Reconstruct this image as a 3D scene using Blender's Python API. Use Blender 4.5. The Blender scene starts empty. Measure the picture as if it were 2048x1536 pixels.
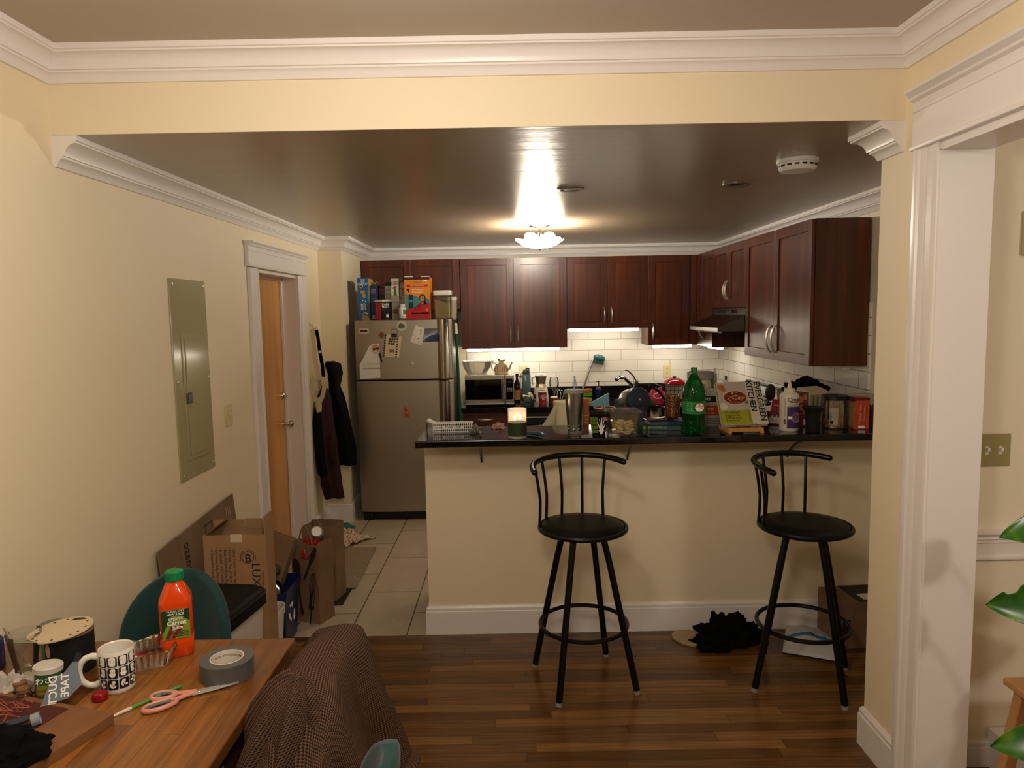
import bpy, bmesh, math, random
from math import sin, cos, pi, radians
from mathutils import Vector, Matrix
random.seed(7)
SC = bpy.context.scene
COL = SC.collection

# ------------------------------------------------------------------ colour / materials
def lin(h):
    h = h.lstrip('#')
    c = [int(h[i:i+2], 16)/255 for i in (0, 2, 4)]
    return tuple((x/12.92 if x <= .04045 else ((x+.055)/1.055)**2.4) for x in c) + (1,)
MC = {}
class N:
    def __init__(s, name):
        s.m = bpy.data.materials.new(name); s.m.use_nodes = True
        s.t = s.m.node_tree; s.b = s.t.nodes['Principled BSDF']
    def n(s, typ, **kw):
        x = s.t.nodes.new(typ)
        for k, v in kw.items():
            if k in x.inputs: x.inputs[k].default_value = v
            else: setattr(x, k, v)
        return x
    def l(s, a, b): s.t.links.new(a, b)
    def set(s, **kw):
        for k, v in kw.items(): s.b.inputs[k.replace('_', ' ')].default_value = v
    def coord(s, scale=(1, 1, 1), rot=(0, 0, 0), kind='Object'):
        tc = s.n('ShaderNodeTexCoord'); mp = s.n('ShaderNodeMapping')
        mp.inputs['Scale'].default_value = scale; mp.inputs['Rotation'].default_value = rot
        s.l(tc.outputs[kind], mp.inputs['Vector']); return mp.outputs['Vector']
    def noise(s, vec, scale, detail=3, rough=.55):
        x = s.n('ShaderNodeTexNoise'); x.inputs['Scale'].default_value = scale
        x.inputs['Detail'].default_value = detail; x.inputs['Roughness'].default_value = rough
        if vec is not None: s.l(vec, x.inputs['Vector'])
        return x.outputs['Fac']
    def ramp(s, fac, stops, interp='LINEAR'):
        r = s.n('ShaderNodeValToRGB'); e = r.color_ramp.elements; r.color_ramp.interpolation = interp
        while len(e) < len(stops): e.new(.5)
        for el, (p, c) in zip(e, stops):
            el.position = p; el.color = lin(c) if isinstance(c, str) else c
        s.l(fac, r.inputs['Fac']); return r.outputs['Color']
    def mix(s, fac, a, b, mode='MIX'):
        x = s.n('ShaderNodeMix', data_type='RGBA', blend_type=mode)
        for sock, v in ((x.inputs[0], fac), (x.inputs[6], a), (x.inputs[7], b)):
            if hasattr(v, 'is_linked') or hasattr(v, 'links'): s.l(v, sock)
            elif isinstance(v, str): sock.default_value = lin(v)
            else: sock.default_value = v
        return x.outputs[2]
    def math(s, op, a, b=0.0):
        x = s.n('ShaderNodeMath', operation=op)
        for sock, v in ((x.inputs[0], a), (x.inputs[1], b)):
            if hasattr(v, 'links'): s.l(v, sock)
            else: sock.default_value = v
        return x.outputs[0]
    def bump(s, h, strength=.2, dist=.002):
        x = s.n('ShaderNodeBump', Strength=strength, Distance=dist)
        s.l(h, x.inputs['Height']); s.l(x.outputs['Normal'], s.b.inputs['Normal'])
    def col(s, c): s.l(c, s.b.inputs['Base Color'])

def mat(name, c, rough=.5, metal=0, var=0, bump=0, bscale=60, coat=0, emit=0, trans=0, ior=1.45, alpha=1, sss=0, spec=None, sheen=0):
    if name in MC: return MC[name]
    k = N(name); C = lin(c)
    k.set(Base_Color=C, Roughness=rough, Metallic=metal, IOR=ior)
    if coat: k.set(Coat_Weight=coat, Coat_Roughness=.08)
    if trans: k.set(Transmission_Weight=trans)
    if alpha < 1: k.set(Alpha=alpha)
    if spec is not None: k.set(Specular_IOR_Level=spec)
    if sheen: k.set(Sheen_Weight=sheen)
    if emit: k.set(Emission_Color=C, Emission_Strength=emit)
    if var or bump:
        v = k.coord(); nz = k.noise(v, bscale, 4)
        if var:
            d = tuple(x*(1-var) for x in C[:3])+(1,); u = tuple(min(1, x*(1+var)) for x in C[:3])+(1,)
            k.col(k.ramp(k.noise(v, bscale*.35, 4), [(.3, d), (.7, u)]))
        if bump: k.bump(nz, bump, .003)
    MC[name] = k.m; return k.m

def wood(name, c1, c2, axis=2, scale=1.0, rough=.4, coat=0, plank=0, contrast=(.35, .65)):
    """grain runs along axis; plank>0 gives board-to-board variation of that width"""
    if name in MC: return MC[name]
    k = N(name); sc = [14*scale]*3; sc[axis] = 1.2*scale
    v = k.coord(tuple(sc)); g = k.noise(v, 1.0, 6, .62)
    sc2 = [60*scale]*3; sc2[axis] = 2.5*scale
    g2 = k.noise(k.coord(tuple(sc2)), 1.0, 3)
    c = k.mix(k.math('MULTIPLY', g2, .35), k.ramp(g, [(contrast[0], c1), (contrast[1], c2)]), c1)
    k.col(c); k.set(Roughness=rough)
    if coat: k.set(Coat_Weight=coat, Coat_Roughness=.12)
    MC[name] = k.m; return k.m

def planks(name, w, ln, stops, along='x', rough=.3, gap=.0012, grainmix=.5, gapcol='2a1608', coat=0):
    k = N(name)
    sep = k.n('ShaderNodeSeparateXYZ'); k.l(k.coord(), sep.inputs[0])
    X, Y = (sep.outputs[0], sep.outputs[1]) if along == 'x' else (sep.outputs[1], sep.outputs[0])
    ry = k.math('DIVIDE', Y, w); row = k.math('FLOOR', ry)
    wn = k.n('ShaderNodeTexWhiteNoise', noise_dimensions='1D'); k.l(row, wn.inputs['W'])
    xo = k.math('ADD', k.math('DIVIDE', X, ln), k.math('MULTIPLY', wn.outputs['Value'], 7.3))
    cell = k.math('FLOOR', xo)
    cb = k.n('ShaderNodeCombineXYZ'); k.l(row, cb.inputs[0]); k.l(cell, cb.inputs[1])
    w2 = k.n('ShaderNodeTexWhiteNoise', noise_dimensions='2D'); k.l(cb.outputs[0], w2.inputs['Vector'])
    base = k.ramp(w2.outputs['Value'], stops)
    # grain, shifted per board
    cv = k.n('ShaderNodeCombineXYZ')
    k.l(k.math('ADD', k.math('MULTIPLY', X, 2.2), k.math('MULTIPLY', w2.outputs['Value'], 37.)), cv.inputs[0])
    k.l(k.math('ADD', k.math('MULTIPLY', Y, 38.), k.math('MULTIPLY', row, 3.7)), cv.inputs[1])
    g = k.noise(cv.outputs[0], 1.6, 7, .68)
    gr = k.ramp(g, [(.36, (.35, .3, .26, 1)), (.62, (1.15, 1.1, 1.05, 1))])
    c = k.mix(grainmix, base, gr, 'MULTIPLY')
    fy = k.math('FRACT', ry); ey = k.math('MINIMUM', fy, k.math('SUBTRACT', 1., fy))
    fx = k.math('FRACT', xo); ex = k.math('MINIMUM', fx, k.math('SUBTRACT', 1., fx))
    ge = k.math('MINIMUM', k.math('MULTIPLY', ey, w), k.math('MULTIPLY', ex, ln))
    gm = k.math('LESS_THAN', ge, gap)
    k.col(k.mix(k.math('MULTIPLY', gm, .75), c, gapcol))
    k.set(Roughness=rough)
    if coat: k.set(Coat_Weight=coat, Coat_Roughness=.15)
    k.bump(k.math('ADD', k.math('MULTIPLY', g, .3), k.math('SUBTRACT', 1., gm)), .25, .001)
    MC[name] = k.m; return k.m

def tiles(name, bw, bh, c1, c2, mortar, msize, uvec, rough=.2, bump=.4, noise_amt=.0):
    """uvec: (axis for u, axis for v) picked from object coords"""
    k = N(name); sep = k.n('ShaderNodeSeparateXYZ'); k.l(k.coord(), sep.inputs[0])
    cb = k.n('ShaderNodeCombineXYZ')
    for i, (a, off) in enumerate(uvec):
        k.l(k.math('ADD', sep.outputs[a], off), cb.inputs[i])
    br = k.n('ShaderNodeTexBrick'); k.l(cb.outputs[0], br.inputs['Vector'])
    br.inputs['Scale'].default_value = 1; br.inputs['Brick Width'].default_value = bw
    br.inputs['Row Height'].default_value = bh; br.inputs['Mortar Size'].default_value = msize
    br.inputs['Mortar Smooth'].default_value = .3; br.inputs['Bias'].default_value = 0
    br.offset = .5
    br.inputs['Color1'].default_value = lin(c1); br.inputs['Color2'].default_value = lin(c2)
    br.inputs['Mortar'].default_value = lin(mortar)
    c = br.outputs['Color']
    if noise_amt:
        nz = k.noise(k.coord(), 9, 5, .6)
        c = k.mix(noise_amt, c, k.ramp(nz, [(.3, (.55, .5, .45, 1)), (.7, (1.1, 1.1, 1.1, 1))]), 'MULTIPLY')
    k.col(c); k.set(Roughness=rough)
    k.bump(k.math('SUBTRACT', 1., br.outputs['Fac']), bump, .002)
    MC[name] = k.m; return k.m

# ------------------------------------------------------------------ mesh builder
class B:
    def __init__(s): s.bm = bmesh.new(); s.mi = 0; s.M = None
    def raw(s, vs, fs, M=None):
        M = M if M is not None else s.M
        v = [s.bm.verts.new(M @ Vector(p) if M is not None else p) for p in vs]
        for f in fs:
            try:
                q = s.bm.faces.new([v[i] for i in f]); q.material_index = s.mi
            except ValueError: pass
        return s
    def box(s, x0, x1, y0, y1, z0, z1, M=None):
        vs = [(x, y, z) for z in (z0, z1) for y in (y0, y1) for x in (x0, x1)]
        return s.raw(vs, [(0, 2, 3, 1), (4, 5, 7, 6), (0, 1, 5, 4), (2, 6, 7, 3), (0, 4, 6, 2), (1, 3, 7, 5)], M)
    def cb(s, c, d, rz=0, M=None):
        R = Matrix.Translation(c) @ Matrix.Rotation(rz, 4, 'Z')
        if M is not None: R = M @ R
        elif s.M is not None: R = s.M @ R
        return s.box(-d[0]/2, d[0]/2, -d[1]/2, d[1]/2, -d[2]/2, d[2]/2, R)
    def loft(s, loops, cap0=True, cap1=True, closed=True, M=None):
        n = len(loops[0]); vs = [p for L in loops for p in L]; fs = []
        for i in range(len(loops)-1):
            for j in range(n if closed else n-1):
                a = i*n+j; b = i*n+(j+1) % n
                fs.append((a, b, b+n, a+n))
        if cap0: fs.append(tuple(range(n-1, -1, -1)))
        if cap1: fs.append(tuple(range((len(loops)-1)*n, len(loops)*n)))
        return s.raw(vs, fs, M)
    def lathe(s, prof, n=28, M=None, a0=0, a1=2*pi, sx=1, sy=1):
        full = abs(a1-a0-2*pi) < 1e-6; m = n if full else n+1
        loops = [[(r*cos(a0+(a1-a0)*j/n)*sx, r*sin(a0+(a1-a0)*j/n)*sy, z) for j in range(m)] for r, z in prof]
        return s.loft(loops, prof[0][0] > 1e-5 and full and prof[0] != prof[-1], prof[-1][0] > 1e-5 and full and prof[0] != prof[-1], full, M)
    def cyl(s, p0, p1, r0, r1=None, n=16, M=None):
        return s.tube([p0, p1], [r0, r0 if r1 is None else r1], n, M=M)
    def tube(s, pts, r, n=8, closed=False, M=None, cap=True, flat=1.0):
        P = [Vector(p) for p in pts]; k = len(P)
        rs = r if isinstance(r, (list, tuple)) else [r]*k
        T = []
        for i in range(k):
            a = P[(i-1) % k] if (closed or i > 0) else P[i]; b = P[(i+1) % k] if (closed or i < k-1) else P[i]
            T.append((b-a).normalized() if (b-a).length > 1e-9 else Vector((0, 0, 1)))
        ref = Vector((0, 0, 1)) if abs(T[0].z) < .9 else Vector((1, 0, 0))
        u = T[0].cross(ref).normalized(); loops = []
        for i in range(k):
            u = (u - T[i]*u.dot(T[i])).normalized(); w = T[i].cross(u)
            loops.append([tuple(P[i]+(u*cos(2*pi*j/n)+w*sin(2*pi*j/n)*flat)*rs[i]) for j in range(n)])
        if closed: loops.append(loops[0])
        return s.loft(loops, cap and not closed, cap and not closed, True, M)
    def prism(s, poly, z0, z1, M=None):
        return s.loft([[(x, y, z0) for x, y in poly], [(x, y, z1) for x, y in poly]], M=M)
    def ell(s, c, r, n=20, m=12, M=None):
        if not isinstance(r, (tuple, list)): r = (r, r, r)
        T = Matrix.Translation(c) @ Matrix.Diagonal((r[0], r[1], r[2], 1))
        MM = M if M is not None else s.M
        if MM is not None: T = MM @ T
        prof = [(max(1e-4, sin(pi*i/m)), -cos(pi*i/m)) for i in range(m+1)]
        return s.lathe(prof, n, T)
    def grid(s, rows, closed=False, M=None):
        return s.loft(rows, False, False, closed, M)
    def disc(s, c, r, n=24, M=None, ry=None, th=.0006):
        return s.prism([(c[0]+r*cos(2*pi*i/n), c[1]+(ry or r)*sin(2*pi*i/n)) for i in range(n)], c[2], c[2]+th, M)
    def rbox(s, w, d, zs, rad=.01, n=5, M=None):
        """rounded-rectangle loft: zs = [(z, scale_w, scale_d)]"""
        L = []
        for z, a, b in zs:
            L.append([(x, y, z) for x, y in rrect(w*a, d*b, min(rad, w*a*.49, d*b*.49), n)])
        return s.loft(L, M=M)

def rrect(w, d, r, n=5):
    out = []
    for cx, cy, a in ((w/2-r, d/2-r, 0), (-w/2+r, d/2-r, pi/2), (-w/2+r, -d/2+r, pi), (w/2-r, -d/2+r, 1.5*pi)):
        for i in range(n+1):
            t = a+pi/2*i/n; out.append((cx+r*cos(t), cy+r*sin(t)))
    return out

def sweep(b, path, prof, side=1, closed=False, caps=True):
    """prof [(out, z)] swept along 2-D path, mitred; side=+1: out is to the right of travel"""
    P = [Vector(p) for p in path]; k = len(P); loops = []
    for i in range(k):
        d0 = (P[i]-P[i-1]).normalized() if (i > 0 or closed) else None
        d1 = (P[(i+1) % k]-P[i]).normalized() if (i < k-1 or closed) else None
        n0 = Vector((d0.y, -d0.x))*side if d0 else None; n1 = Vector((d1.y, -d1.x))*side if d1 else None
        if n0 is None: m = n1
        elif n1 is None: m = n0
        else:
            m = (n0+n1); m = m/max(.3, (1+n0.dot(n1)))
        loops.append([(P[i].x+m.x*o, P[i].y+m.y*o, z) for o, z in prof])
    b.loft(loops, caps, caps, True)
    return b

def finish(b, name, m, parent=None, smooth=35, bev=0, sub=0, solid=0, label=None):
    bm = b.bm
    bmesh.ops.remove_doubles(bm, verts=bm.verts, dist=1e-6)
    bmesh.ops.recalc_face_normals(bm, faces=bm.faces)
    me = bpy.data.meshes.new(name); bm.to_mesh(me); bm.free()
    for x in (m if isinstance(m, (list, tuple)) else [m]): me.materials.append(x)
    if smooth:
        me.shade_smooth(); me.set_sharp_from_angle(angle=radians(smooth))
    o = bpy.data.objects.new(name, me); COL.objects.link(o)
    if solid:
        q = o.modifiers.new('solid', 'SOLIDIFY'); q.thickness = solid; q.offset = 0
    if bev:
        q = o.modifiers.new('bevel', 'BEVEL'); q.width = bev; q.segments = 2; q.limit_method = 'ANGLE'; q.angle_limit = radians(40)
    if sub:
        q = o.modifiers.new('sub', 'SUBSURF'); q.levels = sub; q.render_levels = sub
    if parent: o.parent = parent
    if label: o['label'] = label
    return o
def part(parent, name, b, m, **kw): return finish(b, name, m, parent, **kw)
def tag(o, label, cat, group=None, kind=None):
    o['label'] = label; o['category'] = cat
    if group: o['group'] = group
    if kind: o['kind'] = kind
    return o
def thing(name, label, cat, loc=(0, 0, 0), rz=0, group=None, rot=None):
    o = bpy.data.objects.new(name, None); COL.objects.link(o); o.empty_display_size = .05
    o.location = loc; o.rotation_euler = rot if rot else (0, 0, rz)
    return tag(o, label, cat, group)
def struct(name, b, m, parent=None, **kw):
    kw.setdefault('smooth', 0)
    o = finish(b, name, m, parent, **kw)
    if parent is None: o['kind'] = 'structure'
    return o
def single(name, b, m, label, cat, loc=(0, 0, 0), rz=0, group=None, rot=None, kind=None, **kw):
    o = finish(b, name, m, **kw); o.location = loc; o.rotation_euler = rot if rot else (0, 0, rz)
    return tag(o, label, cat, group, kind)
def kids(o): return [c for c in bpy.data.objects if c.parent == o]
def dup(root, loc, rz, label, group=None):
    r = root.copy(); COL.objects.link(r); r.location = loc; r.rotation_euler = (0, 0, rz); r['label'] = label
    if group: r['group'] = group
    for ch in kids(root):
        c = ch.copy(); COL.objects.link(c); c.parent = r
        for g in kids(ch):
            d = g.copy(); COL.objects.link(d); d.parent = c
    return r

# text as a thin mesh.  M places the text plane (x right, y up, z out of the surface)
def text(parent, s, size, M, m, name='lettering', bend=None, align='CENTER', bold=0, space=1.0, sx=1.0, line=1.0, th=.0003):
    cu = bpy.data.curves.new('t', 'FONT'); cu.body = s; cu.size = size; cu.align_x = align; cu.align_y = 'CENTER'
    cu.offset = bold*size; cu.extrude = th; cu.space_character = space; cu.space_line = line; cu.resolution_u = 3
    to = bpy.data.objects.new('t', cu); me = bpy.data.meshes.new_from_object(to)
    for v in me.vertices:
        x, y, z = v.co; x *= sx
        if bend: a = x/bend; x, z = (bend+z)*sin(a), (bend+z)*cos(a)-bend
        v.co = M @ Vector((x, y, z))
    bpy.data.objects.remove(to); bpy.data.curves.remove(cu)
    me.name = name; me.materials.clear(); me.materials.append(m)
    o = bpy.data.objects.new(name, me); COL.objects.link(o); o.parent = parent
    return o
def TR(x=0, y=0, z=0): return Matrix.Translation((x, y, z))
def RX(a): return Matrix.Rotation(radians(a), 4, 'X')
def RY(a): return Matrix.Rotation(radians(a), 4, 'Y')
def RZ(a): return Matrix.Rotation(radians(a), 4, 'Z')
FRONT = RX(90)            # text facing -Y (towards the camera), upright
def decal(b, x0, x1, y0, y1, M, th=.0004):
    b.box(x0, x1, y0, y1, 0, th, M)
# ------------------------------------------------------------------ materials of the place
def paint(name, c, rough=.6, spec=.35):
    k = N(name); k.set(Base_Color=lin(c), Roughness=rough, Specular_IOR_Level=spec)
    k.bump(k.noise(k.coord(), 260, 3), .06, .001); MC[name] = k.m; return k.m
WALL = paint('wall_paint', 'ecdcbb')
WALL2 = paint('pale_wall_paint', 'ece0c6')
TRIM = mat('white_trim_paint', 'ebe3dc', .28, spec=.5)
CEIL = paint('ceiling_paint', 'c3b5a4', .75, .2)
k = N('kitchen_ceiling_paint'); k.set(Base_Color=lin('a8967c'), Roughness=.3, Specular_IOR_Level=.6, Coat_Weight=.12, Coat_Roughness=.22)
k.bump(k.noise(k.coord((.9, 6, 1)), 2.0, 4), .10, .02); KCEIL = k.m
FLOOR = planks('oak_strip_floor', .057, .95, [(0, '5a3a18'), (.35, '6b4720'), (.7, '7a5327'), (1, '8a6130')], 'x', .24, grainmix=.6)
FTILE = tiles('beige_floor_tile', .61, .305, 'b9ab96', 'b2a48e', '4a3d2f', .004, ((1, -3.866+.0), (0, .88)), .38, .35, .25)
SUBW = tiles('subway_tile_back', .305, .1, 'e8e4da', 'e4dfd4', 'b3a898', .003, ((0, .05), (2, .0)), .12, .5)
SUBS = tiles('subway_tile_side', .305, .1, 'e8e4da', 'e4dfd4', '857a6b', .003, ((1, .08), (2, .0)), .12, .5)
def cherry(name, axis):
    k = N(name); sc = [22.]*3; sc[axis] = 1.1
    g = k.noise(k.coord(tuple(sc)), 1., 6, .6)
    k.col(k.ramp(g, [(.3, '3f1a0a'), (.55, '55240f'), (.75, '6e3517')]))
    k.set(Roughness=.34, Specular_IOR_Level=.4, Coat_Weight=.12, Coat_Roughness=.2); MC[name] = k.m; return k.m
CHERRY = cherry('cherry_wood', 2)
CHERRYH = cherry('cherry_wood_crosswise', 0)
k = N('black_granite'); v = k.coord()
sp = k.ramp(k.noise(v, 210, 2, .7), [(.60, '0b0a0a'), (.68, '3c3832'), (.76, '7b7264')])
k.col(k.mix(.5, sp, k.ramp(k.noise(v, 35, 4), [(.4, '060606'), (.7, '1c1a18')]))); k.set(Roughness=.07, Specular_IOR_Level=.55); GRAN = k.m
def steel(name, c, rough=.3, axis=2, an=.18):
    k = N(name); sc = [120.]*3; sc[axis] = 1.5
    nz = k.noise(k.coord(tuple(sc)), 1., 3)
    k.set(Base_Color=lin(c), Metallic=1., Roughness=rough)
    k.l(k.ramp(nz, [(.3, (rough-an*.3,)*3+(1,)), (.7, (rough+an*.45,)*3+(1,))]), k.b.inputs['Roughness'])
    MC[name] = k.m; return k.m
STEEL = steel('brushed_steel', 'aaa18f', .42, an=.04)
STEELH = steel('brushed_steel_crosswise', 'b9b3a6', .28, 0)
CHROME = mat('chrome', 'd8d5d0', .08, 1)
NICKEL = mat('brushed_nickel', 'd6cfc4', .36, .85)
BLACKM = mat('black_enamel_metal', '040404', .32, 0, spec=.4)
BLACKP = mat('black_plastic', '0c0c0c', .4)
BLACKG = mat('black_gloss', '050505', .06, spec=.6)
VINYL = mat('black_vinyl', '050505', .45, bump=.12, bscale=300)
WHITEP = mat('white_plastic', 'e9e6e0', .35)
IVORY = mat('ivory_plastic', 'd9cb98', .38)
BEIGEM = mat('beige_panel_enamel', 'ada27a', .13, spec=.6)
DOORW = wood('honey_oak_door', 'bd7d2c', 'd69a45', 2, .8, .3, .2)
CARD = mat('cardboard', '997550', .8, var=.1, bscale=20)
CARDD = mat('cardboard_dark', '7f654a', .85, var=.1, bscale=20)
CARDI = mat('cardboard_inside', '6d4b2c', .9)
KRAFT = mat('kraft_paper', '7f6246', .85, var=.14, bscale=14, bump=.3)
INK = mat('dark_print', '241a12', .7)
INKB = mat('black_print', '0b0b0b', .5)
INKW = mat('white_print', 'f0ede4', .5)
PAPER = mat('white_paper', 'e6e2d8', .7)
def glass(name, c='ffffff', rough=.02, ior=1.45, tint=None):
    k = N(name); k.set(Base_Color=lin(c), Roughness=rough, Transmission_Weight=1., IOR=ior); MC[name] = k.m; return k.m
GLASS = None

def clear(name, tint='f4f4f0', dcol='ffffff', diff=.04, rough=.05, gloss=.9):
    if name in MC: return MC[name]
    k = N(name); t_ = k.t
    tr = k.n('ShaderNodeBsdfTransparent'); tr.inputs['Color'].default_value = lin(tint)
    df = k.n('ShaderNodeBsdfDiffuse'); df.inputs['Color'].default_value = lin(dcol)
    gl = k.n('ShaderNodeBsdfGlossy'); gl.inputs['Roughness'].default_value = rough
    fr = k.n('ShaderNodeFresnel'); fr.inputs['IOR'].default_value = 1.4
    m1 = k.n('ShaderNodeMixShader'); m1.inputs[0].default_value = diff; k.l(tr.outputs[0], m1.inputs[1]); k.l(df.outputs[0], m1.inputs[2])
    m2 = k.n('ShaderNodeMixShader'); k.l(k.math('MULTIPLY', fr.outputs[0], gloss), m2.inputs[0]); k.l(m1.outputs[0], m2.inputs[1]); k.l(gl.outputs[0], m2.inputs[2])
    out = [x for x in t_.nodes if x.type == 'OUTPUT_MATERIAL'][0]; k.l(m2.outputs[0], out.inputs['Surface']); t_.nodes.remove(k.b)
    MC[name] = k.m; return k.m
FROST = mat('frosted_plastic', 'd8d8d2', .3, alpha=.45)
LED = mat('under_cabinet_light', 'fff3dc', .5, emit=15)
GLASS = clear('clear_glass', 'f6f8f6', diff=.015)
# ================================================================== SETTING
XL, XR, XK, YH, YB = -1.505, 1.31, 1.97, 2.43, 6.70      # left wall, near right wall, kitchen right wall, header face, back wall
ZM, ZK, XC, YC = 2.53, 2.268, -1.32, 5.66                # ceilings, chase
b = B(); b.box(XL, XR, -5.0, 3.58, -.06, 0); b.box(XR, XK, 2.58, 3.58, -.06, 0); b.box(XR, 4.2, -5.0, 2.58, -.06, 0)
struct('floor', b, FLOOR)
b = B(); b.box(XL-.12, XK, 3.58, YB, -.06, 0); struct('floor_tiled', b, FTILE)
b = B(); b.box(XL, 4.2, -5.0, YH+.1, ZM, ZM+.05); struct('ceiling', b, CEIL)
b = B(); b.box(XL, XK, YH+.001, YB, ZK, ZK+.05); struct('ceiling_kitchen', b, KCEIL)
DY0, DY1, DZ = 4.28, 5.09, 1.945
b = B(); b.box(XL-.13, XL, -5.0, DY0, 0, ZM); b.box(XL-.13, XL, DY1, YB, 0, ZM); b.box(XL-.13, XL, DY0, DY1, DZ, ZM)
struct('wall_left', b, WALL)
b = B(); b.box(XL, XC, YC, YB, 0, ZK); struct('wall_chase', b, WALL)
b = B(); b.box(XL-.13, XK+.1, YB, YB+.1, 0, ZK); struct('wall_back', b, WALL)
b = B(); b.box(XK, XK+.1, 2.58, YB, 0, ZK); struct('wall_kitchen', b, WALL2)
b = B(); b.box(XL, XR, YH, YH+.1, ZK+.001, ZM); struct('wall_header', b, WALL)
OY0, OY1, OZ = 1.15, 2.22, 2.13
b = B(); b.box(XR, XR+.14, -5.0, OY0, 0, ZM); b.box(XR, XR+.14, OY1, 2.58, 0, ZM); b.box(XR, XR+.14, OY0, OY1, OZ, ZM)
struct('wall_right', b, WALL)
b = B(); b.box(XR+.14, 4.2, 2.45, 2.58, 0, ZM); struct('wall_side_room', b, WALL2)
b = B(); b.box(4.2, 4.3, -5.0, 2.58, 0, ZM); struct('wall_far_side', b, WALL2)
b = B(); b.box(XL-.13, 4.3, -5.1, -5.0, 0, ZM); struct('wall_rear', b, WALL2)
PX0 = -.455
b = B(); b.box(PX0, XK, 3.60, 3.72, 0, 1.03); struct('wall_peninsula', b, WALL)

def crownprof(z, s=1.0):
    p = [(0, -.100), (.010, -.100), (.013, -.094), (.017, -.084), (.024, -.076), (.031, -.073), (.031, -.067), (.037, -.065),
         (.040, -.054), (.047, -.041), (.058, -.031), (.070, -.026), (.077, -.024), (.077, -.019), (.083, -.017), (.083, 0), (0, 0)]
    return [(o*s, z+h*s) for o, h in p]
b = B(); sweep(b, [(XL, -4.95), (XL, YH), (XR, YH), (XR, -4.95)], crownprof(ZM), 1); struct('trim_1', b, TRIM, smooth=30)
b = B(); sweep(b, [(XL, YH), (XL, YC), (XC, YC), (XC, YB), (XK, YB), (XK, 2.58), (XR, 2.58), (XR, YH)], crownprof(ZK), 1); struct('trim_2', b, TRIM, smooth=30)
def baseprof(h=.15):
    return [(0, 0), (.016, 0), (.016, h-.03), (.013, h-.026), (.013, h-.012), (.009, h-.006), (.006, h), (0, h)]
b = B(); sweep(b, [(XL, -4.95), (XL, 4.10)], baseprof(), 1); struct('baseboard_left', b, TRIM)
b = B(); sweep(b, [(XL, 5.255), (XL, YC), (XC, YC), (XC, YB-.4)], baseprof(), 1); struct('baseboard_chase', b, TRIM)
b = B(); sweep(b, [(PX0, 3.72), (PX0, 3.60), (XK, 3.60)], baseprof(), 1); struct('baseboard_peninsula', b, TRIM)
b = B(); sweep(b, [(XR, 2.36), (XR, 2.58), (XK, 2.58)], baseprof(), -1); struct('baseboard_right', b, TRIM)
b = B(); sweep(b, [(XR+.16, 2.45), (4.2, 2.45)], baseprof(.10), 1); struct('baseboard_side_room', b, TRIM)

# doorway on the right: jamb, fluted casing, head with cap
b = B()
b.box(XR-.006, XR+.157, OY1-.004, OY1+.02, 0, OZ); b.box(XR-.006, XR+.146, OY0-.02, OY0+.004, 0, OZ); b.box(XR-.006, XR+.146, OY0, OY1, OZ-.004, OZ+.02)
struct('trim_3', b, TRIM)
def casing(b, y0, sgn, x, z1, w=.12, sx=-1):
    """vertical moulded casing on a wall x=const; starts at opening edge y0, grows in sgn*y"""
    prof = [(0, 0), (0, .012), (.008, .016), (.022, .016), (.026, .011), (.058, .012), (.064, .016), (.082, .019), (.088, .013), (.094, .022), (.112, .024), (w, .022), (w, 0)]
    L = [[(x+sx*o, y0+sgn*t, z) for t, o in prof] for z in (0, z1)]
    b.loft(L)
b = B(); casing(b, OY1+.002, 1, XR, OZ+.02); casing(b, OY0-.002, -1, XR, OZ+.02); struct('trim_4', b, TRIM, smooth=30)
def headprof(z0, h):
    return [(0, z0), (.028, z0), (.030, z0+.004), (.030, z0+.012), (.022, z0+.016), (.022, z0+h*.62), (.025, z0+h*.64), (.025, z0+h*.67), (.022, z0+h*.69), (.024, z0+h*.80),
            (.034, z0+h*.84), (.036, z0+h*.88), (.046, z0+h*.93), (.052, z0+h*.95), (.052, z0+h), (0, z0+h)]
b = B(); sweep(b, [(XR, OY0-.13), (XR, OY1+.13)], headprof(OZ+.02, .185), -1); struct('trim_5', b, TRIM, smooth=30)
b = B(); b.box(XR+.139, XR+.155, OY1+.004, OY1+.11, 0, OZ+.02); struct('trim_6', b, TRIM)
# chair rail in the side room
def railprof(z0, z1):
    h = z1-z0
    return [(0, z0), (.010, z0), (.018, z0+.006), (.018, z0+.014), (.008, z0+.02), (.008, z0+h*.55), (.016, z0+h*.6), (.016, z0+h*.68), (.022, z0+h*.72), (.020, z0+h*.8), (.034, z0+h*.92), (.034, z1), (0, z1)]
b = B(); sweep(b, [(XR+.155, 2.45), (4.2, 2.45)], railprof(.765, .875), 1); struct('trim_7', b, TRIM, smooth=30)

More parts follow.
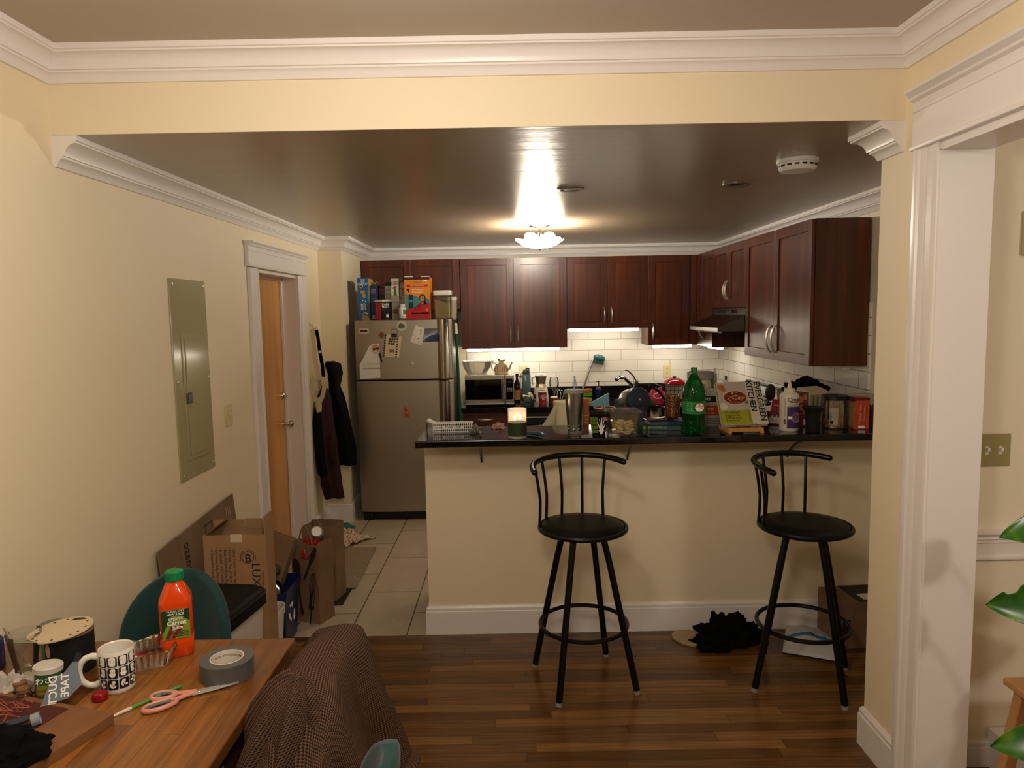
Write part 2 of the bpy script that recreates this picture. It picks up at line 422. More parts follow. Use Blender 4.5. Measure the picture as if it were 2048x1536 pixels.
# door in the left wall
d = bpy.data.objects.new('door_1', None); COL.objects.link(d); d['kind'] = 'structure'; d.location = (XL, DY0, 0)
b = B(); b.box(-.158, -.118, .012, .80, .008, DZ-.02); slab = struct('door_slab', b, DOORW, d, bev=.002)
b = B(); b.box(-.13, -.002, DY1-DY0-.018, DY1-DY0, 0, DZ); b.box(-.13, -.002, 0, .01, 0, DZ); b.box(-.13, -.002, 0, DY1-DY0, DZ-.018, DZ)
b.box(-.116, -.100, DY1-DY0-.034, DY1-DY0-.018, 0, DZ); b.box(-.116, -.1, .01, DY1-DY0-.018, DZ-.034, DZ-.018)
struct('door_frame', b, TRIM, d)
b = B(); casing(b, DY1-DY0-.012, 1, 0, DZ, .14, 1); casing(b, .012, -1, 0, DZ, .16, 1); struct('door_casing', b, TRIM, d, smooth=30)
b = B(); sweep(b, [(0, -.17), (0, DY1-DY0+.145)], headprof(DZ+.005, .145), 1); struct('door_head', b, TRIM, d, smooth=30)
def knob(z, big):
    b = B(); M = TR(-.118, .745, z) @ RY(90)
    b.lathe([(.0, 0), (.032, 0), (.032, .006), (.026, .01), (.012, .012), (.011, .03), (.022, .036), (.028, .048), (.026, .06), (.015, .066), (0, .067)] if big else
            [(0, 0), (.03, 0), (.03, .012), (.024, .018), (.012, .02), (.012, .022), (0, .022)], 24, M)
    if not big: b.box(-.005, .005, -.016, .016, .02, .034, M)
    return b
o = part(d, 'door_knob', knob(.905, True), CHROME); o = part(d, 'deadbolt', knob(1.105, False), CHROME)
b = B(); b.box(-.117, -.1165, .78, .795, .84, .97); part(d, 'strike_plate', b, NICKEL)

# smoke detector, recessed lights, ceiling lamp
t = thing('smoke_detector', 'round white smoke detector on the kitchen ceiling', 'smoke detector', (1.195, 3.04, ZK))
b = B(); b.lathe([(0, 0), (.082, 0), (.082, -.014), (.076, -.016)], 32); part(t, 'mounting_base', b, WHITEP)
b = B(); b.lathe([(.074, -.016), (.076, -.02), (.076, -.034), (.066, -.046), (.03, -.052), (0, -.053)], 32); part(t, 'cover', b, WHITEP)
b = B()
for i in range(16):
    a = 2*pi*i/16; b.cb((.0765*cos(a), .0765*sin(a), -.0265), (.003, .018, .007), a)
part(t, 'vent_slots', b, INKB)
GR = mat('recessed_trim_metal', '8d8577', .3, .6); DKB = mat('dark_bulb_glass', '3d3428', .25)
for (x, y, lb) in ((.305, 3.64, 'unlit recessed ceiling light with a dark bulb, nearer the lamp'), (1.117, 3.60, 'unlit recessed ceiling light beside the smoke detector')):
    t = thing('recessed_light', lb, 'ceiling light', (x, y, ZK), 0, 'recessed ceiling lights')
    b = B(); b.lathe([(.045, 0), (.068, 0), (.068, -.004), (.06, -.007), (.046, -.004), (.045, 0)], 32); part(t, 'trim_ring', b, GR)
    b = B(); b.lathe([(0, -.006), (.02, -.005), (.044, -.002), (.045, 0)], 28); part(t, 'bulb', b, DKB)
LX, LY = .206, 5.05
t = thing('ceiling_lamp', 'lit glass bowl ceiling lamp with a metal centre in the kitchen', 'lamp', (LX, LY, ZK))
b = B(); b.lathe([(0, 0), (.075, 0), (.075, -.012), (.05, -.02), (.012, -.024), (.012, -.125), (.02, -.13), (.012, -.14), (.02, -.15), (.012, -.165), (0, -.17)], 24); part(t, 'canopy_and_stem', b, CHROME)
BOWL = mat('lit_frosted_glass', 'fff0d6', .4, emit=16)
b = B()
L = []
for r, z in ((.02, -.163), (.07, -.158), (.115, -.142), (.14, -.125), (.166, -.108)):
    L.append([((r+(.008*sin(6*2*pi*j/48) if r > .1 else 0))*cos(2*pi*j/48), (r+(.008*sin(6*2*pi*j/48) if r > .1 else 0))*sin(2*pi*j/48), z+(.006*sin(6*2*pi*j/48) if r > .1 else 0)) for j in range(48)])
b.loft(L, False, False); part(t, 'glass_bowl', b, BOWL, solid=.004)
BULB = mat('lit_bulb', 'fff2dc', .5, emit=160)
for sx in (-1, 1):
    b = B(); b.cyl((sx*.012, 0, -.085), (sx*.03, 0, -.085), .014); b.ell((sx*.065, 0, -.085), (.042, .03, .03)); part(t, 'bulb', b, BULB)
b = B(); b.ell((0, 0, -.172), .009); part(t, 'finial', b, CHROME)
def lamp(name, loc, e, r, c):
    l = bpy.data.lights.new(name, 'POINT'); l.energy = e; l.shadow_soft_size = r; l.color = c
    o = bpy.data.objects.new(name, l); COL.objects.link(o); o.location = loc; return o

# ---------------- electric panel, switches, outlets
t = thing('electrical_panel', 'tall beige metal breaker panel set flat in the left wall', 'breaker panel', (XL, 3.17, .92))
b = B(); b.box(-.003, .007, 0, .37, 0, .92); part(t, 'cover_plate', b, BEIGEM, bev=.004)
b = B(); b.box(.006, .012, .078, .305, .085, .668); b.box(.011, .016, .10, .283, .107, .646); part(t, 'panel_door', b, BEIGEM, bev=.003)
b = B(); b.box(.012, .018, .085, .14, .35, .40); part(t, 'latch_surround', b, mat('grey_latch', '55503f', .4), bev=.002)
b = B(); b.box(.018, .022, .094, .131, .358, .392); part(t, 'latch', b, mat('dark_grey_latch', '6d6a68', .35, .4), bev=.002)
for y, z in ((.025, .895), (.345, .895), (.025, .455), (.352, .455), (.025, .025), (.352, .03)):
    b = B(); b.lathe([(0, 0), (.007, 0), (.006, .003), (0, .005)], 12, TR(.007, y, z) @ RY(90)); part(t, 'screw', b, NICKEL)
def plate(name, lb, cat, M, w, kind, m=IVORY):
    t = thing(name, lb, cat); t.matrix_world = M
    b = B(); b.box(-w/2, w/2, -.0575, .0575, 0, .006); part(t, 'cover_plate', b, m, bev=.003)
    if kind.startswith('toggle'):
        k = int(kind[-1])
        for i in range(k):
            x = (i-(k-1)/2)*.046
            b = B(); b.box(x-.006, x+.006, -.014, .014, .006, .0075); b.box(x-.004, x+.004, -.002, .010, .006, .02); part(t, 'toggle', b, m if m is IVORY else WHITEP, bev=.001)
            for s in (-1, 1):
                b = B(); b.lathe([(0, 0), (.003, 0), (.002, .0012), (0, .0014)], 10, TR(x, s*.03, .006)); part(t, 'screw', b, NICKEL)
    else:
        for s in (-1, 1):
            b = B(); b.disc((0, s*.0195, .006), .0165, 20, th=.002); part(t, 'socket', b, m)
            b = B()
            for x in (-.006, .006): b.box(x-.001, x+.001, s*.0195-.001, s*.0195+.007, .0078, .0084)
            b.disc((0, s*.0195-.007, .0078), .0022, 10, th=.0006); part(t, 'slots', b, INKB)
    return t
ML = lambda y, z: TR(XL, y, z) @ RZ(90) @ RX(90)          # plate on left wall, facing +x
plate('light_switch', 'beige single light switch on the left wall beside the breaker panel', 'light switch', ML(3.753, 1.148), .09, 'toggle1')
plate('wall_outlet', 'small beige wall plate beside the hanging coats', 'wall plate', ML(5.275, 1.158), .07, 'outlet')
plate('light_switch', 'olive double light switch plate on the side room wall', 'light switch', TR(1.66, 2.45, 1.157) @ RX(90), .12, 'toggle2', mat('olive_switch_plate', '9d915f', .3))
# ================================================================== KITCHEN FURNITURE
b = B(); b.box(-.42, XK, YB-.012, YB, .86, 1.60); struct('wall_back_tiles', b, SUBW)
b = B(); b.box(XK-.012, XK, 3.93, YB-.012, .86, 1.68); struct('wall_kitchen_tiles', b, SUBS)

def shaker(w, h, th=.02, fr=.06):
    b = B()
    b.box(0, fr, 0, th, 0, h); b.box(w-fr, w, 0, th, 0, h); b.box(fr, w-fr, 0, th, 0, fr); b.box(fr, w-fr, 0, th, h-fr, h)
    b.box(fr, w-fr, .009, th, fr, h-fr); return b
def bow(l, out=.03, r=.0055, horiz=False):
    b = B(); pts = []
    for i in range(13):
        t = i/12; s_ = sin(pi*t)**.7 if 0 < t < 1 else 0
        pts.append((0, -.002-out*s_, (t-.5)*l) if not horiz else ((t-.5)*l, -.002-out*s_, 0))
    b.tube(pts, [r*(.9+.5*sin(pi*i/12)) for i in range(13)], 8); return b
def cabinet(label, loc, rz, w, h, d, doors, handles, light=None, cat='cabinet', name='wall_cabinet'):
    """doors: list of (x0, x1); handles: list of (x, z, len) or None"""
    t = thing(name, label, cat, loc, rz)
    b = B(); b.box(0, w, .021, d, 0, h); part(t, 'carcass', b, CHERRY, smooth=0)
    for (x0, x1), hd in zip(doors, handles):
        o = part(t, 'door', shaker(x1-x0-.003, h-.004), CHERRY, smooth=0, bev=.0012); o.location = (x0+.0015, 0, .002)
        if hd:
            q = part(o, 'handle', bow(hd[2]), NICKEL); q.location = (hd[0]-x0, 0, hd[1])
    if light: ledbar(t, *light)
    return t
def ledbar(t, x0, x1, y, m=LED, h=.026):
    b = B(); b.box(x0, x1, y, y+.05, -h, -.0); part(t, 'light_bar', b, m, bev=.004)
ZC = 2.14; YF = 6.36; DP = YB-.012-YF
cabinet('cherry wall cabinet with two doors above the fridge', (-1.313, YF, 1.70), 0, .862, ZC-1.70, DP, [(0, .435), (.435, .862)], [None, None])
cabinet('cherry double door wall cabinet with lit bar above the microwave', (-.445, YF, 1.345), 0, .938, ZC-1.345, DP, [(0, .468), (.468, .938)], [(.435, .13, .13), (.50, .13, .13)], (.04, .87, .10))
cabinet('short cherry double door wall cabinet above the sink', (.495, YF, 1.507), 0, .712, ZC-1.507, DP, [(0, .356), (.356, .712)], [(.325, .12, .14), (.39, .12, .14)], (.02, .64, .06))
cabinet('narrow cherry wall cabinet in the back corner left of the hood', (1.209, YF, 1.35), 0, .75, ZC-1.35, DP, [(0, .36)], [(.04, .12, .14)], (.06, .40, .06))
cabinet('cherry corner wall cabinet beside the range hood with dark end panel', (1.64, 6.35, 1.345), -pi/2, .475, ZC-1.345, XK-.012-1.64, [(0, .15), (.15, .475)], [None, (.19, .14, .14)], (.12, .42, .06, LED, .018))
cabinet('cherry double door cabinet directly above the range hood', (1.64, 5.868, 1.67), -pi/2, .815, ZC-1.67, XK-.012-1.64, [(0, .41), (.41, .815)], [(.385, .13, .15), (.435, .13, .15)])
UNLIT = mat('unlit_light_cover', 'd8d0c0', .4)
cabinet('large cherry end cabinet on the right wall with tall side panel', (1.64, 5.05, 1.335), -pi/2, 1.105, ZC-1.335, XK-.012-1.64, [(0, .55), (.55, 1.10)], [(.51, .13, .17), (.59, .13, .17)], (.70, 1.06, .20, UNLIT))

# range hood
t = thing('range_hood', 'slim stainless range hood under the right wall cabinets', 'range hood', (1.64, 5.86, 1.50))
b = B(); prof = [(.318, 0), (-.19, .0), (-.19, .03), (-.0, .115), (.0, .165), (.318, .165)]
b.loft([[(x, y, z) for x, z in prof] for y in (0, -.80)]); part(t, 'hood_body', b, steel('dark_hood_steel', '6f685d', .3, 0), smooth=0, bev=.002)
b = B()
for i in range(9): b.box(-.003, .0, -.10-.03*i-.024, -.10-.03*i, .128, .155)
part(t, 'vent_grille', b, BLACKP)
b = B(); b.box(-.003, 0, -.62, -.50, .128, .155); part(t, 'control_strip', b, BLACKG)
b = B(); b.box(-.15, .28, -.76, -.04, -.012, 0); part(t, 'filter', b, mat('dark_filter', '2a2724', .5, .6))

# base cabinets, counters, dishwasher
b = B(); b.box(-.44, XK-.012, 6.04, YB-.014, .822, .86); b.box(-.44, XK-.012, YB-.034, YB-.0125, .86, .965); b.box(1.30, XK-.014, 5.868, 6.04, .822, .86)
single('back_countertop', b, GRAN, 'black granite countertop along the back wall under the microwave', 'countertop', smooth=0, bev=.004)
b = B(); b.box(1.30, XK-.014, 3.725, 5.045, .822, .86); b.box(-.40, 1.30, 3.725, 4.32, .822, .86)
single('lower_countertop', b, GRAN, 'low black countertop on the kitchen side of the bar', 'countertop', smooth=0, bev=.004)
t = thing('base_cabinet', 'cherry base cabinet with one drawer below the microwave', 'cabinet', (-.43, 6.08, 0))
b = B(); b.box(0, .39, .02, .58, .09, .82); b.box(0, .39, .07, .58, 0, .09); part(t, 'carcass', b, CHERRY, smooth=0)
b = B(); b.box(.006, .384, 0, .02, .66, .812); o = part(t, 'drawer', b, CHERRYH, smooth=0, bev=.003)
q = part(o, 'handle', bow(.14, .025, .005, True), NICKEL); q.location = (.19, 0, .755)
o = part(t, 'door', shaker(.378, .55), CHERRY, smooth=0); o.location = (.006, 0, .10)
t = thing('dishwasher', 'black dishwasher under the back counter', 'dishwasher', (-.03, 6.075, 0))
b = B(); b.box(0, .60, .03, .57, .09, .815); b.box(0, .6, .08, .57, 0, .09); part(t, 'body', b, BLACKP, smooth=0)
b = B(); b.box(.004, .596, 0, .03, .10, .70); part(t, 'door', b, BLACKG, bev=.004)
b = B(); b.box(.004, .596, -.004, .03, .706, .81); o = part(t, 'control_panel', b, BLACKP, bev=.004)
b = B(); b.box(.03, .57, -.02, -.004, .765, .773); part(o, 'handle_strip', b, NICKEL, bev=.002)
t = thing('base_cabinet', 'cherry base cabinet under the sink at the back', 'cabinet', (.575, 6.08, 0))
b = B(); b.box(0, .73, .02, .58, 0, .82); part(t, 'carcass', b, CHERRY, smooth=0)
for x in (0, .365):
    o = part(t, 'door', shaker(.36, .70), CHERRY, smooth=0); o.location = (x, 0, .10)
t = thing('base_cabinet', 'cherry base cabinet along the right wall behind the bar', 'cabinet', (1.34, 5.04, 0), -pi/2)
b = B(); b.box(0, 1.31, .02, .61, 0, .82); part(t, 'carcass', b, CHERRY, smooth=0)
t = thing('base_cabinet', 'cherry base cabinet on the kitchen side of the bar wall', 'cabinet', (-.40, 3.722, 0))
b = B(); b.box(0, 1.68, .0, .56, 0, .82); part(t, 'carcass', b, CHERRY, smooth=0)

# range
RW = mat('white_range_enamel', 'd9d5cc', .25)
t = thing('range', 'white kitchen range with a raised backguard on the right wall', 'stove', (1.33, 5.86, 0), -pi/2)
b = B(); b.box(0, .81, .02, .62, 0, .86); part(t, 'body', b, RW, smooth=0, bev=.004)
b = B(); b.box(.03, .78, .0, .02, .15, .68); part(t, 'oven_door', b, BLACKG, bev=.006)
b = B(); b.box(.01, .80, .04, .54, .86, .868); part(t, 'cooktop', b, BLACKG, bev=.002)
b = B(); pr = [(.545, .86), (.53, .875), (.565, 1.055), (.585, 1.075), (.618, 1.075), (.618, .86)]
b.loft([[(x, y, z) for y, z in pr] for x in (0, .81)]); o = part(t, 'backguard', b, RW, smooth=0, bev=.006)
b = B(); b.box(.03, .78, .575, .612, 1.072, 1.082); part(o, 'vent', b, BLACKP)
b = B(); M = TR(0, .548, .965) @ RX(90-11)
b.box(.30, .55, -.035, .035, 0, .003, M); part(o, 'clock_panel', b, BLACKG)
for i in range(4):
    b = B(); x = (.08, .18, .63, .73)[i]; b.lathe([(0, 0), (.022, 0), (.018, .02), (0, .022)], 16, TR(x, .547, .965) @ RX(90-11)); part(t, 'knob', b, BLACKP)
for x in (.2, .6):
    for y in (.17, .41):
        b = B(); b.lathe([(.07, .868), (.095, .868), (.095, .884), (.07, .884), (.07, .868)], 24, TR(x, y, 0)); part(t, 'burner_grate', b, BLACKM)

# bar counter with brackets
b = B(); b.prism([(-.468, 3.335), (XK-.001, 3.335), (XK-.001, 3.745), (-.468, 3.745)], 1.03, 1.065)
single('bar_countertop', b, GRAN, 'long black granite bar countertop on the half wall', 'countertop', smooth=0, bev=.006)
for x in (-.165, .578, 1.393):
    b = B(); pts = []
    for i in range(11):
        t_ = i/10; pts.append((x, 3.596-.19*t_**1.35, .905+.120*t_**.8))
    b.tube(pts, [.005+.004*i/10 for i in range(11)], 8); b.box(x-.010, x+.010, 3.39, 3.60, 1.0235, 1.0297)
    single('counter_bracket', b, BLACKM, {-.165: 'curved black counter bracket nearest the fridge', .578: 'curved black counter bracket above the left bar stool', 1.393: 'curved black counter bracket behind the right bar stool'}[x], 'bracket', group='bar counter brackets')

# ---------------- fridge
FX0, FW, FY = -1.245, .772, 5.67
t = thing('refrigerator', 'stainless top freezer refrigerator with papers and magnets', 'refrigerator', (FX0, FY, 0))
GREYS = mat('grey_fridge_side', '4a463f', .45)
b = B(); b.box(.005, FW-.005, .075, .76, .02, 1.612); part(t, 'cabinet_body', b, GREYS, smooth=0, bev=.006)
def fdoor(z0, z1):
    b = B(); pr = []
    n = 14
    for i in range(n+1):
        u = i/n; x = FW*u; y = .020*(abs(2*u-1)**3.2)
        pr.append((x, y))
    pr += [(FW, .072), (0, .072)]
    b.prism(pr, z0, z1); return b
part(t, 'freezer_door', fdoor(1.148, 1.622), STEEL, smooth=50, bev=.006)
part(t, 'fridge_door', fdoor(.072, 1.138), STEEL, smooth=50, bev=.006)
def fhandle(z0, z1):
    b = B(); x = FW-.045
    b.tube([(x, .02, z0+.02), (x, -.03, z0+.05), (x, -.048, z0+.12), (x, -.048, z1-.12), (x, -.03, z1-.05), (x, .02, z1-.02)], .017, 12)
    return b
def fhandle2(z0, z1):
    b = B(); L = []
    for z in (z0, z1):
        L.append([(FW-.115+.09*i/10, .004-.050*sin(pi*i/10)**.8, z) for i in range(11)] + [(FW-.025-.09*i/4, .012, z) for i in range(5)])
    b.loft(L); return b
part(t, 'freezer_handle', fhandle2(1.152, 1.619), mat('satin_handle_steel', 'c4beb2', .2, 1), smooth=50, label='curved bright steel freezer handle')
part(t, 'fridge_handle', fhandle2(.30, 1.134), mat('satin_handle_steel', 'c4beb2', .2, 1), smooth=50, label='curved bright steel fridge door handle')
b = B(); b.box(.10, FW-.06, .03, .075, .015, .065)
part(t, 'kick_grille', b, BLACKP)
b = B()
for i in range(5): b.box(.11, FW-.07, .026, .03, .02+.009*i, .0245+.009*i)
part(t, 'grille_slats', b, mat('dark_grille', '1d1b19', .5))
for a, c in ((.02, .095), (FW-.055, FW-.01)):
    b = B(); b.box(a, c, .02, .075, .0, .066); part(t, 'foot', b, BLACKP, bev=.003)
b = B(); b.box(.04, .115, -.0, .006, 1.515, 1.558); o = part(t, 'nameplate', b, mat('plate_steel', 'cfc8ba', .25, 1)); o.location = (0, .0035, 0)
b = B(); b.box(.05, .105, -.001, .0, 1.53, 1.543); q = part(o, 'nameplate_print', b, INK)
for a, c in ((0, .05), (FW-.05, FW)):
    b = B(); b.box(a, c, .08, .14, 1.612, 1.626); part(t, 'hinge_cover', b, BLACKP, bev=.003)
# ================================================================== STOOLS, COATS, FLOOR THINGS
from mathutils import noise as mnoise
def fbm(p, s=1.0): return mnoise.fractal(Vector(p)*s, 1.0, 2.0, 3)
def lump(c, r, seed, amp=.25, fs=9., n=36, m=20, flat=True, b=None, M=None):
    """crumpled heap: noisy ellipsoid resting on z=c[2]"""
    b = b or B(); L = []
    for i in range(m+1):
        ph = pi*i/m; row = []
        for j in range(n):
            th = 2*pi*j/n; d = Vector((sin(ph)*cos(th), sin(ph)*sin(th), -cos(ph)))
            k = 1+amp*mnoise.fractal(d*fs*.35+Vector((seed, seed*1.7, 0)), 1., 2., 4)*1.6
            z = d.z*k*r[2]
            if flat: z = max(z, -r[2]*.0) if d.z < 0 else z
            row.append((c[0]+d.x*k*r[0], c[1]+d.y*k*r[1], c[2]+z))
        L.append(row)
    b.loft(L, M=M); return b

def stool(label, loc, rz, legang):
    t = thing('bar_stool', label, 'bar stool', loc, radians(rz), 'black metal bar stools')
    b = B(); b.lathe([(0, .722), (.12, .73), (.165, .727), (.183, .718), (.186, .708), (.183, .70), (0, .70)], 48); part(t, 'seat_cushion', b, VINYL)
    b = B(); b.lathe([(.150, .698), (.192, .698), (.200, .704), (.201, .712), (.196, .719), (.187, .719), (.185, .706), (.150, .704), (.150, .698)], 48); part(t, 'seat_rim', b, BLACKM)
    b = B(); b.lathe([(0, .700), (.085, .700), (.085, .676), (.10, .676), (.10, .668), (0, .668)], 24); part(t, 'swivel_plate', b, BLACKM)
    for k in range(4):
        a = radians(legang+90*k)
        b = B(); b.tube([(.095*cos(a), .095*sin(a), .685), (.13*cos(a), .13*sin(a), .55), (.252*cos(a), .252*sin(a), .012)], .0145, 14); o = part(t, 'leg', b, BLACKM)
        b = B(); b.tube([(.2515*cos(a), .2515*sin(a), .016), (.2545*cos(a), .2545*sin(a), .0)], .0155, 14); part(o, 'foot_cap', b, mat('clear_foot_cap', '8f8a80', .3))
    b = B(); b.tube([(.194*cos(2*pi*i/48), .194*sin(2*pi*i/48), .268) for i in range(48)], .0095, 10, True); part(t, 'foot_ring', b, BLACKM)
    b = B(); pts = []
    for i in range(33):
        a = radians(90-86+172*i/32); u = abs(i/16-1)
        r = .215+.012*u**4; pts.append((r*cos(a), r*sin(a), .992-.016*u**3))
    b.tube(pts, .0135, 14)
    b.ell(pts[0], .0138, 12, 8); b.ell(pts[-1], .0138, 12, 8)
    part(t, 'back_rail', b, BLACKM)
    for s in (-60, -30, 0, 30, 60):
        a = radians(90+s); c, d = cos(a), sin(a); b = B()
        b.tube([(.192*c, .192*d, .708), (.188*c, .188*d, .78), (.187*c, .187*d, .83), (.196*c, .196*d, .90), (.210*c, .210*d, .98)], .0068, 8); part(t, 'spindle', b, BLACKM)
    return t
stool('black bar stool with curved spindle back at the middle of the counter', (.300, 3.10, 0), 25, 34.6)
stool('black bar stool with curved spindle back nearest the column, seat turned further left', (1.268, 3.06, 0), 38, -18)

# --- floor under the counter
b = B(); b.lathe([(0, 0), (.98, 0), (1, .004), (1, .010), (.97, .014), (0, .014)], 40, TR(0, 0, 0) @ Matrix.Diagonal((.125, .085, 1, 1)))
single('oval_pad', b, mat('beige_felt', 'a8926c', .9, var=.08), 'beige oval pad lying flat on the floor under black cloth', 'pad', (.905, 3.47, 0), radians(-28), smooth=30)
CLOTHB = mat('black_cloth', '050506', .95, spec=.15)
b = lump((0, 0, 0), (.13, .08, .12), 3.1, .3, 8, 72, 44); lump((-.06, -.05, 0), (.085, .07, .06), 8.4, .3, 8, 60, 36, b=b); lump((.14, .02, 0), (.07, .05, .07), 5.7, .3, 8, 60, 36, b=b)
single('crumpled_garment', b, CLOTHB, 'black crumpled garment heaped on the floor beside the beige oval pad', 'clothing', (1.03, 3.43, .015), 0)
t = thing('cardboard_box', 'brown cardboard box on the floor behind the right bar stool', 'box', (1.56, 3.34, 0), radians(4))
b = B(); b.box(0, .36, 0, .21, 0, .235); part(t, 'carton', b, CARDD, smooth=0, bev=.003)
b = B(); b.box(.1, .36, .0, .21, .2352, .2356); part(t, 'printed_top', b, INKB, smooth=0)
b = B(); b.box(.14, .22, .03, .10, .2357, .2361); part(t, 'shipping_label', b, PAPER, smooth=0)
b = B(); b.box(.02, .06, -.0006, 0, .06, .15); part(t, 'printed_mark', b, INK, smooth=0)
t = thing('plastic_mailer', 'white and blue plastic mailer bag on the floor behind the right stool', 'bag', (1.455, 3.41, 0), radians(-24))
b = B(); L = []
for i in range(13):
    L.append([(-.12+.02*i, -.17+.34*j/12, .012+.02*max(0, fbm((i*.3, j*.25, 1)))+.03*sin(pi*i/12)*sin(pi*j/12)) for j in range(13)])
b.grid(L); part(t, 'bag', b, mat('white_poly', 'bfc0bc', .4), solid=.004)
b = B(); L = [[(x, y*1., z+.004) for x, y, z in r[5:7]] for r in L]; b.grid(L); part(t, 'blue_band', b, mat('blue_print', '2e6f9c', .45), solid=.001)

# --- coats on the wall hook by the chase
def garment(secs, k, amp, seed, n=40, b=None, thick=None):
    b = b or B(); L = []
    for q, (z, cx, cy, rx, ry) in enumerate(secs):
        u = q/(len(secs)-1); row = []
        for j in range(n):
            th = 2*pi*j/n; m = 1+amp*(.35+u)*(sin(k*th+seed+2*u)+.5*sin((k*2+1)*th+seed*2.3))+.10*fbm((cos(th)+seed, sin(th), z*4))
            row.append((cx+rx*m*cos(th), cy+ry*m*sin(th), z+.012*fbm((th, seed, u))))
        L.append(row)
    b.loft(L, closed=True); return b
BURG = mat('burgundy_cloth', '26060b', .9); BLK = mat('black_jacket_cloth', '050507', .85, spec=.2)
t = thing('coat', 'dark burgundy coat hanging on the left wall between the door and fridge', 'coat', (-1.435, 5.40, 0))
b = garment([(1.14, .0, .02, .012, .012), (1.10, .0, .02, .03, .03), (1.04, .0, .0, .055, .05), (.97, -.0, -.0, .062, .07), (.86, .0, 0, .068, .075), (.70, .01, 0, .072, .075), (.52, .02, 0, .076, .07), (.36, .035, 0, .082, .065), (.275, .045, 0, .078, .06)], 4, .10, 1.3); part(t, 'coat_body', b, BURG)
b = garment([(.98, -.03, -.05, .03, .03), (.86, -.034, -.07, .038, .038), (.70, -.028, -.075, .036, .036), (.55, -.02, -.07, .036, .034), (.46, -.012, -.068, .034, .032)], 3, .10, 4.2); part(t, 'sleeve', b, BLK, label='black sleeve')
b = garment([(.80, .055, -.03, .02, .02), (.72, .06, -.045, .03, .03), (.62, .062, -.05, .034, .03), (.55, .064, -.045, .03, .025)], 3, .10, 2.2); part(t, 'pocket_fold', b, BURG)
t = thing('coat', 'black hooded jacket hanging behind the burgundy coat', 'coat', (-1.36, 5.52, 0))
b = garment([(1.31, -.05, 0, .03, .02), (1.29, -.03, 0, .06, .03), (1.22, -.01, 0, .055, .045), (1.12, -.02, 0, .04, .045), (1.04, -.01, 0, .055, .05), (.92, .01, 0, .062, .05), (.78, .03, 0, .068, .05), (.64, .05, 0, .07, .05), (.5, .06, 0, .065, .045)], 5, .12, .7); part(t, 'jacket_body', b, BLK)
b = B(); b.box(.055, .06, -.052, -.05, .60, .64); part(t, 'zipper_tag', b, INKW)
t = thing('tote_bag', 'cream cloth tote strap hanging on the wall hook with the coats', 'bag', (-1.49, 5.33, 0))
CREAM = mat('cream_canvas', 'cdbd98', .9)
b = B()
def ribbon(b, pts, w, th=.003, dirv=(0, 0, 0)):
    P = [Vector(p) for p in pts]; L = []
    for i, p in enumerate(P):
        d = (P[min(i+1, len(P)-1)]-P[max(i-1, 0)]).normalized(); f = Vector((0, -1, 0)); s = d.cross(f)
        if s.length < .1: s = Vector((1, 0, 0))
        s.normalize(); s *= w/2; q = d.cross(s).normalized()*th/2
        L.append([tuple(p-s-q), tuple(p+s-q), tuple(p+s+q), tuple(p-s+q)])
    b.loft(L); return b
ribbon(b, [(.012, 0, 1.565), (.018, -.004, 1.47), (.026, -.012, 1.35), (.038, -.02, 1.25), (.05, -.03, 1.19)], .034)
ribbon(b, [(.05, -.05, 1.20), (.022, -.055, 1.215), (.008, -.06, 1.16), (.012, -.06, 1.09), (.03, -.055, 1.03)], .03)
ribbon(b, [(.05, -.05, 1.20), (.085, -.055, 1.205), (.10, -.06, 1.15), (.085, -.06, 1.08), (.055, -.055, 1.02)], .032)
part(t, 'strap', b, CREAM)
b = garment([(1.06, .045, -.05, .02, .01), (1.0, .045, -.045, .024, .012), (.95, .045, -.035, .018, .012)], 3, .08, 3.); part(t, 'bag_cloth', b, CREAM)
t = thing('apron', 'black apron strap with a small white tag on the wall hook', 'apron', (-1.472, 5.37, 0))
b = B(); ribbon(b, [(.012, 0, 1.56), (.022, -.0, 1.50), (.03, .0, 1.40), (.045, 0, 1.30), (.05, 0, 1.2)], .026); part(t, 'strap', b, CLOTHB)
b = B(); b.box(.022, .04, -.006, -.004, 1.385, 1.405); part(t, 'tag', b, INKW)
b = B(); b.tube([(0, 5.36, 1.60), (.02, 5.36, 1.595), (.03, 5.36, 1.57), (.04, 5.36, 1.565), (.045, 5.36, 1.585)], .005, 8); b.lathe([(0, 0), (.014, 0), (.012, .005), (0, .006)], 12, TR(0, 5.36, 1.60) @ RY(90))
single('wall_hook', b, NICKEL, 'small metal wall hook carrying the coats', 'hook', (XL, 0, 0))

# --- cardboard, bins and bags against the left wall
t = thing('flattened_carton', 'flattened printed cardboard carton leaning against the left wall', 'cardboard', (-1.425, 2.88, 0))
def lean(x, y, z): return (x-.062*z/.74, y, z)
b = B()
for y0, y1, off in ((0, .17, 0), (.172, .80, .004)):
    poly = [(0, y0, .0), (0, y1, .0), (0, y1, .745 if y1 > .5 else .712), (0, y0, .70 if y0 < .1 else .712)]
    b.loft([[lean(off+dx, y, z) for dx, y, z in [(p[0]+d, p[1], p[2]) for p in poly]] for d in (0, .007)])
part(t, 'sheet', b, CARDD, smooth=0)
MLN = TR(.0085, 0, 0) @ Matrix(((0, 0, 1, 0), (1, 0, 0, 0), (0, 1, 0, 0), (0, 0, 0, 1)))    # text on the +x face
SH = Matrix(((1, 0, -.084, 0), (0, 1, 0, 0), (0, 0, 1, 0), (0, 0, 0, 1)))
text(t, '02505', .055, SH @ TR(.0135, .225, .60) @ Matrix(((0, 0, 1, 0), (1, 0, 0, 0), (0, 1, 0, 0), (0, 0, 0, 1))) @ RZ(-90), INK, 'printed_number')
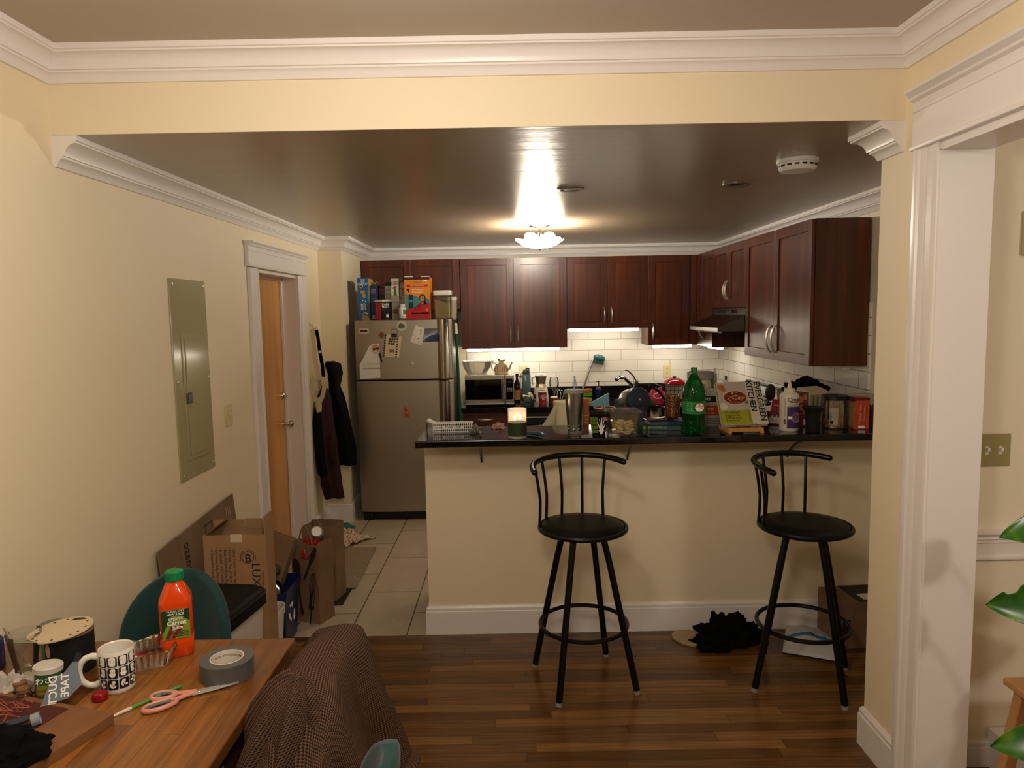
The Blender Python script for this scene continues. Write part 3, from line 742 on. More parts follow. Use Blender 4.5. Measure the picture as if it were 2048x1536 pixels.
text(t, 'SINGLE WALL MAILS', .03, SH @ TR(.0135, .215, .40) @ Matrix(((0, 0, 1, 0), (1, 0, 0, 0), (0, 1, 0, 0), (0, 0, 0, 1))) @ RZ(-90), INK, 'printed_line')
b = B(); M_ = SH @ TR(.0128, .47, .635) @ Matrix(((0, 0, 1, 0), (1, 0, 0, 0), (0, 1, 0, 0), (0, 0, 0, 1)))
for x0, x1, y0, y1 in ((-.04, .04, -.05, -.045), (-.04, .04, .045, .05), (-.04, -.035, -.05, .05), (.035, .04, -.05, .05)): decal(b, x0, x1, y0, y1, M_)
part(t, 'printed_square', b, INK, smooth=0)
b = B(); M_ = SH @ TR(.0085, .085, .55) @ Matrix(((0, 0, 1, 0), (1, 0, 0, 0), (0, 1, 0, 0), (0, 0, 0, 1))); decal(b, -.03, .03, -.05, .05, M_); part(t, 'torn_label', b, mat('torn_label_paper', 'a98d6c', .8), smooth=0)
b = B(); M_ = SH @ TR(.0128, .71, .67) @ Matrix(((0, 0, 1, 0), (1, 0, 0, 0), (0, 1, 0, 0), (0, 0, 0, 1)))
for i in range(3): decal(b, -.03+.022*i, -.02+.022*i, -.04, .03, M_)
part(t, 'tape_mark', b, mat('torn_label_paper', 'a98d6c', .8), smooth=0)

t = thing('cardboard_box', 'tall open cardboard box with round bamboo logo, standing behind the teal chair', 'box', (-1.312, 2.93, 0))
W_, D_, H_ = .258, .115, .752
b = B(); th = .005
b.box(0, W_, 0, th, 0, H_); b.box(0, W_, D_-th, D_, 0, H_+.0); b.box(0, th, th, D_-th, 0, H_); b.box(W_-th, W_, th, D_-th, 0, H_+.0); b.box(th, W_-th, th, D_-th, 0, .01)
part(t, 'carton', b, CARD, smooth=0)
b = B(); b.box(.005, .135, D_-.005, D_, 0, .035, TR(0, 0, H_) ); b.box(.14, W_-.004, D_-.008, D_-.003, -.004, .04, TR(0, 0, H_)); part(t, 'rear_flap', b, CARD, smooth=0)
b = B(); b.box(W_, W_+.005, .0, D_-.015, .02, .83); part(t, 'side_flap', b, CARD, smooth=0)
b = B(); b.box(0, .005, 0, .09, 0, .10, TR(.0, .02, H_) @ RY(55)); part(t, 'inner_flap', b, CARDI, smooth=0)
b = B(); b.box(.115, .165, -.001, 0, H_-.03, H_+.004); part(t, 'clear_tape', b, mat('shiny_tape', 'cbb99a', .1, spec=.8), smooth=0)
b = B(); M_ = TR(.185, -.0004, .655) @ FRONT
b.lathe([(.024, 0), (.0265, 0), (.0265, .0004), (.024, .0004), (.024, 0)], 40, M_)
part(t, 'logo_ring', b, INK, smooth=0)
text(t, 'B', .05, TR(.185, -.0004, .65) @ FRONT, INK, 'logo_letter', bold=.01)
for i, ch in enumerate('Bamboo Creations'):
    a = 200-220*i/15
    text(t, ch, .013, TR(.185, -.0004, .655) @ FRONT @ RZ(a-90) @ TR(0, .033, 0), INK, 'logo_text')
text(t, 'LUXURY', .05, TR(.215, -.0004, .53) @ FRONT @ RZ(-90), INK, 'printed_word', align='CENTER', sx=1.05)
text(t, '100% Natural Bamboo', .014, TR(.245, -.0004, .53) @ FRONT @ RZ(-90), INK, 'printed_line')
lines = ['A Sustainable Comfy Fiber Sheet Set', 'Extremely Soft, Silky and Smooth', 'Breathable and Cool All Night Long', 'Deep Pockets fit the Big Mattress', 'Naturally Free of Harsh Toxins', 'Safety Tested Oeko Standard']
for i, s_ in enumerate(lines):
    text(t, '\u2022 '+s_, .0165, TR(.035+.0185*i, -.0004, .70) @ FRONT @ RZ(-90), INK, 'printed_line', align='LEFT', sx=.9)

t = thing('trash_can', 'whitish kitchen trash can with a wide black lid behind the teal chair', 'trash can', (-1.15, 2.60, 0), radians(-8))
b = B(); b.rbox(.285, .305, [(0, .86, .86), (.006, .88, .88), (.55, 1, 1), (.55, .97, .97), (.02, .85, .85)], .04, 6); part(t, 'body', b, mat('translucent_white_bin', 'c4bcb0', .4), smooth=40)
b = B(); b.rbox(.31, .33, [(.545, .97, .97), (.548, 1, 1), (.588, 1, 1), (.602, .97, .97), (.612, .90, .90), (.614, .8, .8)], .045, 6); o = part(t, 'lid', b, mat('matte_black_lid', '060505', .6, spec=.2))
b = B(); L = [(x, y, .592) for x, y in rrect(.308, .328, .045, 6)]; b.tube(L, .003, 6, True); part(o, 'lid_ridge', b, BLACKP)
def bin_open(w, d, h, taper, r, wall=.004, lip=.008):
    b = B(); b.rbox(w, d, [(0, taper, taper), (h-.035, .985, .985), (h-.035, 1.03, 1.03), (h, 1.04, 1.04), (h, 1.0, 1.0), (.02, taper*.96, taper*.96)], r, 6); return b
single('wastebasket', bin_open(.20, .17, .285, .82, .05), mat('white_bin_plastic', 'd5cfc4', .35), 'small white plastic wastebasket beside the blue recycling bin', 'wastebasket', (-1.215, 3.275, 0), smooth=40)
t = thing('recycling_bin', 'dark blue recycling bin holding bags and a black can', 'recycling bin', (-1.270, 3.56, 0))
part(t, 'bin', bin_open(.25, .28, .30, .84, .03), mat('blue_bin_plastic', '101c4a', .35), smooth=40)
b = B(); M_ = TR(.1215, -.03, .16) @ RY(86) @ RZ(90)
for k_ in range(3):
    a = 120*k_; Mk = M_ @ RZ(a)
    b.prism([(-.02, .03), (.012, .03), (.012, .02), (.035, .037), (.012, .055), (.012, .044), (-.02, .044)], 0, .0012, Mk)
part(t, 'recycling_symbol', b, INKW, smooth=0)
b = B(); b.lathe([(0, -.05), (.052, -.05), (.055, .05), (.05, .052), (.047, .045), (.047, -.045), (0, -.045)], 24, RX(62) @ RY(20))
single('black_can', b, BLACKG, 'black open can lying in the blue recycling bin', 'can', (-1.235, 3.49, .285))
b = B(); b.lathe([(0, -.05), (.03, -.05), (.033, -.045), (.033, .045), (.03, .05), (0, .048)], 20, RX(75) @ RY(-15))
single('tin_can', b, mat('tin', 'a09a92', .25, .9), 'shiny tin can behind the black can in the recycling bin', 'can', (-1.25, 3.63, .345))

def paperbag(t, w, d, h, seed, handles=True, m=KRAFT):
    b = B(); L = []; n = 9
    def ring(z, s, inset=0):
        r = []; a, c = w/2-inset, d/2-inset
        for i in range(n): r.append((-a+2*a*i/n, -c))
        for i in range(n): r.append((a, -c+2*c*i/n))
        for i in range(n): r.append((a-2*a*i/n, c))
        for i in range(n): r.append((-a, c-2*c*i/n))
        out = []
        for x, y in r:
            k_ = .012*fbm((x*9+seed, y*9, z*7))*(.3+z/h); pin = -.16*(1-abs(y)/c if c else 0)*(z/h)*(abs(x) > a-.001)
            out.append((x*(1+pin)+k_, y+k_*.8, z+(.01*fbm((x*8, y*8, seed)) if z > h*.95 else 0)))
        return out
    for i in range(9): L.append(ring(h*i/8, seed))
    for z in (h, h*.5, .02): L.append(ring(z, seed, .003))
    b.loft(L); part(t, 'paper_body', b, m, smooth=25)
    if handles:
        for s in (-1, 1):
            b = B(); pts = [(-.05+.1*i/12, s*(d/2-.012), h-.04+.13*sin(pi*i/12)**.6) for i in range(13)]; b.tube(pts, .0045, 6); part(t, 'handle', b, m)
def utensils(t, M, kind, sc=1.0):
    b = B(); th = .0005
    if kind == 'spoon':
        b.prism([(.030*cos(2*pi*i/20)*.9, .12+.045*sin(2*pi*i/20)) for i in range(20)], 0, th, M); b.box(-.005, .005, -.09, .08, 0, th, M); b.prism([(-.005, -.09), (.005, -.09), (.012, -.13), (0, -.15), (-.012, -.13)], 0, th, M)
    elif kind == 'brush':
        b.box(-.006, .006, -.10, -.0, 0, th, M); b.prism([(-.008, 0), (.008, 0), (.016, .05), (.008, .10), (-.008, .10), (-.016, .05)], 0, th, M)
    elif kind == 'whisk':
        for w_ in (.02, .011, .003): b.tube([(w_*sin(2*pi*i/20), .05+.06*cos(2*pi*i/20), .0005) for i in range(20)], .0015, 4, True, M=M)
        b.box(-.006, .006, -.09, -.01, 0, th, M)
    else:
        for x in (-.014, 0, .014): b.box(x-.002, x+.002, -.02, .10, 0, th, M)
        b.box(-.018, .018, -.03, -.018, 0, th, M); b.box(-.004, .004, -.14, -.03, 0, th, M)
    part(t, 'printed_'+kind, b, INK, smooth=0)
t = thing('paper_bag', 'brown paper grocery bag printed with kitchen utensils, in front', 'paper bag', (-1.115, 3.82, 0), radians(-24))
paperbag(t, .17, .13, .44, 2.0)
utensils(t, TR(-.035, -.078, .19) @ RX(88) @ RZ(8), 'spoon'); utensils(t, TR(.045, -.078, .34) @ RX(88) @ RZ(-24), 'brush'); utensils(t, TR(.05, -.078, .18) @ RX(88) @ RZ(-8), 'whisk'); utensils(t, TR(.045, -.076, .12) @ RX(88) @ RZ(-6), 'fork')
b = lump((0, 0, 0), (.055, .045, .10), 2.2, .25, 6); single('red_package', b, mat('red_foil_bag', '9c1414', .3), 'shiny red package sticking out of the front paper bag', 'package', (-1.115, 3.80, .36), .4)
b = B(); b.lathe([(0, 0), (.03, 0), (.032, .004), (.032, .085), (.028, .092), (.026, .09), (0, .09)], 20, RX(55) @ RY(15)); single('drink_can', b, mat('silver_can', 'cfcac2', .3, .7), 'white and silver drink can in the front paper bag', 'can', (-1.10, 3.86, .45))
t = thing('paper_bag', 'brown paper grocery bag with large spoon print, behind the front bag', 'paper bag', (-1.13, 4.12, 0), radians(-8))
paperbag(t, .19, .14, .45, 5.0, False)
utensils(t, TR(.03, -.083, .27) @ RX(88) @ RZ(6), 'spoon'); utensils(t, TR(.075, -.083, .20) @ RX(88), 'fork')
t = thing('paper_bag', 'folded brown paper bag leaning in the blue recycling bin', 'paper bag', (-1.325, 3.65, .28), radians(-12), rot=(radians(-12), radians(16), radians(-14)))
b = B(); b.rbox(.20, .05, [(-.02, 1, 1), (.12, 1.02, 1.1), (.26, 1.0, .9), (.26, .97, .5), (0, .95, .5)], .004, 2); part(t, 'paper_body', b, KRAFT, smooth=20)
text(t, 'STORE', .05, TR(-.02, -.030, .13) @ FRONT @ RZ(-60), INK, 'printed_word')
def mat_pad(name, w, d, m, lb, loc, rz, th=.008):
    b = B(); b.rbox(w, d, [(0, 1, 1), (th, 1, 1)], .008, 3); single(name, b, m, lb, 'mat', loc, rz, bev=.002)
mat_pad('floor_mat', .30, .76, mat('speckled_grey_mat', '8e7c66', .95, var=.35, bscale=420, bump=.5), 'speckled grey mat on the kitchen tiles beside the paper bags', (-1.135, 4.60, .006), radians(1.5))
mat_pad('floor_mat', .24, .42, mat('black_rubber', '0d0c0c', .6), 'black rubber mat under the speckled grey mat', (-1.12, 4.19, 0), radians(0), .006)
def rag(cx, cy, w, d, h, seed, m, lb, name='rag'):
    b = B(); L = []
    for i in range(25):
        r = []
        for j in range(25):
            u, v = i/24-.5, j/24-.5; e = 1+.35*fbm((u*3, v*3, seed))
            r.append((u*w*e, v*d*e, .006+h*max(0, .55+fbm((u*4+seed, v*4, 0)))*(1-4*u*u*.7)*(1-4*v*v*.7)))
        L.append(r)
    b.grid(L); single(name, b, m, lb, 'cloth', (cx, cy, 0), seed, solid=.004)
rag(-1.385, 5.46, .20, .17, .05, 1.1, mat('teal_cloth', '2f6f6b', .9), 'teal cloth lying on the tile floor by the chase')
k = N('patterned_cloth'); vo = k.n('ShaderNodeTexVoronoi'); vo.inputs['Scale'].default_value = 60; k.l(k.coord(), vo.inputs['Vector'])
k.col(k.ramp(vo.outputs['Distance'], [(.25, '7a3f33'), (.42, 'cbb79b')])); k.set(Roughness=.9)
rag(-1.245, 5.16, .22, .22, .08, 2.6, k.m, 'cream patterned cloth crumpled on the tile floor beside the teal cloth')
# ================================================================== FRIDGE TOP AND FRIDGE DOOR
ZT = 1.613
def C(h, rough=.5, **k): return mat('paint_'+h+('_%d' % (rough*100)), h, rough, **k)
def boxthing(name, label, cat, loc, w, d, h, m, rz=0, group=None, face=None, side=None, flap=None, pname='carton'):
    t = thing(name, label, cat, loc, radians(rz), group)
    b = B(); b.box(0, w, 0, d, 0, h); part(t, pname, b, m, smooth=0, bev=.0015)
    if side: b = B(); b.box(w, w+.0006, .003, d-.003, .003, h-.003); part(t, 'side_panel', b, side, smooth=0)
    return t
def fd(t, name, m, *rects, poly=None, w0=0.0):
    """flat print on the front face of a boxthing: rects (x0,x1,z0,z1)"""
    b = B()
    for x0, x1, z0, z1 in rects: decal(b, x0, x1, z0, z1, FRONT)
    for p in (poly or []): b.prism(p, 0, .0004+w0, FRONT)
    return part(t, name, b, m, smooth=0)
def blob(cx, cz, rx, rz, n=14, seed=0, amp=.18):
    return [(cx+rx*cos(2*pi*i/n)*(1+amp*sin(3*i+seed)), cz+rz*sin(2*pi*i/n)*(1+amp*cos(2*i+seed))) for i in range(n)]
TAN = C('b98d58'); CRM = C('dccfae'); YEL = C('c9a545')
t = boxthing('cereal_box', 'tall blue cereal box at the left end of the fridge top', 'box', (-1.232, 5.80, ZT), .088, .20, .345, C('1c5f8f'), 0, 'boxes on top of the fridge', side=YEL)
text(t, 'THE\nBIG\nCRUNCHY', .019, TR(.044, -.0006, .315) @ FRONT, INKW, bold=.01, line=.8)
text(t, 'BITE\nSIZE\nBITE', .022, TR(.044, -.0006, .115) @ FRONT, INKW, bold=.02, line=.8)
fd(t, 'printed_flakes', TAN, poly=[blob(.03, .275, .012, .012, seed=1), blob(.04, .235, .02, .014, seed=2), blob(.05, .205, .016, .018, seed=4), blob(.05, .05, .018, .012, seed=3), blob(.055, .022, .03, .022, seed=7)])
fd(t, 'printed_milk', INKW, poly=[blob(.032, .285, .014, .010, seed=5), blob(.058, .062, .016, .010, seed=6), blob(.04, .165, .004, .004), blob(.06, .16, .004, .004)])
t = boxthing('snack_box', 'navy blue box beside the tall blue cereal box', 'box', (-1.136, 5.83, ZT), .052, .16, .285, C('1b2450'), 0, 'boxes on top of the fridge', side=C('2a3a7a'))
text(t, 'PURE\nDARK\nFLAKE', .015, TR(.026, -.0006, .24) @ FRONT, mat('pale_blue_print', '9fb0d8', .5), line=.85)
fd(t, 'printed_lines', mat('blue_grey_print', '56669a', .6), *[(.008, .044, .08+.011*i, .083+.011*i) for i in range(10)])
fd(t, 'barcode_patch', C('b9b2a4'), (.010, .042, .018, .046)); fd(t, "barcode", INKB, *[(.014+.004*i, .0155+.004*i, .022, .043) for i in range(6)], w0=.0)
b = lump((0, 0, 0), (.035, .03, .03), 4.1, .3, 8); single('crinkled_bag', b, mat('crinkled_gold_foil', 'a58a4a', .35, .5), 'crinkled gold foil bag tucked on top of the navy box', 'bag', (-1.10, 5.93, 1.899))
t = boxthing('snack_box', 'dark brown box with pink band behind the red and black canister', 'box', (-1.078, 5.90, ZT), .045, .14, .275, C('33201a'), 0, 'boxes on top of the fridge')
fd(t, 'printed_bands', C('8a4f48'), (.002, .043, .22, .262)); fd(t, 'printed_band', C('5c3a2c'), (.002, .043, .12, .19)); fd(t, 'printed_text', C('b08a80'), *[(.008, .037, .228+.008*i, .231+.008*i) for i in range(4)])
t = boxthing('snack_box', 'white carton with dark top behind the red and black canister', 'box', (-1.027, 5.88, ZT), .056, .12, .282, C('c9c2b2'), 0, 'boxes on top of the fridge')
b = B(); b.prism([(0, 0), (.056, 0), (.046, .028), (.010, .028)], 0, .12, TR(0, .12, .282) @ FRONT); part(t, 'dark_top', b, INKB, smooth=0)
text(t, 'QUICK\nOATS\nNo.13', .016, TR(.028, -.0006, .20) @ FRONT, INKB, bold=.01)
fd(t, 'fine_print', INK, *[(.006, .05, .255-.007*i, .2575-.007*i) for i in range(2)])
t = thing('canister', 'red and black round canister with silver lid at the front of the fridge top', 'canister', (-1.025, 5.785, ZT), 0)
b = B(); b.lathe([(0, 0), (.066, 0), (.068, .004), (.068, .155), (0, .155)], 36); part(t, 'can_body', b, C('15120f', .4))
b = B(); b.lathe([(.0683, .012), (.0683, .145)], 20, None, radians(195), radians(262)); part(t, 'red_label', b, mat('red_label_print', 'a3161d', .4))
b = B(); b.lathe([(0, .166), (.066, .168), (.0705, .165), (.0705, .153), (.068, .153)], 36); part(t, 'lid', b, mat('silver_lid', 'd0cabd', .3, .6))
text(t, 'DARK\nMALT', .022, TR(.028, -.0645, .122) @ RZ(23) @ FRONT, INKW, bold=.01, bend=.068, line=.8)
text(t, 'M A L T E D', .02, TR(-.042, -.054, .07) @ RZ(-38) @ FRONT @ RZ(90), mat('pink_print', 'd86060', .5))
b = B(); decal(b, -.012, .010, -.012, .012, TR(.040, -.0555, .04) @ RZ(36) @ FRONT); part(t, 'barcode_patch', b, INKW, smooth=0)
t = boxthing('cereal_box', 'corn flakes box with green rooster on top of the fridge', 'box', (-.962, 5.80, ZT), .060, .19, .338, C('8d8778'), 0, 'boxes on top of the fridge', side=C('a8986c'))
fd(t, 'white_top_panel', C('cfc8b8'), (.001, .059, .20, .336))
text(t, 'CORN\nFLAKES', .0185, TR(.03, -.0008, .30) @ FRONT, INKB, bold=.02, line=.9)
fd(t, 'printed_rooster', mat('rooster_green', '2f6a35', .5), poly=[[(.018, .20), (.046, .20), (.044, .235), (.036, .262), (.026, .258), (.02, .23)]], w0=.0004)
fd(t, 'printed_comb', mat('rooster_red', '8a1f1a', .5), poly=[[(.014, .258), (.02, .272), (.03, .278), (.044, .272), (.048, .258), (.04, .262), (.03, .262), (.02, .256)]], w0=.0004)
text(t, 'BITE', .02, TR(.034, -.0006, .145) @ FRONT, C('4d483d')); fd(t, 'printed_flakes', C('5a3a22'), poly=[blob(.03, .075, .024, .022, seed=3)])
t = boxthing('cereal_box', 'grey cereal box with sideways maroon lettering beside the orange box', 'box', (-.898, 5.83, ZT), .045, .18, .305, C('a29b8e'), 0, 'boxes on top of the fridge')
text(t, 'Total', .044, TR(.024, -.0006, .215) @ FRONT @ RZ(90), C('5a1f35'), sx=1.05); fd(t, 'printed_band', C('5b5348'), (.002, .043, .1, .112)); fd(t, 'logo_dot', INKB, poly=[blob(.035, .292, .005, .005, amp=0)])
t = thing('supplement_bottle', 'small white bottle with green leaf label in front of the grey cereal box', 'bottle', (-.873, 5.785, ZT))
b = B(); b.lathe([(0, 0), (.027, 0), (.029, .003), (.029, .095), (.026, .104), (.018, .110), (.018, .113), (0, .113)], 28); part(t, 'bottle_body', b, WHITEP)
b = B(); b.lathe([(0, .132), (.02, .132), (.021, .130), (.021, .113), (0, .113)], 28); part(t, 'cap', b, WHITEP)
b = B(); b.lathe([(.0293, .028), (.0293, .032)], 28); b.lathe([(.0293, .05), (.0293, .09)], 10, None, radians(285), radians(350)); part(t, 'green_print', b, C('2f6b3a'))
b = B(); b.lathe([(.0294, .002), (.0294, .02)], 20, None, radians(200), radians(340)); part(t, 'label_band', b, C('6a1d26'))
t = thing('doorbell_box', 'large orange and red box with a smiling person on top of the fridge', 'box', (-.853, 5.78, ZT), 0)
W_, H_ = .205, .345
b = B(); b.box(0, W_, 0, .17, 0, H_); part(t, 'carton', b, C('e08a1c'), smooth=0, bev=.0015)
fd(t, 'red_lower_panel', mat('box_red', 'b51c22', .4), poly=[[(.004, .004), (W_-.004, .004), (W_-.004, .138), (.005, .085)]])
fd(t, 'blue_panel', mat('box_teal', '3f8890', .4), poly=[[(.005, .085), (W_-.004, .138), (W_-.004, .165), (.11, .185), (.005, .215)]])
fd(t, 'dark_top_flap', mat('box_maroon', '3b0d12', .4), (.0, W_, H_-.02, H_))
fd(t, 'border', mat('box_edge_pink', 'd07050', .4), (0, .003, 0, H_-.02), (W_-.003, W_, 0, H_-.02), (0, W_, 0, .003))
b = B(); b.box(.004, .07, .0, .03, 0, .009, TR(0, .0, H_)); b.box(.135, .20, 0, .03, 0, .009, TR(0, 0, H_)); part(t, 'torn_flaps', b, C('d8cdb8'), smooth=0)
fd(t, 'printed_device', C('17222f'), poly=[[(.03, .09), (.068, .098), (.068, .205), (.034, .21)]], w0=.0003); fd(t, 'printed_lens', C('6fb3c8'), poly=[blob(.051, .152, .012, .012, amp=0)], w0=.0005); fd(t, 'printed_button', INKB, poly=[blob(.051, .148, .008, .008, amp=0)], w0=.0007)
fd(t, 'printed_person_hair', C('20130d'), poly=[blob(.143, .178, .025, .032, 20, amp=.03), [(.155, .13), (.168, .13), (.168, .18), (.155, .18)]], w0=.0003)
fd(t, 'printed_person_face', C('b07a55'), poly=[blob(.142, .172, .0185, .025, 20, amp=.02), [(.134, .13), (.15, .13), (.15, .155), (.134, .155)]], w0=.0005)
fd(t, 'printed_person_smile', INKW, poly=[[(.134, .160), (.151, .160), (.147, .1555), (.138, .1555)]], w0=.0007)
fd(t, 'printed_person_eyes', INKB, poly=[blob(.135, .177, .0025, .0018, 8, amp=0), blob(.15, .177, .0025, .0018, 8, amp=0)], w0=.0007)
fd(t, 'printed_person_shirt', mat('shirt_red', '9a1720', .5), poly=[[(.09, .108), (.19, .125), (.175, .142), (.15, .146), (.142, .14), (.132, .146), (.11, .132)]], w0=.0003)
text(t, 'COCO', .022, TR(.105, -.0006, .305) @ FRONT, C('1d2a45'), bold=.02); fd(t, 'title_ribbon', mat('box_red', 'b51c22', .4), (.018, .188, .268, .284)); text(t, 'SMART VIDEO WATCH', .011, TR(.103, -.0010, .276) @ FRONT, INKW)
fd(t, 'fine_print', INKW, *[(.06, .15, .245-.011*i, .248-.011*i) for i in range(3)], *[(.07, .13, .105-.012*i, .108-.012*i) for i in range(3)], (.155, .185, .322-.012, .325-.004), w0=.0004)
fd(t, 'dark_strips', C('3a1016'), (.05, .115, .05, .062), (.12, .195, .05, .062), w0=.0004); fd(t, 'orange_seal', C('e07a1c'), poly=[blob(.178, .083, .011, .011, amp=0)], w0=.0006)
fd(t, 'printed_tag', C('2b2722'), poly=[[(.014, .25), (.034, .255), (.044, .235), (.03, .222)]], w0=.0003)
def tub(name, label, loc, w, d, h, fillz, cat='container'):
    t = thing(name, label, cat, loc)
    b = B(); b.rbox(w, d, [(.0, .90, .90), (.006, .93, .93), (h, 1, 1), (h, .965, .965), (.01, .90, .90)], .018, 5); part(t, 'clear_body', b, clear('clear_tub', 'f8f6f0', 'b5ac9a', .05), smooth=40)
    b = B(); L = [[]]
    loops = []
    for z, s in ((.012, .86), (.10, .9)):
        loops.append([(x, y, z) for x, y in rrect(w*s, d*s, .014, 5)])
    loops.append([(x, y, fillz+(.022 if x < -.01 else -.02)*abs(x)/(w*.45)) for x, y in rrect(w*.91, d*.91, .014, 5)])
    b.loft(loops); part(t, 'flour', b, mat('pale_flour', 'd8c99a', .9), smooth=0)
    b = B(); b.rbox(w*1.04, d*1.04, [(h-.026, .97, .97), (h-.02, 1, 1), (h+.008, 1, 1), (h+.014, .97, .97)], .02, 5); part(t, 'lid', b, WHITEP, bev=.002)
    return t
tub('flour_container', 'clear container of pale flour with white lid on the fridge top', (-.553, 5.85, ZT), .142, .14, .222, .145)
t = thing('flour_container', 'white lidded container mostly hidden behind the flour container', 'container', (-.525, 6.02, ZT))
b = B(); b.rbox(.14, .13, [(0, .93, .93), (.16, 1, 1)], .02); part(t, 'body', b, C('b9b2a2')); b = B(); b.rbox(.146, .136, [(.16, 1, 1), (.185, 1, 1)], .02); part(t, 'lid', b, WHITEP)

# papers and magnets on the fridge door
def dy(x): u = (x-FX0)/FW; return FY+.020*abs(2*u-1)**3.2-.0008
def flat(name, label, cat, cx, cz, poly, m, th=.0012, rot=0, group=None):
    t = thing(name, label, cat, (cx, dy(cx)-.0002, cz), group=group)
    b = B(); b.prism(poly, 0, th, FRONT); part(t, 'sheet', b, m, smooth=0); return t
def at_(poly, cx, cz): return [(x-cx, z-cz) for x, z in poly]
t = thing('magnet', 'brown leafy sun shaped magnet on the freezer door', 'magnet', (-1.028, dy(-1.028), 1.502), group='fridge magnets')
b = B(); b.prism([((.030 if i % 2 else .014)*cos(2*pi*i/22), (.030 if i % 2 else .014)*sin(2*pi*i/22)) for i in range(22)], 0, .006, FRONT); part(t, 'magnet_body', b, mat('rusty_brown', '7a4a18', .5), smooth=0)
t = thing('magnet', 'round white magnet with green trees at the top of the freezer door', 'magnet', (-.866, dy(-.866), 1.572), group='fridge magnets')
b = B(); b.disc((0, 0, 0), .041, 32, FRONT, th=.005); part(t, 'magnet_body', b, C('cfc9b6'), smooth=0)
b = B(); [b.prism(blob(x, z, .011, .011, seed=x*90), .005, .0058, FRONT) for x, z in ((-.018, -.004), (0, -.01), (.016, -.004), (.004, .008), (-.01, .012))]; part(t, 'printed_trees', b, C('4f6a48'), smooth=0)
t = flat('paper', 'torn white paper sheet with printed lines on the freezer door', 'paper', -1.10, 1.29, at_([(-1.095, 1.437), (-1.021, 1.439), (-.997, 1.168), (-1.211, 1.157), (-1.211, 1.268), (-1.125, 1.424)], -1.10, 1.29), PAPER)
b = B(); [decal(b, -.085+.002*i, .06, -.01-.012*i, -.008-.012*i, TR(0, -.0013, 0) @ FRONT) for i in range(4)]; b.box(-.09, .08, -.0018, -.0012, -.055, -.05); part(t, 'fine_print', b, C('8d8878'), smooth=0)
t = thing('magnet', 'magnet of a bald head in sunglasses with a dark tie pinning the torn paper', 'magnet', (-1.078, dy(-1.078)-.0015, 1.375), group='fridge magnets')
b = B(); b.prism(blob(0, .022, .028, .034, 18, amp=.05), 0, .004, FRONT); part(t, 'head', b, C('c58a70'), smooth=0)
b = B(); b.prism([(-.024, .022), (.026, .03), (.025, .018), (.006, .014), (.0, .02), (-.006, .012), (-.022, .011)], .004, .005, FRONT); b.prism([(.02, -.02), (.035, -.005), (.05, -.085), (.042, -.09)], 0, .004, FRONT); part(t, 'sunglasses_and_tie', b, INKB, smooth=0)
b = B(); b.prism([(-.014, .002), (.014, .006), (.01, -.006), (-.008, -.008)], .004, .005, FRONT); part(t, 'teeth', b, INKW, smooth=0)
t = flat('card', 'cream card with dark leafy border and a small window grid on the freezer door', 'card', -.94, 1.41, at_([(-.994, 1.509), (-.868, 1.491), (-.895, 1.320), (-1.012, 1.334)], -.94, 1.41), C('d9cba6'), th=.002)
b = B()
for i in range(9):
    u = i/8
    for e in (-1, 1):
        x = -.008+e*.048-.020*u; z = .085-.16*u; b.prism(blob(x, z-.006*e, .008, .008, 8, seed=i*2+e), .002, .0026, FRONT)
for i in range(3):
    for j in range(3): b.box(-.028+.018*i-.005*j, -.013+.018*i-.005*j, -.0026, -.002, .018+.018*(2-j)-.002*i, .033+.018*(2-j)-.002*i)
part(t, 'printed_border', b, C('2a2a1c'), smooth=0)
b = B(); b.box(-.03, .008, -.0027, -.002, -.045, -.022); part(t, 'printed_patch', b, C('8a6c48'), smooth=0)
t = flat('photo', 'small photo pinned above the cream leafy card on the freezer door', 'photo', -.927, 1.518, at_([(-.949, 1.557), (-.897, 1.552), (-.903, 1.479), (-.958, 1.484)], -.927, 1.518), C('8a8078'), th=.0045)
b = B(); b.prism(blob(-.01, .012, .011, .014, 10, amp=.05), .0045, .005, FRONT); b.prism(blob(.012, .014, .010, .014, 10, amp=.05), .0045, .005, FRONT); part(t, 'printed_faces', b, C('bf9a86'), smooth=0)
b = B(); b.prism([(-.022, -.034), (.018, -.036), (.02, -.006), (-.022, -.004)], .0045, .0048, FRONT); part(t, 'printed_clothes', b, C('20202a'), smooth=0)
t = flat('paper', 'tilted white note paper with ink marks on the freezer door', 'paper', -.74, 1.50, at_([(-.758, 1.576), (-.685, 1.553), (-.714, 1.415), (-.804, 1.447)], -.74, 1.50), PAPER)
b = B(); [b.prism(blob(x, z, r, r, 8, seed=x*50), .0012, .0016, FRONT) for x, z, r in ((.02, .035, .005), (.024, .02, .006), (.018, .005, .004), (-.02, -.02, .003), (.0, -.03, .004), (-.03, -.035, .003), (-.01, .0, .002), (.005, -.055, .005), (-.035, .0, .002))]; part(t, 'ink_marks', b, C('55504a'), smooth=0)
k = N('blue_sea_photo'); sp_ = k.n('ShaderNodeSeparateXYZ'); k.l(k.coord(), sp_.inputs[0]); nz_ = k.noise(k.coord(), 22, 4)
hh = k.math('ADD', k.math('SUBTRACT', k.math('MULTIPLY', sp_.outputs[0], .45), sp_.outputs[2]), k.math('MULTIPLY', k.math('SUBTRACT', nz_, .5), .1))
k.col(k.ramp(k.math('ADD', k.math('MULTIPLY', hh, 8), .5), [(.22, '5f6672'), (.42, '9aa0a6'), (.5, 'd8d8d2'), (.56, '1d3a78'), (.9, '14264f')])); k.set(Roughness=.35)
flat('photo', 'blue sea and cloud photo at the right of the freezer door', 'photo', -.63, 1.498, at_([(-.700, 1.548), (-.566, 1.551), (-.564, 1.446), (-.701, 1.444)], -.63, 1.498), k.m, th=.0026)
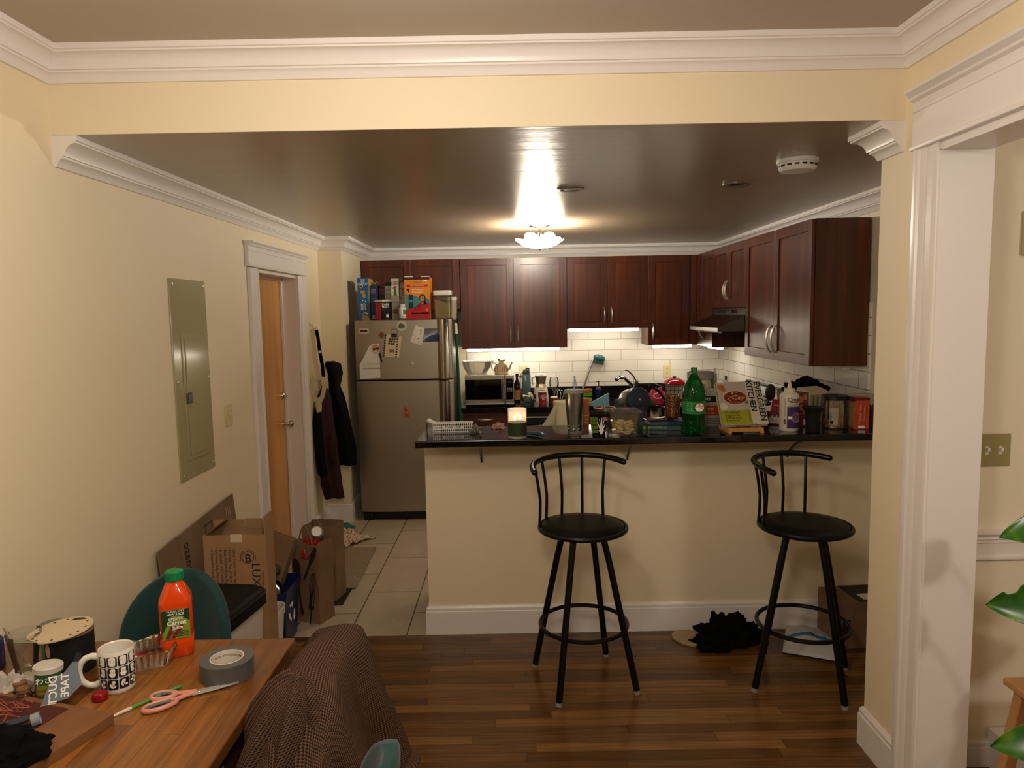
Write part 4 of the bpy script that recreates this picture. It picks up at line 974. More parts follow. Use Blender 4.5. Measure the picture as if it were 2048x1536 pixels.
t = thing('magnet', 'tiny white triangular magnet low on the freezer door', 'magnet', (-.79, dy(-.79), 1.273), group='fridge magnets')
b = B(); b.prism([(-.015, .010), (.015, .010), (0, -.013)], 0, .004, FRONT); part(t, 'magnet_body', b, C('d8d4c8'), smooth=0)
t = thing('magnet', 'orange bear shaped magnet on the lower fridge door', 'magnet', (-.848, dy(-.848), .889), group='fridge magnets')
b = B(); b.ell((0, -.006, .018), (.017, .008, .017)); b.ell((-.013, -.005, .034), (.006, .005, .008)); b.ell((.013, -.005, .034), (.006, .005, .008)); b.ell((0, -.006, -.014), (.018, .009, .022)); b.ell((-.011, -.006, -.036), (.008, .008, .010)); b.ell((.011, -.006, -.036), (.008, .008, .010))
part(t, 'bear_body', b, mat('orange_gummy', 'b8541a', .3))
t = thing('broom', 'green handled broom standing beside the fridge', 'broom', (-.425, 5.98, 0), rot=(radians(3), radians(-1.2), 0))
b = B(); b.tube([(0, 0, .12), (0, 0, 1.50)], .0125, 12); part(t, 'handle', b, mat('green_broom_handle', '14603a', .3))
b = B(); b.tube([(0, 0, 1.50), (0, 0, 1.575)], .0145, 12); b.ell((0, 0, 1.575), .0145); part(t, 'grip', b, WHITEP)
b = B(); b.rbox(.05, .14, [(.012, 1, 1.3), (.10, .8, .8), (.13, .5, .3)], .01); part(t, 'brush_head', b, BLACKP)
# ================================================================== THINGS ON THE BAR
ZB = 1.0655
t = thing('toffee_box', 'long black and white diamond patterned toffee box lying on the bar by the fridge', 'box', (-.305, 3.60, ZB), radians(3))
b = B(); w_, h_, d_ = .205, .048, .05
for q in ((-w_/2, w_/2, -d_/2, d_/2, 0, .001), (-w_/2, w_/2, -d_/2, d_/2, h_-.001, h_), (-w_/2, w_/2, -d_/2, -d_/2+.001, 0, h_), (-w_/2, w_/2, d_/2-.001, d_/2, 0, h_), (w_/2-.001, w_/2, -d_/2, d_/2, 0, h_)): b.box(*q)
part(t, 'carton', b, PAPER, smooth=0)
b = B(); b.prism([(-w_/2, h_), (-w_/2-.03, h_+.012), (-w_/2-.02, h_+.02), (-w_/2+.015, h_)], -d_/2, d_/2, RX(90)); part(t, 'open_flap', b, PAPER, smooth=0)
b = B(); b.box(-w_/2-.032, -w_/2-.028, -d_/2+.004, d_/2-.004, .003, .045); part(t, 'dark_end_sheet', b, INKB, smooth=0)  # black sheet giving the open left end its black interior
b = B()
for r_, (zz, hh) in enumerate(((.010, .008), (.024, .006), (.038, .008))):
    n_ = 21
    for i in range(n_):
        x = -w_/2+.006+(w_-.012)*i/(n_-1)
        if r_ == 1 and abs(x) < .05: continue
        b.prism([(x-.0042, zz), (x, zz-hh), (x+.0042, zz), (x, zz+hh)], 0, .0004, TR(0, -d_/2, 0) @ FRONT)
part(t, 'diamond_print', b, INKB, smooth=0)
text(t, 'TOFFEE CRISPS', .0125, TR(0, -d_/2-.0005, .024) @ FRONT, INKB, bold=.015)
b = lump((0, 0, 0), (.025, .022, .03), 6.6, .6, 12); single('foil_wrapper', b, mat('grey_foil', '8d8a84', .3, .6), 'crumpled foil wrapper at the end of the toffee box', 'wrapper', (-.187, 3.54, ZB), 0)

t = thing('candle', 'lit green candle in a clear glass jar on the bar', 'candle', (.019, 3.385, ZB))
b = B(); b.lathe([(0, 0), (.041, 0), (.0445, .004), (.0445, .138), (.046, .141), (.0425, .141), (.0415, .138), (.0415, .008), (0, .008)], 40); part(t, 'glass_jar', b, mat('frosted_candle_glass', 'f4eee2', .25, alpha=.24))
b = B(); b.lathe([(0, .0085), (.041, .0085), (.041, .078), (.036, .076), (0, .076)], 36); part(t, 'wax', b, mat('green_wax', '35471f', .45))
b = B(); b.lathe([(.0449, .012), (.0449, .076)], 40); part(t, 'green_label', b, mat('green_label', '26351a', .4))
FL = mat('flame', 'ffb95a', .5, emit=30)
for x, y in ((-.012, -.008), (.014, .002)):
    b = B(); b.tube([(x, y, .076), (x, y, .086)], .001, 6); o = part(t, 'wick', b, INKB)
    b = B(); b.lathe([(0, .084), (.004, .089), (.0048, .095), (.003, .104), (0, .113)], 14, TR(x, y, 0)); part(o, 'flame', b, FL)
t = thing('box_cutter', 'teal and black box cutter lying beside the candle', 'cutter', (.105, 3.42, ZB), radians(-48))
b = B(); L = [(-.055, 0, .008), (-.03, .002, .010), (.01, .006, .012), (.045, 0, .013), (.065, -.012, .011)]
b.tube(L, [.009, .011, .0125, .014, .009], 12, flat=.75); part(t, 'body', b, mat('teal_plastic', '1f4858', .35))
b = B(); b.tube([(-.085, 0, .007), (-.05, 0, .008)], [.006, .009], 10, flat=.7); part(t, 'black_tip', b, BLACKP)
b = B(); b.ell((.03, .0, .022), (.014, .006, .003)); part(t, 'slider', b, BLACKP)

# paper towel on the lower counter behind the bar
t = thing('paper_towel_roll', 'paper towel roll with a loose hanging sheet behind the bar', 'paper towel', (.315, 4.06, .8605))
PT = mat('paper_towel_white', 'd2c9aa', .9, bump=.5, bscale=120)
b = B(); b.lathe([(.02, .015), (.085, .015), (.085, .292), (.02, .292), (.02, .015)], 36); part(t, 'roll', b, PT)
b = B(); L = []
for i in range(9):
    u = i/8; L.append([(-.075-.205*u*(v/8)**1.2+.01*sin(u*5), -.035-.13*u*(.3+.7*v/8), .280-.10*u*0-(.265)*v/8-.0*u+.004*sin(6*u)) for v in range(9)])
b.grid(L); part(t, 'loose_sheet', b, PT, solid=.001)
b = B(); b.lathe([(0, 0), (.08, 0), (.08, .012), (0, .014)], 30); b.tube([(0, 0, .01), (0, 0, .315)], .006, 10); b.ell((0, 0, .322), .012); part(t, 'holder', b, BLACKM)

t = thing('tumbler', 'tall clear tumbler with grey lid and straw on the bar', 'tumbler', (.296, 3.435, ZB))
k = N('tumbler_steel'); k.set(Base_Color=lin('c2bab0'), Metallic=.85, Roughness=.18); k.bump(k.noise(k.coord((40, 40, 6)), 1.2, 2), .5, .004); TS = k.m
b = B(); b.lathe([(0, .02), (.026, .02), (.030, .03), (.0405, .212), (0, .212)], 36); part(t, 'inner_wall', b, TS)
b = B(); b.lathe([(0, 0), (.030, 0), (.033, .004), (.033, .02), (.046, .212), (.0435, .212), (.031, .022), (0, .018)], 40); part(t, 'clear_wall', b, GLASS)
b = B(); [b.ell((.029*cos(2*pi*i/7), .029*sin(2*pi*i/7), z), .0065, 10, 6) for z in (.032, .048) for i in range(7)]; part(t, 'bubble_beads', b, CHROME)
b = B(); b.lathe([(0, .222), (.044, .222), (.0485, .218), (.0485, .206), (.046, .206)], 36); part(t, 'lid', b, mat('grey_lid', '8b8a86', .4))
b = B(); b.tube([(.002, 0, .10), (.002, 0, .288)], .0042, 10); b.tube([(.004, 0, .275), (.010, -.004, .25), (.014, -.004, .232)], .003, 8); part(t, 'straw', b, mat('straw_clear', 'aab0b2', .2))

t = thing('square_cup', 'square black cup with white lily and green panels on the bar', 'cup', (.408, 3.385, ZB), radians(-10))
b = B(); b.rbox(.088, .088, [(0, .64, .64), (.004, .67, .67), (.112, 1, 1), (.112, .93, .93), (.02, .62, .62)], .008, 4); part(t, 'cup_body', b, BLACKG, smooth=40)
def on_cup(x, z): return (x*(.67+.33*z/.112), -.0445*(.67+.33*z/.112)-.0006, z)
b = B()
for a0, a1 in ((-34, .10), (-16, .11), (0, .112), (16, .10), (34, .085), (50, .05), (-52, .05)):
    pts = []
    for i in range(8):
        u = i/7; x = .018+sin(radians(a0))*a1*.42*u**1.15; z = .012+cos(radians(a0))*a1*.75*u; pts.append(on_cup(x, z))
    b.tube(pts, [.0012+.0012*sin(pi*i/7) for i in range(8)], 5)
part(t, 'lily_print', b, INKW)
b = B()
for i in range(3):
    for j in range(4):
        P_ = [on_cup(-.042+.013*i+dx, .02+.02*j+dz) for dx, dz in ((.001, .001), (.012, .001), (.012, .018), (.001, .018))]; b.raw(P_, [(0, 1, 2, 3)])
part(t, 'green_panels', b, mat('lime_glaze', '5d7a2b', .2), smooth=0)
b = B(); b.prism(blob(.032, .09, .010, .010, 10), 0, .0006, TR(0, -.0425, 0) @ FRONT); part(t, 'pink_flower', b, C('9a5a6a'), smooth=0)

t = thing('snack_tub', 'square clear plastic tub of pale snack chips on the bar', 'tub', (.527, 3.43, ZB), radians(4))
b = B(); b.rbox(.155, .155, [(0, .80, .80), (.004, .83, .83), (.105, .98, .98), (.108, 1.06, 1.06), (.118, 1.07, 1.07), (.118, 1.03, 1.03), (.106, .95, .95), (.008, .81, .81)], .016, 5); part(t, 'tub_body', b, clear('clear_tub_plastic', 'faf8f2', 'cfc6b4', .04), smooth=40)
b = B(); b.rbox(.155, .155, [(.1185, 1.04, 1.04), (.1205, 1.04, 1.04)], .016, 5); part(t, 'lid', b, clear('clear_lid_plastic', 'faf8f2', 'cfc6b4', .10), smooth=40)
CH = mat('pale_chip', 'e6d09a', .8, var=.1)
rnd = random.Random(3); b = B()
for i in range(46):
    x, y = rnd.uniform(-.048, .048), rnd.uniform(-.048, .048); z = .014+.052*(i/46)
    M_ = TR(x, y, z) @ RZ(rnd.uniform(0, 360)) @ RX(rnd.uniform(-60, 60)); b.ell((0, 0, 0), (.019, .014, .007), 10, 6, M_)
o = part(t, 'chips', b, CH); o['kind'] = 'stuff'
b = B(); b.box(-.067, -.066, -.04, .04, .02, .075); part(t, 'orange_label', b, C('a5763a'), smooth=0)
b = B(); [b.box(-.0672, -.067, -.032, .030, .03+.011*i, .0325+.011*i) for i in range(4)]; part(t, 'label_print', b, C('5a3a18'), smooth=0)

# books and magazine behind
def book(name, label, loc, rz, w, d, h, cover, pages=PAPER, group=None, spine=None):
    t = thing(name, label, 'book', loc, radians(rz), group)
    b = B(); b.box(-w/2, w/2, -d/2, d/2, 0, .0025); b.box(-w/2, w/2, -d/2, d/2, h-.0025, h); b.box(-w/2, w/2, -d/2, -d/2+.0025, 0, h); part(t, 'cover', b, cover, smooth=0)
    b = B(); b.box(-w/2+.003, w/2-.003, -d/2+.0025, d/2-.004, .0025, h-.0025); part(t, 'pages', b, pages, smooth=0); return t
t = book('book', 'dark green book lying flat on the bar beside the soda bottle', (.745, 3.595, ZB), -14, .205, .13, .022, C('1c4a38', .4))
text(t, 'BAKING FOR US', .012, TR(-.01, -.0653, .011) @ FRONT, mat('pale_green_print', 'a9bd8a', .5)); b = B(); b.box(-.08, -.07, -.0654, -.065, .002, .02); b.box(-.055, -.05, -.0654, -.065, .002, .02); part(t, 'spine_marks', b, C('8aa34a'), smooth=0)
t = book('book', 'slate blue book lying on top of the dark green book', (.772, 3.60, ZB+.022), 4, .19, .13, .020, C('27414a', .4))
t = thing('magazine', 'glossy red and dark magazine on top of the flat books', 'magazine', (.745, 3.60, ZB+.042), radians(12))
b = B(); b.grid([[(-.09+.018*i, -.06+.012*j, .004+.003*sin(i*.9)+.002*cos(j)) for j in range(11)] for i in range(11)]); part(t, 'cover', b, C('3a1418', .2), solid=.004)
b = B(); b.grid([[(-.085+.018*i, -.055+.012*j, .0075+.003*sin(i*.9+.25)+.002*cos(j+.4)) for j in range(4)] for i in range(6)]); part(t, 'red_print', b, C('8a1f28', .25), solid=.0006)
t = thing('glitter_cup', 'bumpy amber glass cup standing on the books behind the soda bottle', 'cup', (.815, 3.625, ZB+.05))
k = N('amber_glitter'); vo = k.n('ShaderNodeTexVoronoi'); vo.inputs['Scale'].default_value = 150; k.l(k.coord(), vo.inputs['Vector'])
k.col(k.ramp(vo.outputs['Distance'], [(.15, 'c79a70'), (.35, '7a3f22'), (.7, '55280f')])); k.set(Roughness=.15, Metallic=.3); k.bump(vo.outputs['Distance'], .8, .003)
b = B(); b.lathe([(0, 0), (.034, 0), (.037, .004), (.037, .115), (.034, .115), (.034, .01), (0, .01)], 32); part(t, 'cup_body', b, k.m)

# ginger ale bottle
t = thing('soda_bottle', 'large green two litre soda bottle on the bar', 'bottle', (.866, 3.405, ZB))
GB = glass('green_bottle', '1f9a52', .03, 1.3)
prof = [(0, .012), (.012, .010), (.030, .0), (.046, .006), (.053, .025), (.0535, .06), (.050, .085), (.0535, .10), (.0545, .165), (.0545, .185), (.0525, .205), (.047, .228), (.037, .25), (.025, .272), (.0155, .288), (.0135, .296), (.0135, .30)]
b = B(); b.lathe(prof, 40); part(t, 'bottle_body', b, clear('green_pet', '5fd08e', '0a5028', .06))
b = B(); b.lathe([(.0551, .102), (.0551, .163)], 40); part(t, 'label', b, mat('green_soda_label', '1c7d42', .3))
b = B(); b.lathe([(.0136, .288), (.0165, .288), (.0165, .292), (.0148, .294), (.0148, .318), (.0135, .320), (0, .320)], 28); part(t, 'cap', b, mat('green_cap', '0c5a2e', .35))
MB_ = RZ(5) @ TR(0, 0, .134) @ FRONT
def bentdecal(t, name, m, poly, R, M0):
    b = B(); b.prism(poly, 0, .0004)
    bmesh.ops.triangulate(b.bm, faces=b.bm.faces[:])
    for v in b.bm.verts:
        a = v.co.x/R; x, z = (R+v.co.z)*sin(a), (R+v.co.z)*cos(a); v.co = M0 @ Vector((x, v.co.y, z))
    return part(t, name, b, m, smooth=0)
bentdecal(t, 'dark_badge', C('0c3a1d', .3), blob(.012, 0, .03, .026, 24, amp=0), .0553, MB_)
bentdecal(t, 'gold_ring', C('a88a3a', .3), blob(.012, 0, .026, .022, 24, amp=0), .0557, MB_)
bentdecal(t, 'white_shield', INKW, blob(.012, 0, .0235, .0195, 24, amp=.03), .0561, MB_)
text(t, 'CANADA\nDRY', .0125, RZ(17) @ MB_ @ TR(0, 0, .0566), mat('red_print', 'b02a22', .4), bend=.0566, bold=.015, line=.8)
for i in range(4): bentdecal(t, 'label_print', mat('pale_green_print', 'a9bd8a', .5), [(-.05, .018-.011*i), (-.026, .018-.011*i), (-.026, .0215-.011*i), (-.05, .0215-.011*i)], .0556, MB_)

t = thing('pretzel_bag', 'white and orange pretzel bag standing behind the soda bottle', 'bag', (1.01, 3.66, ZB), radians(4))
b = B(); L = []
for z, d_, w_ in ((0, .05, .10), (.02, .055, .115), (.09, .05, .118), (.15, .035, .118), (.178, .012, .118), (.19, .004, .118)):
    L.append([(x, y, z) for x, y in rrect(w_, d_, min(.02, d_*.45), 4)])
b.loft(L); part(t, 'bag_body', b, C('a9a298', .35))
MF = TR(0, -.0285, 0) @ FRONT
b = B(); b.box(-.052, .056, .055, .105, 0, .0012, MF); part(t, 'orange_panel', b, mat('orange_red_print', 'b8401f', .4), smooth=0)
b = B(); b.box(-.05, .05, .122, .152, 0, .0012, TR(0, -.022, 0) @ FRONT); part(t, 'dark_badge', b, INKB, smooth=0)
text(t, "SNY", .022, TR(-.02, -.0238, .137) @ FRONT, INKW, bold=.02); text(t, 'Snaps', .016, TR(.0, -.030, .088) @ FRONT, INKW); text(t, 'gluten free', .012, TR(-.01, -.030, .066) @ FRONT, INKW)
b = B(); [b.box(-.045, .045, .010+.009*i, .0125+.009*i, 0, .001, MF) for i in range(4)]; part(t, 'printed_lines', b, C('5b5148'), smooth=0)
t = thing('large_jar', 'large clear jar with grey lid behind the cookbook', 'jar', (1.052, 3.99, .8605))
b = B(); b.lathe([(0, 0), (.075, 0), (.085, .01), (.085, .36), (.072, .40), (.068, .42), (.064, .42), (.08, .35), (.08, .012), (0, .012)], 36); part(t, 'jar_body', b, clear('clear_jar_plastic', 'f6f4ee', 'd9d2c4', .15))
b = B(); b.lathe([(0, .455), (.066, .455), (.074, .450), (.074, .416), (.07, .412)], 36); part(t, 'lid', b, mat('grey_lid', '8b8a86', .4))

# cookbook on a bamboo stand
t = thing('cookbook_stand', 'small bamboo book stand holding the cookbook on the bar', 'stand', (1.112, 3.43, ZB), radians(0))
BAM = wood('bamboo', 'b98340', 'd39d57', 0, 1.2, .4)
tl = math.atan2(.13, .2)
MS = TR(0, -.012, .018) @ Matrix.Rotation(-tl, 4, 'X')
b = B(); b.box(-.085, .085, -.02, .0, .0, .012, TR(0, -.02, .006)); b.box(-.085, .085, -.045, -.037, .008, .028); part(t, 'ledge', b, BAM, smooth=0, bev=.002)
b = B(); b.box(-.085, -.068, -.05, .12, 0, .012); b.box(.068, .085, -.05, .12, 0, .012); b.box(-.085, .085, .10, .12, 0, .012); part(t, 'base_frame', b, BAM, smooth=0, bev=.002)
b = B(); b.box(-.085, -.068, .0, .012, 0, .19, MS); b.box(.068, .085, 0, .012, 0, .19, MS); b.box(-.068, .068, 0, .012, .15, .17, MS); part(t, 'back_rest', b, BAM, smooth=0, bev=.002)
for x in (-.045, .045):
    b = B(); b.tube([(x, -.048, .026), (x, -.050, .042), (x, -.044, .05)], .0025, 8); part(t, 'page_pin', b, CHROME)
t = thing('cookbook', 'white cookbook with a bowl of food, tilted on the bamboo stand', 'book', (1.112, 3.392, ZB+.042), rot=(-tl, radians(-1.4), radians(0)))
W_, H_, D_ = .222, .232, .022
b = B(); b.box(-W_/2, W_/2, 0, .0025, 0, H_); b.box(-W_/2, W_/2, D_-.0025, D_, 0, H_); b.box(-W_/2, -W_/2+.0025, 0, D_, 0, H_); part(t, 'cover', b, C('c9bfb0', .35), smooth=0)
b = B(); b.box(-W_/2+.0025, W_/2-.004, .0025, D_-.0025, .004, H_-.004); part(t, 'pages', b, PAPER, smooth=0)
def dc(name, m, polys, lay=0):
    b = B(); [b.prism(p, 0, .0006+.0004*lay, FRONT) for p in polys]; return part(t, name, b, m, smooth=0)
rc = lambda x0, x1, z0, z1: [(x0, z0), (x1, z0), (x1, z1), (x0, z1)]
dc('green_panel', C('9a9a22', .35), [rc(-W_/2+.001, .036, .002, .078)]); dc('spine_edge', C('8a8a2a', .4), [rc(-W_/2, -W_/2+.004, .0, H_)], 1)
dc('photo_panel', C('b3a79a', .35), [rc(-W_/2+.005, .036, .078, H_-.002)])
dc('bowl_rim', C('c7a79a', .3), [blob(-.025, .145, .062, .040, 28, amp=0)], 1)
dc('bowl_food', C('7a2a16', .4), [blob(-.025, .145, .055, .034, 28, amp=0)], 2)
rnd = random.Random(5)
for nm, cc, n_ in (('food_grains', 'c8a25a', 26), ('food_beans', '2a1a12', 20), ('food_tomato', 'a8301a', 14)):
    ps = []
    for i in range(n_):
        a, r_ = rnd.uniform(0, 6.28), rnd.uniform(0, .9)**.6; ps.append(blob(-.025+.05*r_*cos(a), .145+.03*r_*sin(a), .005, .004, 7, i))
    dc(nm, C(cc, .5), ps, 3)
dc('orange_fruit', C('b5682a', .5), [blob(-.085, .205, .018, .014, 14), blob(-.075, .188, .013, .010, 14)], 1); dc('plate_print', C('cfc8bc', .4), [blob(-.088, .10, .018, .02, 16, amp=0)], 1); dc('leaf_sprig', C('5d6f5f', .5), [blob(.022, .122, .012, .012, 9, 3, .4)], 1)
text(t, 'EVERGREEN', .0405, TR(.091, -.0006, .121) @ FRONT @ RZ(-90) @ TR(0, 0, .0016), INKB, 'title_word', bold=.015, sx=.98); text(t, 'KITCHEN', .0405, TR(.053, -.0006, .150) @ FRONT @ RZ(-90) @ TR(0, 0, .0016), INKB, 'title_word', bold=.015, sx=.98)
text(t, 'Weeknight\nVegetarian\nDinners for\nEveryone', .0165, TR(-.088, -.0012, .045) @ FRONT, INK, 'subtitle', align='LEFT', line=.85); text(t, 'Any Weeknight', .009, TR(.028, -.0006, .045) @ FRONT @ RZ(-90), INK, 'small_print')

t = thing('squeeze_bottle', 'white squeeze bottle with purple label and pointed nozzle on the bar', 'bottle', (1.345, 3.46, ZB))
b = B(); b.lathe([(0, 0), (.042, 0), (.045, .005), (.045, .168), (.043, .178), (.034, .185), (.026, .188), (.026, .192), (0, .192)], 40); part(t, 'bottle_body', b, mat('cream_plastic', 'd9d2bf', .35))
b = B(); b.lathe([(0, .250), (.0035, .250), (.004, .246), (.010, .212), (.012, .207), (.026, .206), (.026, .190), (0, .190)], 30); part(t, 'nozzle_cap', b, mat('cream_plastic', 'd9d2bf', .35))
MB_ = RZ(0) @ FRONT
R_ = .0454
bd = lambda n_, m_, x0, x1, z0, z1, r=R_: bentdecal(t, n_, m_, [(x0+(x1-x0)*i/10, z0) for i in range(11)]+[(x1-(x1-x0)*i/10, z1) for i in range(11)], r, MB_)
bd('purple_label', C('4a2560', .35), -.026, .046, .015, .115); bd('green_band', C('2a6a4a', .35), -.026, .046, .115, .122); bd('dark_red_band', C('5a1a22', .35), -.012, .034, .140, .144)
text(t, 'Cimexa', .026, RZ(18) @ TR(0, 0, .154) @ FRONT @ TR(0, 0, R_+.0003), C('4a1220'), bend=R_+.0003, bold=.02)
for r_, cc in ((.026, 'd8d0da'), (.023, '4a2560'), (.020, 'd8d0da'), (.017, '5a3a70'), (.013, '8a5a78')): bentdecal(t, 'target_ring', C(cc, .4), blob(.020, .068, r_, r_, 28, amp=0), R_+.0004+(.026-r_)*.03, MB_)
bd('white_tab', INKW, -.022, -.002, .06, .074, R_+.0003); bd('barcode_patch', C('6a4a5a'), -.042, -.032, .035, .06); bd('fine_print', C('b8b0a0'), -.040, -.031, .07, .16)
for i in range(3): bd('printed_line', C('8a8090'), -.02, .03, .126+.004*i, .1275+.004*i)

for i, (x, y, rz, lb) in enumerate(((1.345, 3.66, -30, 'small red box with a white house shape left of the squeeze bottle'), (1.475, 3.59, 3, 'small red box with a white house shape right of the squeeze bottle'))):
    t = thing('mix_box', lb, 'box', (x, y, ZB), radians(rz), 'red boxes behind the squeeze bottle')
    b = B(); b.box(-.055, .055, -.03, .03, 0, .062); part(t, 'carton', b, mat('dark_red_carton', '6f1a1e', .4), smooth=0, bev=.001)
    b = B(); b.prism([(-.022, .008), (.034, .008), (.034, .036), (.02, .044), (.02, .05), (-.006, .05), (-.006, .044), (-.022, .036)], 0, .0004, TR(0, -.03, 0) @ FRONT); part(t, 'white_house_print', b, C('c4bdae'), smooth=0)
    text(t, ('Biscuit', 'Honest')[i], .012, TR(.006, -.0306, .022) @ FRONT, INK); b = B(); b.box(.0, .014, -.0306, -.0302, .042, .052); part(t, 'printed_mark', b, C('7a1a1e'), smooth=0)
t = thing('snack_pouch', 'slanted red and yellow pouch resting on the red boxes', 'pouch', (1.40, 3.70, ZB+.0), rot=(radians(-18), radians(12), radians(-8)))
b = B(); b.rbox(.13, .03, [(0.0, 1, 1), (.06, 1.02, 1.05), (.10, 1, .5), (.115, 1, .1)], .006, 3); part(t, 'pouch_body', b, mat('red_pouch', '8a2422', .35), smooth=40)
b = B(); b.prism(blob(.03, .05, .03, .018, 14), 0, .0008, TR(0, -.0165, 0) @ FRONT); part(t, 'yellow_print', b, C('c29a3a'), smooth=0); text(t, 'sweet & salty', .014, TR(-.02, -.0175, .082) @ FRONT, C('d8b8a8'))

t = thing('tea_box', 'tall tea box with flower picture behind the black cup', 'box', (1.553, 3.70, ZB), radians(24))
b = B(); b.box(-.065, .065, -.045, .045, 0, .165); b.prism([(-.045, .165), (.045, .165), (.03, .183), (.0, .178)], -.065, .065, RZ(90) @ RX(90)); part(t, 'carton', b, C('b3a98f', .45), smooth=0)
b = B(); decal(b, -.044, .044, .004, .162, TR(-.065, 0, 0) @ RZ(-90) @ FRONT); part(t, 'picture_side', b, C('5a2a2c'), smooth=0)
b = B(); [b.prism(blob(x, z, r, r, 10, x*99), .0004, .0009, TR(-.065, 0, 0) @ RZ(-90) @ FRONT) for x, z, r in ((-.01, .12, .02), (.02, .135, .015), (.0, .08, .018), (.02, .06, .014))]; part(t, 'flower_print', b, C('b0703a'), smooth=0)
b = B(); decal(b, -.056, .056, .02, .15, TR(0, -.045, 0) @ FRONT); part(t, 'front_panel', b, C('8f8a6a'), smooth=0)
b = B(); [decal(b, -.04+.028*i, -.028+.028*i, .06, .145-.008*(i % 2), TR(0, -.0454, 0) @ FRONT) for i in range(4)]; part(t, 'printed_columns', b, C('5f5a42'), smooth=0)
t = thing('black_cup', 'black flared silicone cup in front of the tea box', 'cup', (1.436, 3.40, ZB))
b = B(); b.lathe([(0, 0), (.030, 0), (.032, .004), (.034, .085), (.037, .098), (.048, .112), (.050, .122), (.047, .122), (.038, .10), (.031, .085), (.029, .01), (0, .01)], 32); part(t, 'cup_body', b, mat('matte_black_silicone', '050505', .7))
t = thing('granola_jar', 'clear jar of granola with black screw lid on the bar', 'jar', (1.594, 3.52, ZB))
b = B(); b.lathe([(0, 0), (.053, 0), (.058, .005), (.058, .115), (.055, .130), (.055, .14), (.052, .14), (.052, .128), (.055, .113), (.055, .007), (0, .006)], 36); part(t, 'jar_body', b, clear('clear_jar_pet', 'faf7f0', 'b8ad9a', .03))
b = B(); b.lathe([(0, .163), (.056, .163), (.060, .160), (.060, .140), (.056, .139)], 36); part(t, 'lid', b, BLACKP)
k = N('granola'); vo = k.n('ShaderNodeTexVoronoi'); vo.inputs['Scale'].default_value = 110; k.l(k.coord(), vo.inputs['Vector']); k.col(k.ramp(k.noise(vo.outputs['Color'], 3), [(.3, '5a3a20'), (.55, 'b58a55'), (.75, 'dcc090')])); k.set(Roughness=.8); k.bump(vo.outputs['Distance'], 1, .004)
b = B(); L = [[(r_*cos(2*pi*j/28), r_*sin(2*pi*j/28), z+.018*(cos(2*pi*j/28)+.3*sin(6*pi*j/28))*(z > .02)) for j in range(28)] for r_, z in ((.02, .007), (.054, .008), (.054, .042), (.03, .05), (.002, .05))]; b.loft(L); o = part(t, 'granola', b, k.m); o['kind'] = 'stuff'
b = B(); b.lathe([(.0583, .02), (.0583, .105)], 10, None, radians(222), radians(262)); part(t, 'label', b, C('a8a294', .5)); 
bentdecal(t, 'barcode_patch', INKB, rc(-.018, -.004, .025, .04), .0586, RZ(-26) @ FRONT); [bentdecal(t, 'printed_line', C('6f6a60'), rc(-.018, .01, .05+.01*i, .053+.01*i), .0586, RZ(-26) @ FRONT) for i in range(4)]
t = thing('tea_box', 'narrow red and orange tea box at the right end of the bar', 'box', (1.695, 3.49, ZB), radians(-3))
b = B(); b.box(-.036, .036, -.045, .05, 0, .155); part(t, 'carton', b, mat('tea_red', 'b03a22', .4), smooth=0, bev=.001)
b = B(); decal(b, -.036, .036, .142, .156, TR(0, -.045, 0) @ FRONT); decal(b, -.045, .05, .135, .156, TR(-.036, 0, 0) @ RZ(-90) @ FRONT); part(t, 'dark_top_band', b, C('5a1a1a'), smooth=0)
b = B(); [decal(b, -.034+.0062*i, -.0325+.0062*i, .003, .138, TR(0, -.045, 0) @ FRONT) for i in range(11)]; part(t, 'thin_stripes', b, C('d0602f'), smooth=0)
b = B(); decal(b, -.05, .045, .01, .13, TR(-.036, 0, 0) @ RZ(-90) @ FRONT); part(t, 'printed_side', b, C('8f7a4a'), smooth=0)
text(t, 'Cookie Thins', .017, TR(-.008, -.0459, .075) @ FRONT @ RZ(90), mat('pale_pink_print', 'e0a890', .5), bold=.005); text(t, 'TEXAS COOKIES', .009, TR(.012, -.0459, .075) @ FRONT @ RZ(90), mat('pale_pink_print', 'e0a890', .5))
b = B(); decal(b, -.016, .016, .005, .018, TR(0, -.0453, 0) @ FRONT); part(t, 'barcode_patch', b, INKW, smooth=0)
b = lump((0, 0, 0), (.06, .04, .10), 9.1, .25, 5); single('dark_bag', b, C('2a0d0c', .5), 'dark maroon bag slumped at the far right end of the bar', 'bag', (1.80, 3.56, ZB))
b = lump((0, 0, 0), (.035, .05, .02), 2.7, .4, 8); single('pink_tissue', b, C('b58a80', .8), 'crumpled pinkish tissue behind the candle on the bar', 'tissue', (-.08, 3.70, ZB))
# ================================================================== BACK COUNTER AND LOWER COUNTER THINGS
ZQ = .8605
t = thing('microwave', 'stainless microwave with black door on the back counter', 'microwave', (-.412, 6.15, ZQ))
W_, H_ = .425, .265
b = B(); b.box(0, W_, .02, .36, .012, H_); part(t, 'case', b, BLACKP, smooth=0, bev=.004)
b = B(); b.box(0, W_, .012, .359, H_, H_+.003); part(t, 'top_panel', b, STEELH, smooth=0)
b = B(); b.box(0, .345, 0, .02, .012, H_); o = part(t, 'door', b, STEELH, smooth=0, bev=.003)
b = B(); b.box(.002, .315, -.002, 0, .058, H_-.034); part(o, 'window', b, BLACKG, smooth=0)
b = B(); b.tube([(.327, -.002, .05), (.327, -.022, .06), (.327, -.022, .22), (.327, -.002, .23)], .006, 10); part(o, 'handle', b, CHROME)
b = B(); b.box(.348, W_, .0, .02, .012, H_); o = part(t, 'control_panel', b, STEELH, smooth=0, bev=.003)
